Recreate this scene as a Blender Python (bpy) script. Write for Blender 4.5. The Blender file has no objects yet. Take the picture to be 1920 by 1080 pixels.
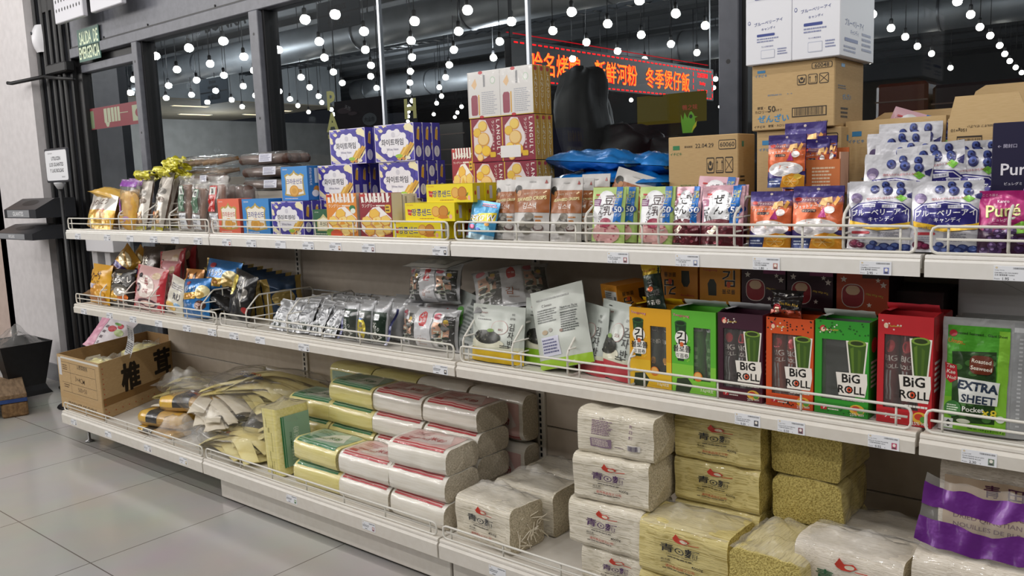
import bpy, math, random
from mathutils import Vector, Matrix, noise
from mathutils.geometry import tessellate_polygon

# ---------------------------------------------------------------- camera
FOC, YAW, PIT, ROLL = 1580.88, -.6922, .1333, -.0368
CAM = Vector((4.3093, -1.7978, 1.2468))
_f = Vector((math.sin(YAW)*math.cos(PIT), math.cos(YAW)*math.cos(PIT), -math.sin(PIT)))
_r0 = Vector((math.cos(YAW), -math.sin(YAW), 0)); _u0 = _r0.cross(_f)
CR = math.cos(ROLL)*_r0 + math.sin(ROLL)*_u0
CU = -math.sin(ROLL)*_r0 + math.cos(ROLL)*_u0
CF = _f
SC = bpy.context.scene
COL = SC.collection
cam_d = bpy.data.cameras.new('camera'); cam = bpy.data.objects.new('camera', cam_d); COL.objects.link(cam)
cam_d.sensor_width = 36; cam_d.lens = FOC/1920*36; cam_d.clip_start = .05; cam_d.clip_end = 200
M = Matrix.Identity(4)
for i in range(3):
    M[i][0], M[i][1], M[i][2], M[i][3] = CR[i], CU[i], -CF[i], CAM[i]
cam.matrix_world = M
SC.camera = cam

# ---------------------------------------------------------------- world, exposure
SC.view_settings.view_transform = 'Standard'; SC.view_settings.look = 'None'
SC.view_settings.exposure = 0.0; SC.view_settings.gamma = 1.0; SC.view_settings.use_curve_mapping = False
w = bpy.data.worlds.new('night'); SC.world = w; w.use_nodes = True
w.node_tree.nodes['Background'].inputs[0].default_value = (.012, .013, .016, 1)
w.node_tree.nodes['Background'].inputs[1].default_value = 1.0

# ---------------------------------------------------------------- the shop's lamps: rows of pendant bulbs on the shop side of the glass
LAMP_W = 14.5
HALL_FILL_W = 125.0
YG = .60                                   # plane of the shop window
def lamp(x, y, z, power, r=.05, col=(1, .965, .93)):  # point lamp without fixture: shop bulbs and added fill alike
    d = bpy.data.lights.new('pendant_or_fill_light', 'POINT'); d.energy = power; d.shadow_soft_size = r; d.color = col
    o = bpy.data.objects.new('pendant_or_fill_light', d); o.location = (x, y, z); COL.objects.link(o)
# added lamps without fixtures, to brighten the hall built beyond the glass
for x, y, z in ((-9, 6, 2.9), (-4, 8, 2.9), (1, 8, 2.9), (6, 8, 2.9), (-10, 12, 2.9), (-2, 14, 2.9), (5, 14, 2.9), (-11, 5, 2.6), (-11, 10, 2.6), (-16.5, 8, 2.2), (-16.5, 11, 2.2)):
    lamp(x, y, z, HALL_FILL_W, .08, (.9, .95, 1))

def bp(u, v, x=None, y=None, z=None):
    """the point of the plane x=, y= or z= seen at photo pixel u, v"""
    d = CF + CR*((u-960)/FOC) + CU*((540-v)/FOC)
    k = (x-CAM.x)/d.x if x is not None else (y-CAM.y)/d.y if y is not None else (z-CAM.z)/d.z
    return CAM + d*k

for x, y in ((-4.2, 1.35), (-1.2, 1.4), (1.6, 1.4), (-3.3, 2.7)): lamp(x, y, 2.7, 9, .08, (.9, .95, 1))  # added fill lamps, to brighten panels and signs beyond the glass
lamp(-5.2, 2.75, 2.75, 22, .08, (.9, .95, 1))  # one more added fill lamp, for the frutas sign
# pendant bulbs: pixels where they are seen in the window, all hanging in one plane
BULBS = []
BULBS += [(x/3.84+500, y/3.84) for x, y in [(489,103),(273,140),(698,225),(376,299),(80,358),(708,358),(414,414),(749,470),(478,518),(748,549),(246,556),(543,597),(790,633),(308,628),(94,657),(373,692),(167,713),(397,738),(225,760),(466,788),(302,806),(480,823),(849,743),(839,783),(848,818),(1062,152),(1037,292),(1045,412),(1033,513),(1031,594),(1020,660),(1048,726),(1024,767),(1020,803),(1019,838),(1017,873),(1443,72),(1380,225),(1346,358),(1313,467),(1287,556),(1243,628),(1259,692),(1224,743),(1203,823),(1403,768),(1373,810),(1355,843),(1676,298),(1631,415)]]
BULBS += [(x/3.6+950, y/3.6) for x, y in [(30,145),(437,80),(680,160),(310,207),(537,285),(907,235),(1140,90),(1340,172),(747,345),(443,397),(634,445),(1108,297),(931,402),(1284,355),(817,495),(1115,453),(527,525),(683,560),(1260,490),(1460,415),(570,622),(480,673),(838,592),(963,530),(1103,565),(1410,533),(1397,592),(966,622),(840,675),(1098,650),(968,700),(1440,720),(895,0)]]
BULBS += [(x/2.25, y/2.25) for x, y in [(1101,135),(940,173),(795,202),(1027,239),(885,269),(745,293),(655,236),(1070,297),(828,338),(943,318),(710,361),(1025,363),(908,383),(700,413),(807,400),(1076,403),(873,431),(976,421),(1021,450),(575,265),(564,335),(547,391)]]
BULBS += [(x/4.5+1580, y/4.5) for x, y in [(250,120),(408,236),(528,310),(630,390),(750,452),(232,515),(968,10),(1080,122),(1158,228),(1245,300),(1325,383),(1368,455),(1410,515),(1460,568),(1510,612),(910,572)]]
# the shop's own lamps hang where their mirror images coincide with the bulbs built beyond the glass, plus the nearer rows
for u, v in BULBS:
    p_ = bp(u, v, z=3.0)
    if p_.y < 9.6: lamp(p_.x, 2*YG-p_.y, 3.0, LAMP_W)
for i in range(9):
    for j in range(3):
        x, y = -1.6+1.15*i, -.75-1.05*j
        d_ = Vector((x, 2*YG-y, 3.0))-CAM
        if 540-FOC*d_.dot(CU)/d_.dot(CF) < -14 or d_.dot(CF) < .5: lamp(x, y, 3.0, LAMP_W*1.15)
# ---------------------------------------------------------------- materials
def lin(h):
    h = h.lstrip('#'); o = []
    for i in (0, 2, 4):
        c = int(h[i:i+2], 16)/255; o.append(c/12.92 if c <= .04045 else ((c+.055)/1.055)**2.4)
    return (*o, 1)
_M = {}
def base(name):
    m = bpy.data.materials.new(name); m.use_nodes = True; nt = m.node_tree
    return m, nt, nt.nodes['Principled BSDF']
def add_bump(nt, b, scale, strength, dist=.002, detail=2, coord='Object', stretch=None):
    tc = nt.nodes.new('ShaderNodeTexCoord'); n = nt.nodes.new('ShaderNodeTexNoise'); bu = nt.nodes.new('ShaderNodeBump')
    n.inputs['Scale'].default_value = scale; n.inputs['Detail'].default_value = detail
    bu.inputs['Strength'].default_value = strength; bu.inputs['Distance'].default_value = dist
    src = tc.outputs[coord]
    if stretch:
        mp = nt.nodes.new('ShaderNodeMapping'); mp.inputs['Scale'].default_value = stretch
        nt.links.new(src, mp.inputs['Vector']); src = mp.outputs['Vector']
    nt.links.new(src, n.inputs['Vector'])
    nt.links.new(n.outputs['Fac'], bu.inputs['Height']); nt.links.new(bu.outputs['Normal'], b.inputs['Normal'])
    return n
def P(col, kind='card'):
    """printed or plain surface colour; kind: card, matte, gloss, foil, metal, plastic"""
    key = (col, kind)
    if key in _M: return _M[key]
    m, nt, b = base(f'{kind}_{col.lstrip("#")}')
    b.inputs['Base Color'].default_value = lin(col)
    R = dict(card=.42, matte=.75, gloss=.22, foil=.30, metal=.38, plastic=.35, pouch=.36)[kind]
    b.inputs['Roughness'].default_value = R
    if kind == 'metal': b.inputs['Metallic'].default_value = .85
    if kind == 'foil':
        add_bump(nt, b, 26, .55, .006, 3)
        b.inputs['Metallic'].default_value = .35; b.inputs['Coat Weight'].default_value = .6; b.inputs['Coat Roughness'].default_value = .15
    elif kind == 'pouch':
        add_bump(nt, b, 16, .35, .006, 2); b.inputs['Coat Weight'].default_value = .25; b.inputs['Coat Roughness'].default_value = .2
    elif kind == 'gloss': add_bump(nt, b, 9, .08, .004)
    elif kind == 'card': add_bump(nt, b, 60, .04, .001)
    else: add_bump(nt, b, 80, .05, .001)
    _M[key] = m; return m
def noisy(name, c1, c2, scale, rough=.7, stretch=None, bump=.2, bdist=.002, detail=4, lo=.35, hi=.65, metallic=0, coat=0):
    if name in _M: return _M[name]
    m, nt, b = base(name)
    n = add_bump(nt, b, scale, bump, bdist, detail, stretch=stretch)
    cr = nt.nodes.new('ShaderNodeValToRGB'); cr.color_ramp.elements[0].color = lin(c1); cr.color_ramp.elements[1].color = lin(c2)
    cr.color_ramp.elements[0].position = lo; cr.color_ramp.elements[1].position = hi
    nt.links.new(n.outputs['Fac'], cr.inputs['Fac']); nt.links.new(cr.outputs['Color'], b.inputs['Base Color'])
    b.inputs['Roughness'].default_value = rough; b.inputs['Metallic'].default_value = metallic; b.inputs['Coat Weight'].default_value = coat
    _M[name] = m; return m
def glow(name, col, s):
    if name in _M: return _M[name]
    m = bpy.data.materials.new(name); m.use_nodes = True; nt = m.node_tree; nt.nodes.clear()
    e = nt.nodes.new('ShaderNodeEmission'); o = nt.nodes.new('ShaderNodeOutputMaterial')
    e.inputs[0].default_value = lin(col); e.inputs[1].default_value = s; nt.links.new(e.outputs[0], o.inputs[0])
    m.cycles.emission_sampling = 'NONE'
    _M[name] = m; return m
def two_sided_fresnel(nt, ior):
    """Fresnel factor that is the same from both sides of a thin sheet"""
    fr = nt.nodes.new('ShaderNodeFresnel'); ge = nt.nodes.new('ShaderNodeNewGeometry')
    a = nt.nodes.new('ShaderNodeMath'); a.operation = 'MULTIPLY_ADD'; a.inputs[1].default_value = -2; a.inputs[2].default_value = 1
    b = nt.nodes.new('ShaderNodeMath'); b.operation = 'POWER'; b.inputs[0].default_value = ior
    nt.links.new(ge.outputs['Backfacing'], a.inputs[0]); nt.links.new(a.outputs[0], b.inputs[1]); nt.links.new(b.outputs[0], fr.inputs['IOR'])
    return fr
def clear_film(name, tint='ffffff', milk=.12, milk_col='f2f0ea', rough=.12, bump=.5, scale=14, dist=.01, ior=1.45):
    """thin clear film: mostly see-through, a little milky, glossy at grazing angles"""
    if name in _M: return _M[name]
    m = bpy.data.materials.new(name); m.use_nodes = True; nt = m.node_tree; nt.nodes.clear()
    o = nt.nodes.new('ShaderNodeOutputMaterial'); t = nt.nodes.new('ShaderNodeBsdfTransparent'); t.inputs[0].default_value = lin(tint)
    d = nt.nodes.new('ShaderNodeBsdfDiffuse'); d.inputs[0].default_value = lin(milk_col)
    g = nt.nodes.new('ShaderNodeBsdfGlossy'); g.inputs['Roughness'].default_value = rough
    m1 = nt.nodes.new('ShaderNodeMixShader'); m1.inputs[0].default_value = milk
    m2 = nt.nodes.new('ShaderNodeMixShader'); fr = two_sided_fresnel(nt, ior)
    if bump:
        tc = nt.nodes.new('ShaderNodeTexCoord'); n = nt.nodes.new('ShaderNodeTexNoise'); bu = nt.nodes.new('ShaderNodeBump')
        n.inputs['Scale'].default_value = scale; n.inputs['Detail'].default_value = 3
        bu.inputs['Strength'].default_value = bump; bu.inputs['Distance'].default_value = dist
        nt.links.new(tc.outputs['Object'], n.inputs['Vector']); nt.links.new(n.outputs['Fac'], bu.inputs['Height'])
        for x in (d, g, fr): nt.links.new(bu.outputs['Normal'], x.inputs['Normal'])
    nt.links.new(t.outputs[0], m1.inputs[1]); nt.links.new(d.outputs[0], m1.inputs[2])
    nt.links.new(fr.outputs[0], m2.inputs[0]); nt.links.new(m1.outputs[0], m2.inputs[1]); nt.links.new(g.outputs[0], m2.inputs[2])
    nt.links.new(m2.outputs[0], o.inputs[0])
    _M[name] = m; return m

# ---------------------------------------------------------------- text outlines
_T = {}
def glyphs(text, bold=0.0):
    bold = round(min(bold*.8, .04) if text.isascii() else min(bold*.45, .022), 4)
    key = (text, bold)
    if key in _T: return _T[key]
    c = bpy.data.curves.new('lettering', 'FONT'); c.body = text; c.size = 1; c.resolution_u = 2; c.offset = bold; c.fill_mode = 'BOTH'; c.dimensions = '2D'
    o = bpy.data.objects.new('lettering', c); COL.objects.link(o)
    dg = bpy.context.evaluated_depsgraph_get(); me = bpy.data.meshes.new_from_object(o.evaluated_get(dg))
    v = [(p.co.x, p.co.y) for p in me.vertices]; f = [tuple(p.vertices) for p in me.polygons]
    bpy.data.objects.remove(o); bpy.data.curves.remove(c); bpy.data.meshes.remove(me)
    if v:
        x0 = min(p[0] for p in v); x1 = max(p[0] for p in v); y0 = min(p[1] for p in v); y1 = max(p[1] for p in v)
        h = max(y1-y0, 1e-4)
        v = [((x-(x0+x1)/2)/h, (y-(y0+y1)/2)/h) for x, y in v]; wd = (x1-x0)/h
    else: wd = 1
    _T[key] = (v, f, wd); return _T[key]

# ---------------------------------------------------------------- mesh builder
class MB:
    def __init__(s): s.v = []; s.f = []; s.m = []; s.sm = []; s.mats = []
    def mi(s, mat):
        if mat not in s.mats: s.mats.append(mat)
        return s.mats.index(mat)
    def add(s, vs, fs, mat, smooth=False):
        o = len(s.v); i = s.mi(mat); s.v.extend(Vector(p) for p in vs)
        for f in fs: s.f.append(tuple(k+o for k in f)); s.m.append(i); s.sm.append(smooth)
        return s
    def box(s, x0, x1, y0, y1, z0, z1, mat, b=0):
        if b <= 0:
            vs = [(x, y, z) for x in (x0, x1) for y in (y0, y1) for z in (z0, z1)]
            return s.add(vs, [(0, 1, 3, 2), (4, 6, 7, 5), (0, 4, 5, 1), (2, 3, 7, 6), (0, 2, 6, 4), (1, 5, 7, 3)], mat)
        b = min(b, (x1-x0)*.45, (y1-y0)*.45, (z1-z0)*.45)
        vs = []; ix = {}
        for i, x in enumerate((x0, x1)):
            for j, y in enumerate((y0, y1)):
                for k, z in enumerate((z0, z1)):
                    sx, sy, sz = (b if i == 0 else -b), (b if j == 0 else -b), (b if k == 0 else -b)
                    for a, p in enumerate(((x, y+sy, z+sz), (x+sx, y, z+sz), (x+sx, y+sy, z))):
                        ix[i, j, k, a] = len(vs); vs.append(p)
        g = lambda i, j, k, a: ix[i, j, k, a]; fs = []
        for e in (0, 1):
            fs.append([g(e, j, k, 0) for j, k in ((0, 0), (1, 0), (1, 1), (0, 1))])
            fs.append([g(i, e, k, 1) for i, k in ((0, 0), (1, 0), (1, 1), (0, 1))])
            fs.append([g(i, j, e, 2) for i, j in ((0, 0), (1, 0), (1, 1), (0, 1))])
            for h in (0, 1):
                fs.append([g(0, e, h, 1), g(1, e, h, 1), g(1, e, h, 2), g(0, e, h, 2)])
                fs.append([g(e, 0, h, 0), g(e, 1, h, 0), g(e, 1, h, 2), g(e, 0, h, 2)])
                fs.append([g(e, h, 0, 0), g(e, h, 1, 0), g(e, h, 1, 1), g(e, h, 0, 1)])
        for i in (0, 1):
            for j in (0, 1):
                for k in (0, 1): fs.append([g(i, j, k, a) for a in range(3)])
        return s.add(vs, fs, mat)
    def tube(s, pts, r, mat, n=6, closed=False, cap=True):
        pts = [Vector(p) for p in pts]; N = len(pts); vs = []; fs = []
        up = None
        for i, p in enumerate(pts):
            a = pts[i-1] if (i or closed) else p; c = pts[(i+1) % N] if (i < N-1 or closed) else p
            t = (c-a).normalized() if (c-a).length > 1e-9 else Vector((0, 0, 1))
            if up is None: up = Vector((0, 0, 1)) if abs(t.z) < .9 else Vector((1, 0, 0))
            x = t.cross(up)
            if x.length < 1e-4: x = t.cross(Vector((0, 1, 0)) if abs(t.y) < .9 else Vector((1, 0, 0)))
            x.normalize(); y = x.cross(t); up = y
            rr = r[i] if isinstance(r, (list, tuple)) else r
            for k in range(n):
                an = 2*math.pi*k/n; vs.append(p + (x*math.cos(an) + y*math.sin(an))*rr)
        for i in range(N if closed else N-1):
            j = (i+1) % N
            for k in range(n): fs.append((i*n+k, i*n+(k+1) % n, j*n+(k+1) % n, j*n+k))
        if cap and not closed: fs.append(tuple(range(n-1, -1, -1))); fs.append(tuple((N-1)*n+k for k in range(n)))
        return s.add(vs, fs, mat, n > 4)
    def lathe(s, prof, mat, n=16, c=(0, 0, 0)):
        vs = []; fs = []
        for r, z in prof:
            for k in range(n): a = 2*math.pi*k/n; vs.append((c[0]+r*math.cos(a), c[1]+r*math.sin(a), c[2]+z))
        for i in range(len(prof)-1):
            for k in range(n): fs.append((i*n+k, i*n+(k+1) % n, (i+1)*n+(k+1) % n, (i+1)*n+k))
        return s.add(vs, fs, mat, True)
    def grid(s, S, nu, nv, mat, smooth=True, wrap=False):
        vs = [S(i/nu, j/nv) for j in range(nv+1) for i in range(nu+1)]
        fs = [(j*(nu+1)+i, j*(nu+1)+i+1, (j+1)*(nu+1)+i+1, (j+1)*(nu+1)+i) for j in range(nv) for i in range(nu)]
        return s.add(vs, fs, mat, smooth)
    def prism(s, poly, a, b, axis, mat):
        """polygon in the two other axes, extruded along axis from a to b"""
        def pt(p, t):
            return (t, p[0], p[1]) if axis == 'x' else (p[0], t, p[1]) if axis == 'y' else (p[0], p[1], t)
        n = len(poly); vs = [pt(p, a) for p in poly] + [pt(p, b) for p in poly]
        fs = [tuple(range(n)), tuple(range(2*n-1, n-1, -1))] + [(i, (i+1) % n, n+(i+1) % n, n+i) for i in range(n)]
        return s.add(vs, fs, mat)
    def xf(s, mat4, start=0):
        for i in range(start, len(s.v)): s.v[i] = mat4 @ s.v[i]
        return s
    def art(s, S, W, H, prims, curved=False, kind='card', off=.0004, step=.00012, maxlen=.014):
        """printed shapes laid on the surface S(u, v, lift); u, v in 0..1, W x H metres"""
        boxes = []; off = off*2 if curved else off; step = .0004 if curved else step; maxlen = .011
        for pr in prims:
            t = pr[0]
            tris = []; vs2 = []
            def poly(pts, tess=True):
                o = len(vs2); vs2.extend(pts)
                if len(pts) == 3: tris.append((o, o+1, o+2)); return
                for tr in tessellate_polygon([[Vector((x*W, y*H, 0)) for x, y in pts]]): tris.append(tuple(o+k for k in tr))
            col = None
            if t == 'r': _, x0, y0, x1, y1, col = pr; poly([(x0, y0), (x1, y0), (x1, y1), (x0, y1)])
            elif t == 'e':
                _, cx, cy, rx, ry, col = pr; n = 20
                poly([(cx+rx*math.cos(2*math.pi*k/n), cy+ry*math.sin(2*math.pi*k/n)) for k in range(n)])
            elif t == 'rr':
                _, x0, y0, x1, y1, r, col = pr; pts = []
                for cx, cy, a0 in ((x1-r/W, y1-r/H, 0), (x0+r/W, y1-r/H, 90), (x0+r/W, y0+r/H, 180), (x1-r/W, y0+r/H, 270)):
                    for k in range(5):
                        a = math.radians(a0+k*22.5); pts.append((cx+r/W*math.cos(a), cy+r/H*math.sin(a)))
                poly(pts)
            elif t == 'p': _, pts, col = pr; poly(list(pts))
            elif t == 'l':
                _, x0, y0, x1, y1, wd, col = pr
                a = Vector((x0*W, y0*H)); b = Vector((x1*W, y1*H)); n = (b-a).normalized()*wd*.5; n = Vector((-n.y, n.x))
                poly([((q.x)/W, (q.y)/H) for q in (a+n, a-n, b-n, b+n)])
            elif t == 'star':
                _, cx, cy, r, col = pr
                poly([(cx+r*(1 if k % 2 == 0 else .45)*math.cos(math.pi/2+math.pi*k/5)/W, cy+r*(1 if k % 2 == 0 else .45)*math.sin(math.pi/2+math.pi*k/5)/H) for k in range(10)])
            elif t == 't':
                # text, cx, cy, height fraction, colour, [bold, rotation, max width fraction, stretch]
                _, txt, cx, cy, h, col = pr[:6]; bold = pr[6] if len(pr) > 6 else 0; rot = math.radians(pr[7]) if len(pr) > 7 else 0
                mw = pr[8] if len(pr) > 8 else 0; stx = pr[9] if len(pr) > 9 else 1
                gv, gf, gw = glyphs(txt, bold); hm = h*H; sx = hm*stx
                if mw < 0: sx = min(sx, -mw*W/gw)
                elif mw and gw*sx > mw*W: k = mw*W/(gw*sx); sx *= k; hm *= k
                cr, sr = math.cos(rot), math.sin(rot)
                vs2.extend((cx+(x*sx*cr-y*hm*sr)/W, cy+(x*sx*sr+y*hm*cr)/H) for x, y in gv)
                for f in gf:
                    for k in range(1, len(f)-1): tris.append((f[0], f[k], f[k+1]))
            elif t == 'v':
                # vertical column of characters: text, cx, top, character height fraction, colour, bold
                _, txt, cx, top, h, col = pr[:6]; bold = pr[6] if len(pr) > 6 else 0
                for q, ch in enumerate(txt):
                    gv, gf, gw = glyphs(ch, bold); hm = h*H*.88; cy = top-h*(q+.5); o = len(vs2); k2 = hm*min(1, 1.15/max(gw, .2))
                    vs2.extend((cx+x*k2/W, cy+y*k2/H) for x, y in gv)
                    for f in gf:
                        for k in range(1, len(f)-1): tris.append((o+f[0], o+f[k], o+f[k+1]))
            elif t == 'tl':
                # rows of tiny unreadable print: x0,y0,x1,y1,rows,colour
                _, x0, y0, x1, y1, n, col = pr; rg = random.Random(int(x0*991+y0*577+n)); dy = (y1-y0)/n
                for k in range(n):
                    x = x0; e = x1-(rg.random()*.25*(x1-x0))
                    while x < e:
                        w_ = min((.03+.06*rg.random())*(x1-x0)*2, e-x); yy = y0+dy*(k+.25)
                        poly([(x, yy), (x+w_, yy), (x+w_, yy+dy*.5), (x, yy+dy*.5)]); x += w_+.02*(x1-x0)
            elif t == 'bar':
                _, x0, y0, x1, y1, col = pr; rg = random.Random(int(x0*997+y0*131)); x = x0
                while x < x1:
                    w_ = min((x1-x0)*(.008+.022*rg.random()), x1-x); poly([(x, y0), (x+w_, y0), (x+w_, y1), (x, y1)]); x += w_+(x1-x0)*(.008+.02*rg.random())
            mt = P(col, kind) if isinstance(col, str) else col
            if not vs2 or not tris: continue
            x0 = min(p[0] for p in vs2); x1 = max(p[0] for p in vs2); y0 = min(p[1] for p in vs2); y1 = max(p[1] for p in vs2)
            lay = 1+max([b[4] for b in boxes if b[0] < x1 and b[1] > x0 and b[2] < y1 and b[3] > y0] or [0]); boxes.append((x0, x1, y0, y1, lay)); d = off+lay*step
            if curved:
                ml = maxlen; guard = 0
                todo = tris; out = []; mid = {}
                def half(i, j):
                    k = (i, j) if i < j else (j, i)
                    if k not in mid: vs2.append(((vs2[i][0]+vs2[j][0])/2, (vs2[i][1]+vs2[j][1])/2)); mid[k] = len(vs2)-1
                    return mid[k]
                ln = lambda i, j: math.hypot((vs2[i][0]-vs2[j][0])*W, (vs2[i][1]-vs2[j][1])*H)
                while todo and guard < 6:
                    guard += 1; nxt = []
                    for a, b, c in todo:
                        e = [(ln(a, b), a, b, c), (ln(b, c), b, c, a), (ln(c, a), c, a, b)]; big = [q[0] > ml for q in e]
                        if not any(big): out.append((a, b, c)); continue
                        if all(big):
                            x, y, z = half(a, b), half(b, c), half(c, a); nxt += [(a, x, z), (x, b, y), (z, y, c), (x, y, z)]
                        else:
                            L, p, q, r = max(e); x = half(p, q); nxt += [(p, x, r), (x, q, r)]
                    todo = nxt
                tris = out + todo
            s.add([S(x, y, d) for x, y in vs2], tris, mt, curved)
        return s
    def obj(s, name, parent=None, **props):
        me = bpy.data.meshes.new(name); me.from_pydata([tuple(p) for p in s.v], [], s.f)
        for m in s.mats: me.materials.append(m)
        me.polygons.foreach_set('material_index', s.m); me.polygons.foreach_set('use_smooth', s.sm); me.update()
        o = bpy.data.objects.new(name, me); COL.objects.link(o)
        if parent is not None: o.parent = parent
        for k, v in props.items(): o[k] = v
        return o
def plane(o, ax, ay):
    """flat surface with its corner at o and edges ax, ay; lifted along ax x ay"""
    o = Vector(o); ax = Vector(ax); ay = Vector(ay); n = ax.cross(ay).normalized()
    return lambda u, v, d=0: o+ax*u+ay*v+n*d
def tag(o, label, category, group=None, kind=None):
    o['label'] = label; o['category'] = category
    if group: o['group'] = group
    if kind: o['kind'] = kind
    return o
def empty(name, label, category, group=None, loc=(0, 0, 0), rot=(0, 0, 0)):
    o = bpy.data.objects.new(name, None); COL.objects.link(o); o.empty_display_size = .05
    o.location = loc; o.rotation_euler = rot
    return tag(o, label, category, group)
def struct(mb, name, parent=None, **k):
    o = mb.obj(name, parent, **k)
    if parent is None: o['kind'] = 'structure'
    return o
def copy_tree(o, parent=None):
    c = o.copy(); COL.objects.link(c)
    if parent is not None: c.parent = parent
    for ch in list(o.children): copy_tree(ch, c)
    return c
# ---------------------------------------------------------------- the room
FRAME = P('4a4c53', 'metal'); FRAME_LT = noisy('grey_frame_paint', '5c5e66', '666870', 30, .45, bump=.05)
BLACK = noisy('black_paint', '0b0b0d', '101013', 20, .5, bump=.05)
WALLM = noisy('white_wall_paint', 'c9c5c6', 'd2cecf', 18, .8, bump=.15, bdist=.001)
def tile_mat():
    m, nt, b = base('polished_floor_tile')
    tc = nt.nodes.new('ShaderNodeTexCoord'); mp = nt.nodes.new('ShaderNodeMapping'); br = nt.nodes.new('ShaderNodeTexBrick')
    mp.inputs['Location'].default_value = (.3403, .0441, 0)
    br.offset = 0; br.squash = 1; br.inputs['Scale'].default_value = 1; br.inputs['Brick Width'].default_value = .6; br.inputs['Row Height'].default_value = .6
    br.inputs['Mortar Size'].default_value = .0022; br.inputs['Mortar Smooth'].default_value = .1
    br.inputs['Color1'].default_value = lin('bdbbb6'); br.inputs['Color2'].default_value = lin('b9b7b2'); br.inputs['Mortar'].default_value = lin('6f6963')
    n = nt.nodes.new('ShaderNodeTexNoise'); n.inputs['Scale'].default_value = 3; n.inputs['Detail'].default_value = 6
    mx = nt.nodes.new('ShaderNodeMix'); mx.data_type = 'RGBA'; mx.blend_type = 'MULTIPLY'; mx.inputs[0].default_value = .25
    nt.links.new(tc.outputs['Object'], mp.inputs[0]); nt.links.new(mp.outputs[0], br.inputs['Vector']); nt.links.new(tc.outputs['Object'], n.inputs['Vector'])
    nt.links.new(br.outputs['Color'], mx.inputs[6]); nt.links.new(n.outputs['Color'], mx.inputs[7]); nt.links.new(mx.outputs[2], b.inputs['Base Color'])
    b.inputs['Roughness'].default_value = .16
    return m
mb = MB(); mb.box(-14, 16, -14, YG-.05, -.1, 0, tile_mat()); struct(mb, 'floor')
CEIL = noisy('dark_ceiling_paint', '5d6064', '6a6d70', 2, .85, bump=.1)
mb = MB(); mb.box(-14, 16, -14, YG-.1, 4.2, 4.3, CEIL); struct(mb, 'ceiling')
mb = MB(); mb.box(-14, 16, -14.2, -14, 0, 4.2, noisy('store_wall_grey', '6a6a6c', '777779', 3, .8)); struct(mb, 'wall_rear')
mb = MB(); mb.box(16, 16.2, -14, YG, 0, 4.2, _M['store_wall_grey']); struct(mb, 'wall_right')
# white pier at the far end of the aisle and the wall behind it
mb = MB(); mb.box(-2.27, -1.47, .50, .60, 0, 4.2, WALLM); mb.box(-2.27, -2.17, .5, 1.4, 0, 4.2, WALLM); struct(mb, 'wall_left')
mb = MB(); mb.box(-14, -2.28, .62, .75, 0, 4.2, noisy('tan_wall', 'b9a69c', 'c2afa5', 15, .8, bump=.1)); struct(mb, 'wall_far')
mb = MB(); mb.box(-2.27, -1.50, .485, .4995, 0, .11, noisy('grey_skirting', '77777a', '828286', 20, .5)); struct(mb, 'baseboard_left')
# ribbed black jamb between pier and door
mb = MB(); mb.box(-1.47, -1.02, .56, .66, 0, 2.95, BLACK)
for x in (-1.44, -1.34, -1.25, -1.17, -1.10): mb.box(x, x+.035, .535, .5599, 0, 2.95, BLACK, .006); mb.box(x+.036, x+.041, .552, .5599, 0, 2.95, FRAME)
struct(mb, 'trim_1')
ZT = 2.035                                                     # underside of the transom
mb = MB(); mb.box(-1.02, 5.6, .555, .66, ZT, 2.09, FRAME_LT, .003); mb.box(-1.30, 5.6, .57, .66, 2.10, 2.34, FRAME_LT); mb.box(-1.30, 5.6, .565, .66, 2.09, 2.10, BLACK)
for x in (-.6, -.1, .55, 1.3): mb.box(x, x+.006, .5645, .5699, 2.10, 2.112, BLACK)
struct(mb, 'trim_2')
mb = MB(); mb.box(-1.30, 5.6, .54, .66, 2.34, 2.95, BLACK); mb.box(-1.3, 5.6, .54, .66, 2.95, 4.2, CEIL); struct(mb, 'trim_3')
for n, (x0, x1) in enumerate(((-.262, -.205), (.845, .915), (3.178, 3.240)), 4):
    mb = MB(); mb.box(x0, x1, .55, .66, 0, ZT, FRAME_LT if n < 6 else noisy('slate_frame', '3f424b', '484b54', 20, .45), .003)
    mb.box(x1, x1+.018, .575, .65, 0, ZT, BLACK)
    for z in (1.55, 1.93):
        mb.grid(lambda u, v: Vector(((x0+x1)/2+.007*v*math.cos(6.283*u), .5495, z+.007*v*math.sin(6.283*u))), 10, 1, BLACK)
    struct(mb, f'trim_{n}')
mb = MB(); mb.box(-.2, 5.6, .55, .66, 0, .12, FRAME_LT); struct(mb, 'baseboard_window')

def glass_mat():
    m = bpy.data.materials.new('window_glass'); m.use_nodes = True; nt = m.node_tree; nt.nodes.clear()
    o = nt.nodes.new('ShaderNodeOutputMaterial'); t = nt.nodes.new('ShaderNodeBsdfTransparent'); t.inputs[0].default_value = (.93, .95, .95, 1)
    g = nt.nodes.new('ShaderNodeBsdfGlossy'); g.inputs['Roughness'].default_value = .0
    fr = two_sided_fresnel(nt, 1.5); mx = nt.nodes.new('ShaderNodeMixShader')
    nt.links.new(fr.outputs[0], mx.inputs[0]); nt.links.new(t.outputs[0], mx.inputs[1]); nt.links.new(g.outputs[0], mx.inputs[2]); nt.links.new(mx.outputs[0], o.inputs[0])
    return m
GLASS = glass_mat()
JX = [bp(714, 100, y=YG).x, bp(989, 40, y=YG).x]
panes = [(-.187, .845), (.933, JX[0]-.006), (JX[0]+.006, JX[1]-.005), (JX[1]+.005, 3.178), (3.258, 5.6)]
for n, (x0, x1) in enumerate(panes, 1):
    mb = MB(); mb.box(x0, x1, YG, YG+.008, .12, ZT, GLASS); struct(mb, f'window_{n}')
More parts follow.
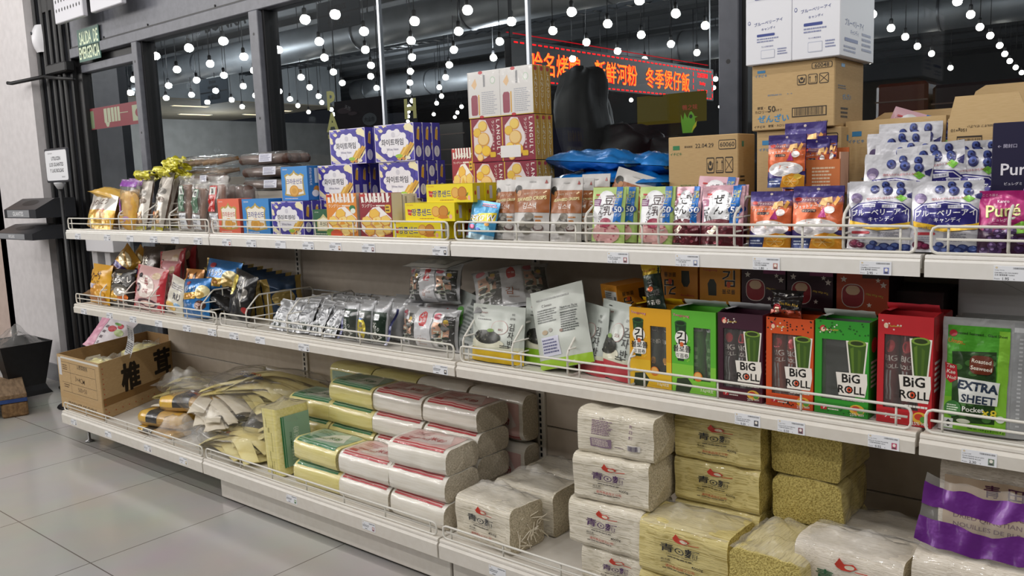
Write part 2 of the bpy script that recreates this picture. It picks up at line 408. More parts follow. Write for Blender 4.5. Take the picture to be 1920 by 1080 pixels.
for n, x in enumerate(JX, 7):
    mb = MB(); mb.box(x-.006, x+.006, YG-.004, YG+.012, .12, ZT, P('a9adb3', 'metal')); struct(mb, f'trim_{n}')
# emergency door
door = MB(); door.box(-1.02, -.262, .60, .65, 1.99, ZT, BLACK)
for x0, x1 in ((-1.02, -.955), (-.285, -.262)): door.box(x0, x1, .585, .645, .02, 1.99, BLACK, .003)
door.box(-.955, -.285, .585, .645, 1.945, 1.99, FRAME_LT, .003); door.box(-.955, -.285, .585, .645, .02, .14, BLACK)
do = struct(door, 'door_1')
mb = MB(); mb.box(-.955, -.285, YG+.01, YG+.018, .14, 1.945, GLASS); mb.obj('pane', do)
# door closer
dc = empty('door_closer', 'black door closer with folding arm above the glass door', 'door closer', loc=(-1.12, .53, 1.985))
mb = MB(); mb.box(-.13, .15, -.03, .03, -.03, .03, BLACK, .008); mb.obj('body', dc)
mb = MB(); mb.tube([(-.12, -.03, -.035), (-.42, -.12, -.055), (-.45, -.13, -.05)], .012, BLACK); mb.tube([(-.12, -.035, -.04), (.22, -.02, -.085)], .011, BLACK); mb.obj('arm', dc)
# intruder sensor on the jamb
sn = empty('motion_sensor', 'white rounded motion sensor high on the black jamb', 'sensor', loc=(-1.36, .53, 2.19))
mb = MB(); mb.grid(lambda u, v: Vector(((u-.5)*.1*(.85+.15*math.sin(math.pi*v)), -.045*math.sin(math.pi*u)**.5*math.sin(math.pi*min(max(v, .03), .97))**.4+.004, (v-.5)*.165)), 12, 14, P('d8d8dc', 'plastic')); mb.obj('housing', sn)
mb = MB(); mb.lathe([(.0, .004), (.008, .003), (.01, 0)], P('20222a', 'gloss'), 12); mb.xf(Matrix.Translation((-.004, -.041, .03)) @ Matrix.Rotation(math.pi/2, 4, 'X')); mb.obj('lens', sn)
# emergency exit sign
es = MB(); W_, H_ = .27, .185
p = bp(166, 82, y=.555)
es.box(-W_/2, W_/2, 0, .004, -H_/2, H_/2, noisy('photoluminescent_green', '2f5a4c', '37655a', 12, .4, bump=.02))
es.art(plane((-W_/2, 0, -H_/2), (W_, 0, 0), (0, 0, H_)), W_, H_, [('t', 'SALIDA  DE', .52, .71, .40, 'd9e6c4', .02, 0, -.86), ('t', 'EMERGENCIA', .5, .26, .38, 'd9e6c4', .02, 0, -.94)])
o = es.obj('exit_sign'); o.location = p; tag(o, 'green emergency exit sign reading SALIDA DE EMERGENCIA above the door', 'sign')
# white perforated boxes over the header
for k, (u0, u1, vb) in enumerate(((104, 156, 46), (170, 228, 24))):
    a = bp(u0, vb, y=.45); b = bp(u1, vb-12, y=.45); mb = MB(); wd = b.x-a.x
    mb.box(0, wd, 0, .03, 0, .5, P('cfcfd6', 'plastic'), .004)
    for r in range(3):
        for c in range(9 if k == 0 else 0):
            cx = .03+c*(wd-.06)/8; cz = .07+r*.05
            mb.add([(cx+.007*math.cos(q*.785), -.0006, cz+.011*math.sin(q*.785)) for q in range(8)], [tuple(range(8))], BLACK)
    o = mb.obj('speaker_box'); o.location = a
    tag(o, ('white wall box with rows of dark round holes, high over the door', 'plain white wall box high over the header, beside the perforated one')[k], 'box')
# ---------------------------------------------------------------- the gondola: three levels of shelves in four bays
CREAM = noisy('cream_enamel', 'd8d2c8', 'ddd8cf', 40, .38, bump=.03, bdist=.0005)
CREAM_W = noisy('white_enamel', 'e3e0da', 'e7e4df', 40, .30, bump=.03, bdist=.0005)
WIRE = P('dedbd2', 'plastic'); PANEL = noisy('beige_panel', 'c2b6a7', 'c9bdaf', 25, .6, bump=.05)
BX = [0, 1.287, 2.589, 3.878, 5.17]
ZS = dict(T=1.060, M=.695, B=.178)         # top of each shelf board
FY = dict(T=0, M=0, B=-.11)                # front face of its price rail
LV = dict(T='top', M='middle', B='bottom'); BAYN = ('first bay, by the cardboard mushroom carton', 'second bay', 'third bay', 'fourth bay')
BAYS = ('far end bay', 'second bay from the door', 'third bay from the door', 'nearest bay')
YB = .41
def shelf(level, k):
    x0, x1 = BX[k]+.004, BX[k+1]-.004; z = ZS[level]; y = FY[level]
    t = empty('shelf', f'{LV[level]} cream metal shelf with price rail in the {BAYS[k]}', 'shelf', 'gondola shelves', (x0, y, z))
    W_ = x1-x0; D = YB-y-.004
    if level == 'T': D = .50
    mb = MB(); mb.box(.0, W_, .012, D, -.028, -.001, CREAM, .002); mb.obj('board', t)
    if level != 'B':
        mb = MB()
        for e in (.006, W_-.010): mb.prism([(.03, -.028), (D-.01, -.028), (D-.01, -.10), (D*.7, -.075), (.03, -.04)], e, e+.004, 'x', CREAM)
        mb.obj('bracket', t)
    # rolled front and price rail
    hb = .0435 if level != 'B' else .059
    mb = MB(); pr = [(.016, -.028), (.016, 0), (.004, 0), (.0, -.003), (-.001, -.008), (.001, -.010), (-.002, -.014), (-.005, -.018), (-.004, -hb), (.001, -hb), (.001, -.028)]
    if level == 'T': pr = [(.016, -.028), (.016, 0), (.004, 0), (.0, -.002), (-.001, -.006), (.001, -.008), (-.0025, -.010), (-.004, -.013), (-.003, -hb), (.001, -hb), (.001, -.028)]
    mb.prism(pr, 0, W_, 'x', CREAM_W if level == 'T' else CREAM)
    mb.obj('price_rail', t)
    return t
def fence(level, k, dividers):
    """wire front fence with its dividers; dividers: x positions (world)"""
    x0, x1 = BX[k]+.012, BX[k+1]-.016; z = ZS[level]; y = FY[level]+.010
    t = empty('wire_fence', f'white wire fence along the {LV[level]} shelf edge in the {BAYS[k]}', 'wire fence', 'wire shelf fences', (x0, y, z))
    W_ = x1-x0; r = .0032; H = .056 if level == 'T' else .050 if level == 'M' else .042; c = .012
    mb = MB(); loop = [(c, 0, r), (W_-c, 0, r), (W_-c*.3, 0, r+c*.3), (W_, 0, c+r), (W_, 0, H-c), (W_-c*.3, 0, H-c*.3), (W_-c, 0, H), (c, 0, H), (c*.3, 0, H-c*.3), (0, 0, H-c), (0, 0, c+r), (c*.3, 0, r+c*.3)]
    mb.tube(loop, r, WIRE, 6, closed=True); mb.obj('outer_rail', t)
    mb = MB(); mb.tube([(.008, .004, H*.54), (W_-.008, .004, H*.54)], r*.9, WIRE); mb.obj('middle_rail', t)
    n = max(4, round(W_/.21)); 
    for i in range(n+1):
        x = .03+(W_-.06)*i/n; mb = MB(); mb.tube([(x, .004, r), (x, .004, H)], r*.8, WIRE); mb.obj('upright_wire', t)
    for dx in dividers:
        x = dx-x0; mb = MB(); h = .125 if level == 'M' else .115; dpt = .33
        lp = [(x, .010, r+.006), (x, .010, H+.012), (x, .016, H+.024), (x, .062, h-.008), (x, .074, h), (x, dpt-.012, h), (x, dpt, h-.012), (x, dpt, r+.006), (x, dpt-.01, r), (x, .018, r)]
        mb.tube(lp, r, WIRE, 6, closed=True)
        for q in (.34, .62): mb.tube([(x+.004, .012, h*q), (x+.004, dpt, h*q)], r*.75, WIRE)
        for yy in (.11, .22): mb.tube([(x+.004, yy, r), (x+.004, yy, h)], r*.75, WIRE)
        mb.obj('divider', t)
    return t
def gx(u, v, level): return bp(u, v, y=FY[level]+.02).x
DIV = {('T', 0): [(224, 425), (270, 428), (319, 425)], ('T', 2): [(1099, 452), (1235, 455), (1377, 458), (1581, 470)], ('T', 3): [(1890, 480)],
       ('M', 0): [(190, 573), (233, 583), (282, 590), (379, 600)], ('M', 1): [(463, 612), (540, 628)], ('M', 2): [(870, 683), (962, 700), (1065, 712), (1180, 735)]}
for L in 'TMB':
    for k in range(4):
        shelf(L, k)
        fence(L, k, [gx(u, v, L) for u, v in DIV.get((L, k), [])])
# carcass of each bay: back panels, upright, base foot, kick plate
for k in range(4):
    x0, x1 = BX[k], BX[k+1]
    t = empty('gondola_carcass', f'beige slotted upright, back panels and base of the {BAYS[k]}', 'shelf frame', 'gondola carcasses', (x0, YB, 0))
    W_ = x1-x0; xs = .11 if k == 0 else .018
    for za, zb in ((.09, .262), (.266, .392), (.396, .660), (.664, .79), (.794, 1.03)):
        mb = MB(); mb.box(xs, W_-.018, .004, .016, za, zb, PANEL, .002); mb.obj('back_panel', t)
    mb = MB(); mb.box(W_-.017, W_+.017, -.004, .05, .0, 1.03, CREAM)
    for i in range(38): mb.box(W_-.0045, W_+.0025, -.006, -.0041, .2+i*.021, .2+i*.021+.013, BLACK)
    mb.obj('upright', t)
    mb = MB(); mb.box(xs, W_, .03, .06, .384, .40, BLACK); mb.box(xs, W_, .03, .06, .255, .27, BLACK); mb.obj('panel_rail', t)
    mb = MB(); ys = FY['B']-YB+.05
    mb.prism([(ys, .085), (ys, .15), (0, .15), (0, .02), (-.05, .02), (ys+.06, .06)], .03, .055, 'x', CREAM)
    mb.lathe([(.0, .0), (.022, .0), (.022, .006), (.007, .012), (.006, .05), (0, .05)], P('8a8a8a', 'metal'), 12, (.042, ys+.05, 0))
    mb.box(.029, .0299, ys+.004, ys+.018, .09, .14, BLACK)
    mb.obj('base_foot', t)
    if k:
        mb = MB(); mb.box(.03 if k == 1 else .004, W_-.004, ys, ys+.012, .012, .148, CREAM, .003); mb.obj('kick_plate', t)
# the open end rack behind the first bay
t = empty('end_rack', 'grey white twin post rack with header box behind the open carton', 'rack', loc=(-.6, .45, 0))
for x in (-.06, .10): mb = MB(); mb.box(x-.035, x+.03, -.03, .03, 0, .93, P('b7b5b6', 'plastic'), .003); mb.obj('post', t)
mb = MB(); mb.box(-.09, .24, -.06, .04, .90, .97, P('d4d3d6', 'plastic'), .003); mb.box(-.09, .24, -.065, .04, .971, 1.0, P('d4d3d6', 'plastic'), .003); mb.obj('header', t)
# ---------------------------------------------------------------- price labels
def price_label(L, u, v, what, lines=('', '', ''), price='', img=None, w_=None):
    p = bp(u, v, y=FY[L]-.006); W_, H_ = .062, .0275
    z = ZS[L]-.0295 if L != 'B' else ZS[L]-.036
    mb = MB(); mb.box(-W_/2, W_/2, -.001, .0005, -H_/2, H_/2, P('e9ebf0', 'gloss'))
    a = [('e', .08, .88, .035, .07, 'd8c7a8'), ('bar', .52, .80, .96, .92, '6c6e74'), ('t', lines[0] or 'Codigo', .16, .70, .085, '63656e', 0, 0, .26),
         ('t', lines[1], .34, .53, .12, '3c3e46', .008, 0, .62) if lines[1] else ('tl', .03, .48, .62, .62, 1, '3c3e46'),
         ('t', lines[2], .3, .38, .13, '33353c', .01, 0, .52) if lines[2] else ('tl', .03, .34, .55, .46, 1, '33353c')]
    if price: a += [('t', price, .33, .13, .19, '2c2e34', .012), ('t', 'Precio', .1, .12, .09, '6a6c74'), ('t', '€', .55, .11, .09, '44464c')]
    else: a += [('tl', .2, .06, .42, .2, 1, '2c2e34')]
    if img: a += [('r', .76, .10, .93, .58, img), ('e', .845, .40, .05, .12, 'efe9e0'), ('r', .79, .14, .90, .24, '4a4a4e')]
    mb.art(plane((-W_/2, -.001, -H_/2), (W_, 0, 0), (0, 0, H_)), W_, H_, a, off=.0001, step=.00005)
    o = mb.obj('price_label'); o.location = (p.x, FY[L]-.0042, z); o['group'] = 'price labels on the shelf rails'
    tag(o, what, 'price label')
    return o
PL = 'white price label on the {} rail below the {}'
for u, v, s, img in ((145, 441, 'yellow sweet bag', '8a8a90'), (200, 443, 'purple topped bags', '70707a'), (243, 446, 'first gold tied bag', None), (287, 447, 'second gold tied bag', '70707a'), (327, 448, 'green labelled sticks', None), (370, 450, 'red labelled sticks', '70707a'), (424, 452, 'orange biscuit box', 'b86050'), (470, 454, 'blue biscuit box', '9098a8'), (525, 456, 'blue and white wafer box', None), (577, 459, 'gap beside the wafer box', '9aa0b0'), (628, 461, 'orange cookie box', 'c89a78'), (690, 463, 'red cookie box', '90606a'), (824, 466, 'lowest yellow box end', '50505a')):
    price_label('T', u, v, PL.format('top', s), img=img)
price_label('T', 1158, 481, PL.format('top', 'green bean pouches'), ('Codigo', 'ZUPA DE TALAZUAO', '日本 豆乳甜湯'), '2.15', 'a8707a')
price_label('T', 1288, 487, PL.format('top', 'pink bean pouches'), ('Codigo', 'ZUPA DE TALAZUAO', '日本 甜豆湯'), '2.15', '9aa0c0')
price_label('T', 1436, 491, PL.format('top', 'orange candy pouches'), ('Codigo 972530', 'CARAMELO NARANJA', '日本 橙子味軟糖'), '1.80', 'c08a80')
price_label('T', 1641, 500, PL.format('top', 'blueberry pouches'), ('Codigo 912117', 'CARAMELO DE ARANDANO', '日本 藍莓糖 48/80G'), '2.95', '8088c0')
price_label('T', 1898, 513, PL.format('top', 'magenta grape pouch'), ('Codigo 972126', 'CARAMELO DE UVA KANRO', '日本 葡萄軟糖 72/56G'), '1.95', None)
for u, v, s, img in ((157, 586, 'yellow biscuit bag', '707078'), (205, 593, 'black corn snack bag', '60606a'), (249, 600, 'pink chicken snack bag', '70707a'), (297, 609, 'white snack bag', None), (350, 617, 'blue chocolate bag', '8088a0'), (397, 624, 'rail end beside the black bag', '808086'), (438, 629, 'black wasabi bag', '77777f'), (487, 637, 'gap before the silver packs', None), (569, 651, 'silver seaweed packs', '8a8c94'), (825, 693, 'wrapped black seaweed bundle', '3a3a40')):
    price_label('M', u, v, PL.format('middle', s), img=img)
price_label('M', 1401, 793, PL.format('middle', 'dark maroon roll box'), ('Codigo 970022', 'ROLLO ALGAS BBQ', '小老闆燒味紫菜卷 108/3G'), '0.55', '55555c')
price_label('M', 1483, 805, PL.format('middle', 'orange roll box'), ('Codigo 970021', 'ROLLO ALGAS TONYUMKUNG', '小老闆冬陰功味紫菜卷 108/3G'), '0.55', '8a5a66')
price_label('M', 1656, 831, PL.format('middle', 'red roll box'), ('Codigo 970020', 'ROLLO ALGAS PICANTE', '小老闆辣味紫菜卷 108/3G'), '0.55', 'c05070')
price_label('M', 1835, 861, PL.format('middle', 'green seaweed sheet pack'), ('Codigo 912087', 'ALGAS ASADAS SALSA JAPO', '原味大片燒海苔 48/12.8G'), '2.30', '7a8a7a')
for u, v, s, img in ((138, 793, 'corner of the mushroom carton', '60606a'), (202, 812, 'yellow pasta packs', None), (276, 838, 'torn clear bags', '704a4a'), (343, 862, 'pale bean curd bag', 'b8a050'), (546, 934, 'yellow vermicelli packs', '6a9a6a'), (691, 988, 'red printed vermicelli packs', 'b07080'), (932, 1069, 'squat clear noodle bag', None)):
    price_label('B', u, v, PL.format('bottom', s), img=img)
# ---------------------------------------------------------------- made-up dark hall beyond the glass, standing for the shop's reflection
HG = noisy('mirror_hall_grey', '6c7073', '777b7e', 2, .85)
mb = MB(); mb.box(-24, 16, YG+.1, 26, -.1, 0, noisy('mirror_hall_floor', '2a2a2c', '343436', 3, .6)); struct(mb, 'floor_mirror_hall')
mb = MB(); mb.box(-24, 16, YG+.1, 26, 4.2, 4.3, CEIL)
for i in range(12):
    y = 2.2+i*1.9; mb.box(-24, 16, y, y+.05, 4.08, 4.2, P('3c3e41', 'matte')); mb.box(-24, 16, y+.9, y+.96, 4.12, 4.2, P('303234', 'matte'))
struct(mb, 'ceiling_mirror_hall')
mb = MB(); mb.box(-24, 16, 26, 26.2, 0, 4.2, P('2b2c2e', 'matte')); struct(mb, 'wall_mirror_hall_far')
mb = MB(); mb.box(15.8, 16, YG+.1, 26, 0, 4.2, P('2b2c2e', 'matte')); struct(mb, 'wall_mirror_hall_right')
# bulkhead with soffit along the mirrored shop's side: grey above, olive soffit with slot lamps, white wall below
mb = MB(); mb.box(-24, -13.6, 2.0, 13, 3.22, 4.2, HG); struct(mb, 'wall_mirror_bulkhead')
mb = MB(); mb.box(-24, -13.62, 2.0, 13, 3.2, 3.219, noisy('mirror_olive_soffit', '6b6353', '766d5c', 4, .8)); struct(mb, 'ceiling_mirror_soffit')
mb = MB(); mb.box(-19.3, -19, 2.0, 26, 0, 3.2, noisy('mirror_hall_white_wall', '8f8f8d', '9a9a98', 3, .8)); struct(mb, 'wall_mirror_hall_side')
for i, (x, y) in enumerate(((-14.6, 6.3), (-16.2, 8.2), (-15.0, 9.0), (-17.2, 10.4), (-15.2, 11.6), (-16.6, 12.0), (-17.8, 8.6))):
    mb = MB(); mb.box(x-.09, x+.09, y, y+.95, 3.188, 3.1995, P('d8d4c8', 'plastic')); mb.box(x-.07, x+.07, y+.03, y+.92, 3.185, 3.1879, glow('reflected_slot_lamp_glow', 'ffe3b0', 3.0))
    tag(mb.obj('reflected_slot_lamp'), 'warm slot lamp set in the olive soffit mirrored in the window', 'ceiling lamp', 'slot lamps in the mirrored soffit')
for y, z, r, n in ((7.3, 3.55, .27, 'thick round air duct crossing under the mirrored ceiling'), (13.5, 3.6, .30, 'second round air duct deeper in the mirrored room')):
    mb = MB(); mb.tube([(-13.5+1.3*i, y, z) for i in range(22)], r, noisy('duct_steel', '7d8185', '8a8e92', 3, .5, metallic=.5), 20)
    for i in range(12): mb.tube([(-13+2.3*i, y, z), (-12.96+2.3*i, y, z)], r+.012, P('6f7276', 'metal'), 20)
    tag(mb.obj('air_duct'), n, 'duct')
for y, z, lab in ((3.4, 3.7, 'perforated cable tray nearest the glass under the mirrored ceiling'), (5.6, 3.75, 'second perforated cable tray under the mirrored ceiling'), (9.9, 3.8, 'third mirrored cable tray, beyond the thick duct')):
    mb = MB()
    for dy in (0, .18): mb.box(-13.5, 14, y+dy, y+dy+.012, z, z+.05, P('55585c', 'metal'))
    for i in range(91): mb.box(-13.4+.3*i, -13.35+.3*i, y, y+.19, z, z+.01, P('55585c', 'metal'))
    tag(mb.obj('cable_tray'), lab, 'cable tray')
# pendant bulbs: reflections of the shop's lamps, built as glowing bulbs
def pendant(loc):
    t = empty('reflected_pendant', 'round white glowing bulb on a black cord reflected in the window', 'lamp', 'pendant bulbs reflected in the window', loc)
    mb = MB(); mb.tube([(0, 0, .1), (0, 0, 4.2-loc[2])], .006, BLACK, 5); mb.obj('cord', t)
    mb = MB(); mb.lathe([(0, .125), (.02, .12), (.026, .1), (.026, .045), (.02, .04)], BLACK, 10); mb.obj('socket', t)
    mb = MB(); mb.lathe([(0, -.05), (.02, -.047), (.037, -.036), (.048, -.016), (.05, .004), (.044, .022), (.03, .038), (.024, .046)], glow('reflected_bulb_glow', 'fff6ea', 14), 14); mb.obj('bulb', t)
    return t
first = None
for u, v in BULBS:
    p = bp(u, v, z=3.0)
    if first is None: first = pendant(p); src = first
    else: c = copy_tree(src); c.location = p; c.children[0].scale = (1, 1, 1)
# red LED board
sg = empty('led_sign', 'long red LED message board with yellow and red Chinese characters seen in the window', 'sign', loc=(.5, 2.9, 1.9))
L_, H_ = 3.08, .275
mb = MB(); mb.box(-.06, 0, -.02, L_+.02, -.01, H_+.02, P('1a0708', 'plastic'), .004); mb.box(-.03, -.02, 0, .03, H_, 2.3, BLACK); mb.box(-.03, -.02, L_-.03, L_, H_, 2.3, BLACK); mb.obj('housing', sg)
S = plane((0, 0, 0), (0, L_, 0), (0, 0, H_)); RED = glow('led_red', 'ff1418', 3.2); ORG = glow('led_amber', 'ff5a1c', 4.5)
mb = MB(); a = []
for t_, x, h in (('哈名烤鴨', .165, .62), ('新鮮河粉', .435, .62), ('冬季煲仔飯', .715, .62)): a += [('t', t_, x, .5, h, RED, .045, 0, .30 if len(t_) > 4 else .24, .9)]
for t_, x, h in (('哈名烤鴨', .165, .62), ('新鮮河粉', .435, .62), ('冬季煲仔飯', .715, .62)): a += [('t', t_, x, .5, h, ORG, .012, 0, .30 if len(t_) > 4 else .24, .9)]
for k, t_ in enumerate(('22/07/08', 'Satday', '16:27:47')): a.append(('t', t_, .93, .80-.28*k, .16, RED, .01, 0, .115))
for i in range(44):
    x = .005+i*.0226; a += [('r', x, .95, x+.014, .985, RED), ('r', x, .02, x+.014, .055, RED)]
for i in range(4): a += [('r', .995, .08+.22*i, .999, .22+.22*i, RED), ('r', .868, .08+.22*i, .871, .22+.22*i, RED)]
mb.art(S, L_, H_, a, off=.001, step=.0006); mb.obj('lit_message', sg)
mb = MB(); mb.box(-.055, -.04, 0, L_, H_+.06, H_+.064, glow('led_glow_edge', 'c81420', .9)); mb.obj('top_strip', sg)
# ---------------------------------------------------------------- product builders
FILM = clear_film('clear_film', milk=.10, scale=22, bump=.6)
FILM_MILK = clear_film('milky_film', milk=.13, milk_col='f6f4f0', scale=14, bump=.5, rough=.2)
FILM_THIN = clear_film('thin_bag_film', milk=.05, milk_col='f6f4f0', scale=14, bump=.7, rough=.18)
FILM_SOFT = clear_film('soft_film', milk=.16, milk_col='f6f4f0', scale=9, bump=.5, rough=.25, dist=.02)
FILM_TIGHT = clear_film('tight_film', milk=.03, bump=.35, scale=30, dist=.004, rough=.08)
def nz(x, y, z, s=1.0): return noise.noise(Vector((x*s, y*s, z*s)))
def span(uL, uR, vT, y, z):
    """front face between pixel columns uL, uR standing on height z in the plane y: centre x, width, height"""
    a, b = bp(uL, vT, y=y), bp(uR, vT, y=y)
    return (a.x+b.x)/2, b.x-a.x, (a.z+b.z)/2-z
def set_loc(o, loc, rot=(0, 0, 0)): o.location = loc; o.rotation_euler = tuple(math.radians(a) for a in rot); return o
def carton(name, label, cat, group, x, y, z, w_, d, h, col, front=(), side=(), top=(), rot=(0, 0, 0), bev=.0016, kind='card', side_col=None, make=True, parent=None):
    mb = MB(); base_m = P(col, kind) if isinstance(col, str) else col
    mb.box(-w_/2, w_/2, 0, d, 0, h, base_m, bev)
    sc_ = [('r', .005, .005, .995, .995, side_col)] if side_col else []
    mb.art(plane((-w_/2, 0, 0), (w_, 0, 0), (0, 0, h)), w_, h, list(front), kind=kind)
    mb.art(plane((w_/2, 0, 0), (0, d, 0), (0, 0, h)), d, h, sc_+list(side), kind=kind)
    mb.art(plane((-w_/2, 0, h), (w_, 0, 0), (0, d, 0)), w_, d, list(top), kind=kind)
    o = mb.obj(name, parent); set_loc(o, (x, y, z), rot)
    if label: tag(o, label, cat, group)
    return o
def px_carton(name, label, cat, group, uL, uR, vT, y, z, d, col, h=None, w=None, **k):
    x, w_, hh = span(uL, uR, vT, y, z)
    return carton(name, label, cat, group, x, y, z, w or w_, d, h or hh, col, **k)
def pouch_S(w_, h, d, seed, cr=.004, top=.9, waist=.02, base_d=.8):
    def prof(v):
        if v > top: return 0
        a = v/top
        return (base_d+(1-base_d)*min(1, a/.3)) * (1-max(0, (a-.3)/.7)**1.7)
    def mk(sgn):
        def S(u, v, l=0):
            a = 2*u-1; e = min(1, (1-abs(a))*6)*min(1, max(0, (top+.06-v))*8)
            x = a*w_/2*(1-waist*math.sin(math.pi*min(1, v))) + .0015*nz(seed, v*7, a)
            if v > .965: x = max(-w_/2+(v-.965)*.35*w_*.4, min(w_/2-(v-.965)*.35*w_*.4, x))
            dep = d/2*prof(v)*max(0, 1-abs(a)**2.4)**.7 + .0012
            dep += e*cr*(nz(a*2.2+seed, v*3.1*h/w_, seed*1.7)+.5*nz(a*5+seed, v*6*h/w_, seed))
            return Vector((x, -sgn*(dep+l), h*v))
        return S
    return mk(1), mk(-1)
def pouch(name, label, cat, group, loc, w_, h, d, col, front=(), back=(), rot=(0, 0, 0), seed=0, kind='pouch', cr=.004, top=.9, base_d=.8, waist=.02, parent=None, flip=False):
    mb = MB(); F, B = pouch_S(w_, h, d, seed, cr, top, waist, base_d); m = P(col, kind) if isinstance(col, str) else col
    if flip: front, back = back, front
    mb.grid(F, 18, 22, m); mb.grid(lambda u, v: B(1-u, v), 18, 22, m)
    n = 12; ring = [F(i/n, 0) for i in range(n+1)]+[B(1-i/n, 0) for i in range(n+1)]
    mb.add(ring, [tuple(range(len(ring)))], m)
    mb.art(F, w_, h, list(front), True, kind); mb.art(lambda u, v, l=0: B(1-u, v, l), w_, h, list(back), True, kind)
    o = mb.obj(name, parent); set_loc(o, loc, rot)
    if label: tag(o, label, cat, group)
    return o
def px_pouch(name, label, cat, group, uL, uR, vT, y, z, d, col, h=None, lean=-6, turn=0, tilt=0, **k):
    x, w_, hh = span(uL, uR, vT, y, z)
    return pouch(name, label, cat, group, (x, y+d*.4, z+.001), w_, h or hh*1.01, d, col, rot=(lean, tilt, turn), **k)
def pillow_S(w_, h, d, seed, cr=.006, seal=.06):
    def mk(sgn):
        def S(u, v, l=0):
            a = 2*u-1; b = 2*v-1
            vv = max(0, 1-(abs(b)/(1-seal))**2.6) if abs(b) < 1-seal else 0
            uu = max(0, 1-abs(a)**2.2)
            x = a*w_/2*(1-.09*vv**.6) ; z = h*(v) - 0
            dep = d/2*(vv**.55)*(uu**.6)+.0008
            dep += cr*min(1, vv*3)*min(1, uu*4)*(nz(a*2+seed, b*2.5, seed)+.6*nz(a*5, b*6+seed, seed*2))
            if vv == 0: dep = .0008; x += .0008*math.sin(v*900)
            return Vector((x+.003*nz(seed, b*4, 1), -sgn*(dep+l), z))
        return S
    return mk(1), mk(-1)
def pillow(name, label, cat, group, loc, w_, h, d, col, front=(), back=(), rot=(0, 0, 0), seed=0, kind='foil', cr=.006, n=(18, 24), parent=None):
    mb = MB(); F, B = pillow_S(w_, h, d, seed, cr); m = P(col, kind) if isinstance(col, str) else col
    mb.grid(F, *n, m); mb.grid(lambda u, v: B(1-u, v), *n, m)
    mb.art(F, w_, h, list(front), True, kind); mb.art(lambda u, v, l=0: B(1-u, v, l), w_, h, list(back), True, kind)
    o = mb.obj(name, parent); set_loc(o, loc, rot)
    if label: tag(o, label, cat, group)
    return o
def px_pillow(name, label, cat, group, uL, uR, vT, y, z, d, col, h=None, lean=-10, turn=0, tilt=0, **k):
    x, w_, hh = span(uL, uR, vT, y, z)
    return pillow(name, label, cat, group, (x, y+d*.45, z+.001), w_, h or hh*1.02, d, col, rot=(lean, tilt, turn), **k)
def blob_S(w_, d, h, seed, amp=.006, p=3.2, f=9):
    def S(u, v, l=0):
        th = 2*math.pi*u; ph = math.pi*(v-.5); c, s_ = math.cos, math.sin
        q = lambda t: math.copysign(abs(t)**(2/p), t)
        n = amp*nz(c(th)*1.3+seed, s_(th)*1.3, ph*1.3+seed)*2 + amp*.5*nz(c(th)*f*.4+seed, s_(th)*f*.4, ph*f*.3)
        k = q(c(ph)); z = h/2+h/2*q(s_(ph))
        return Vector(((w_/2+n+l)*q(c(th))*k, (d/2+n+l)*q(s_(th))*k, max(0, z+n*.8*(z/h))))
    return S
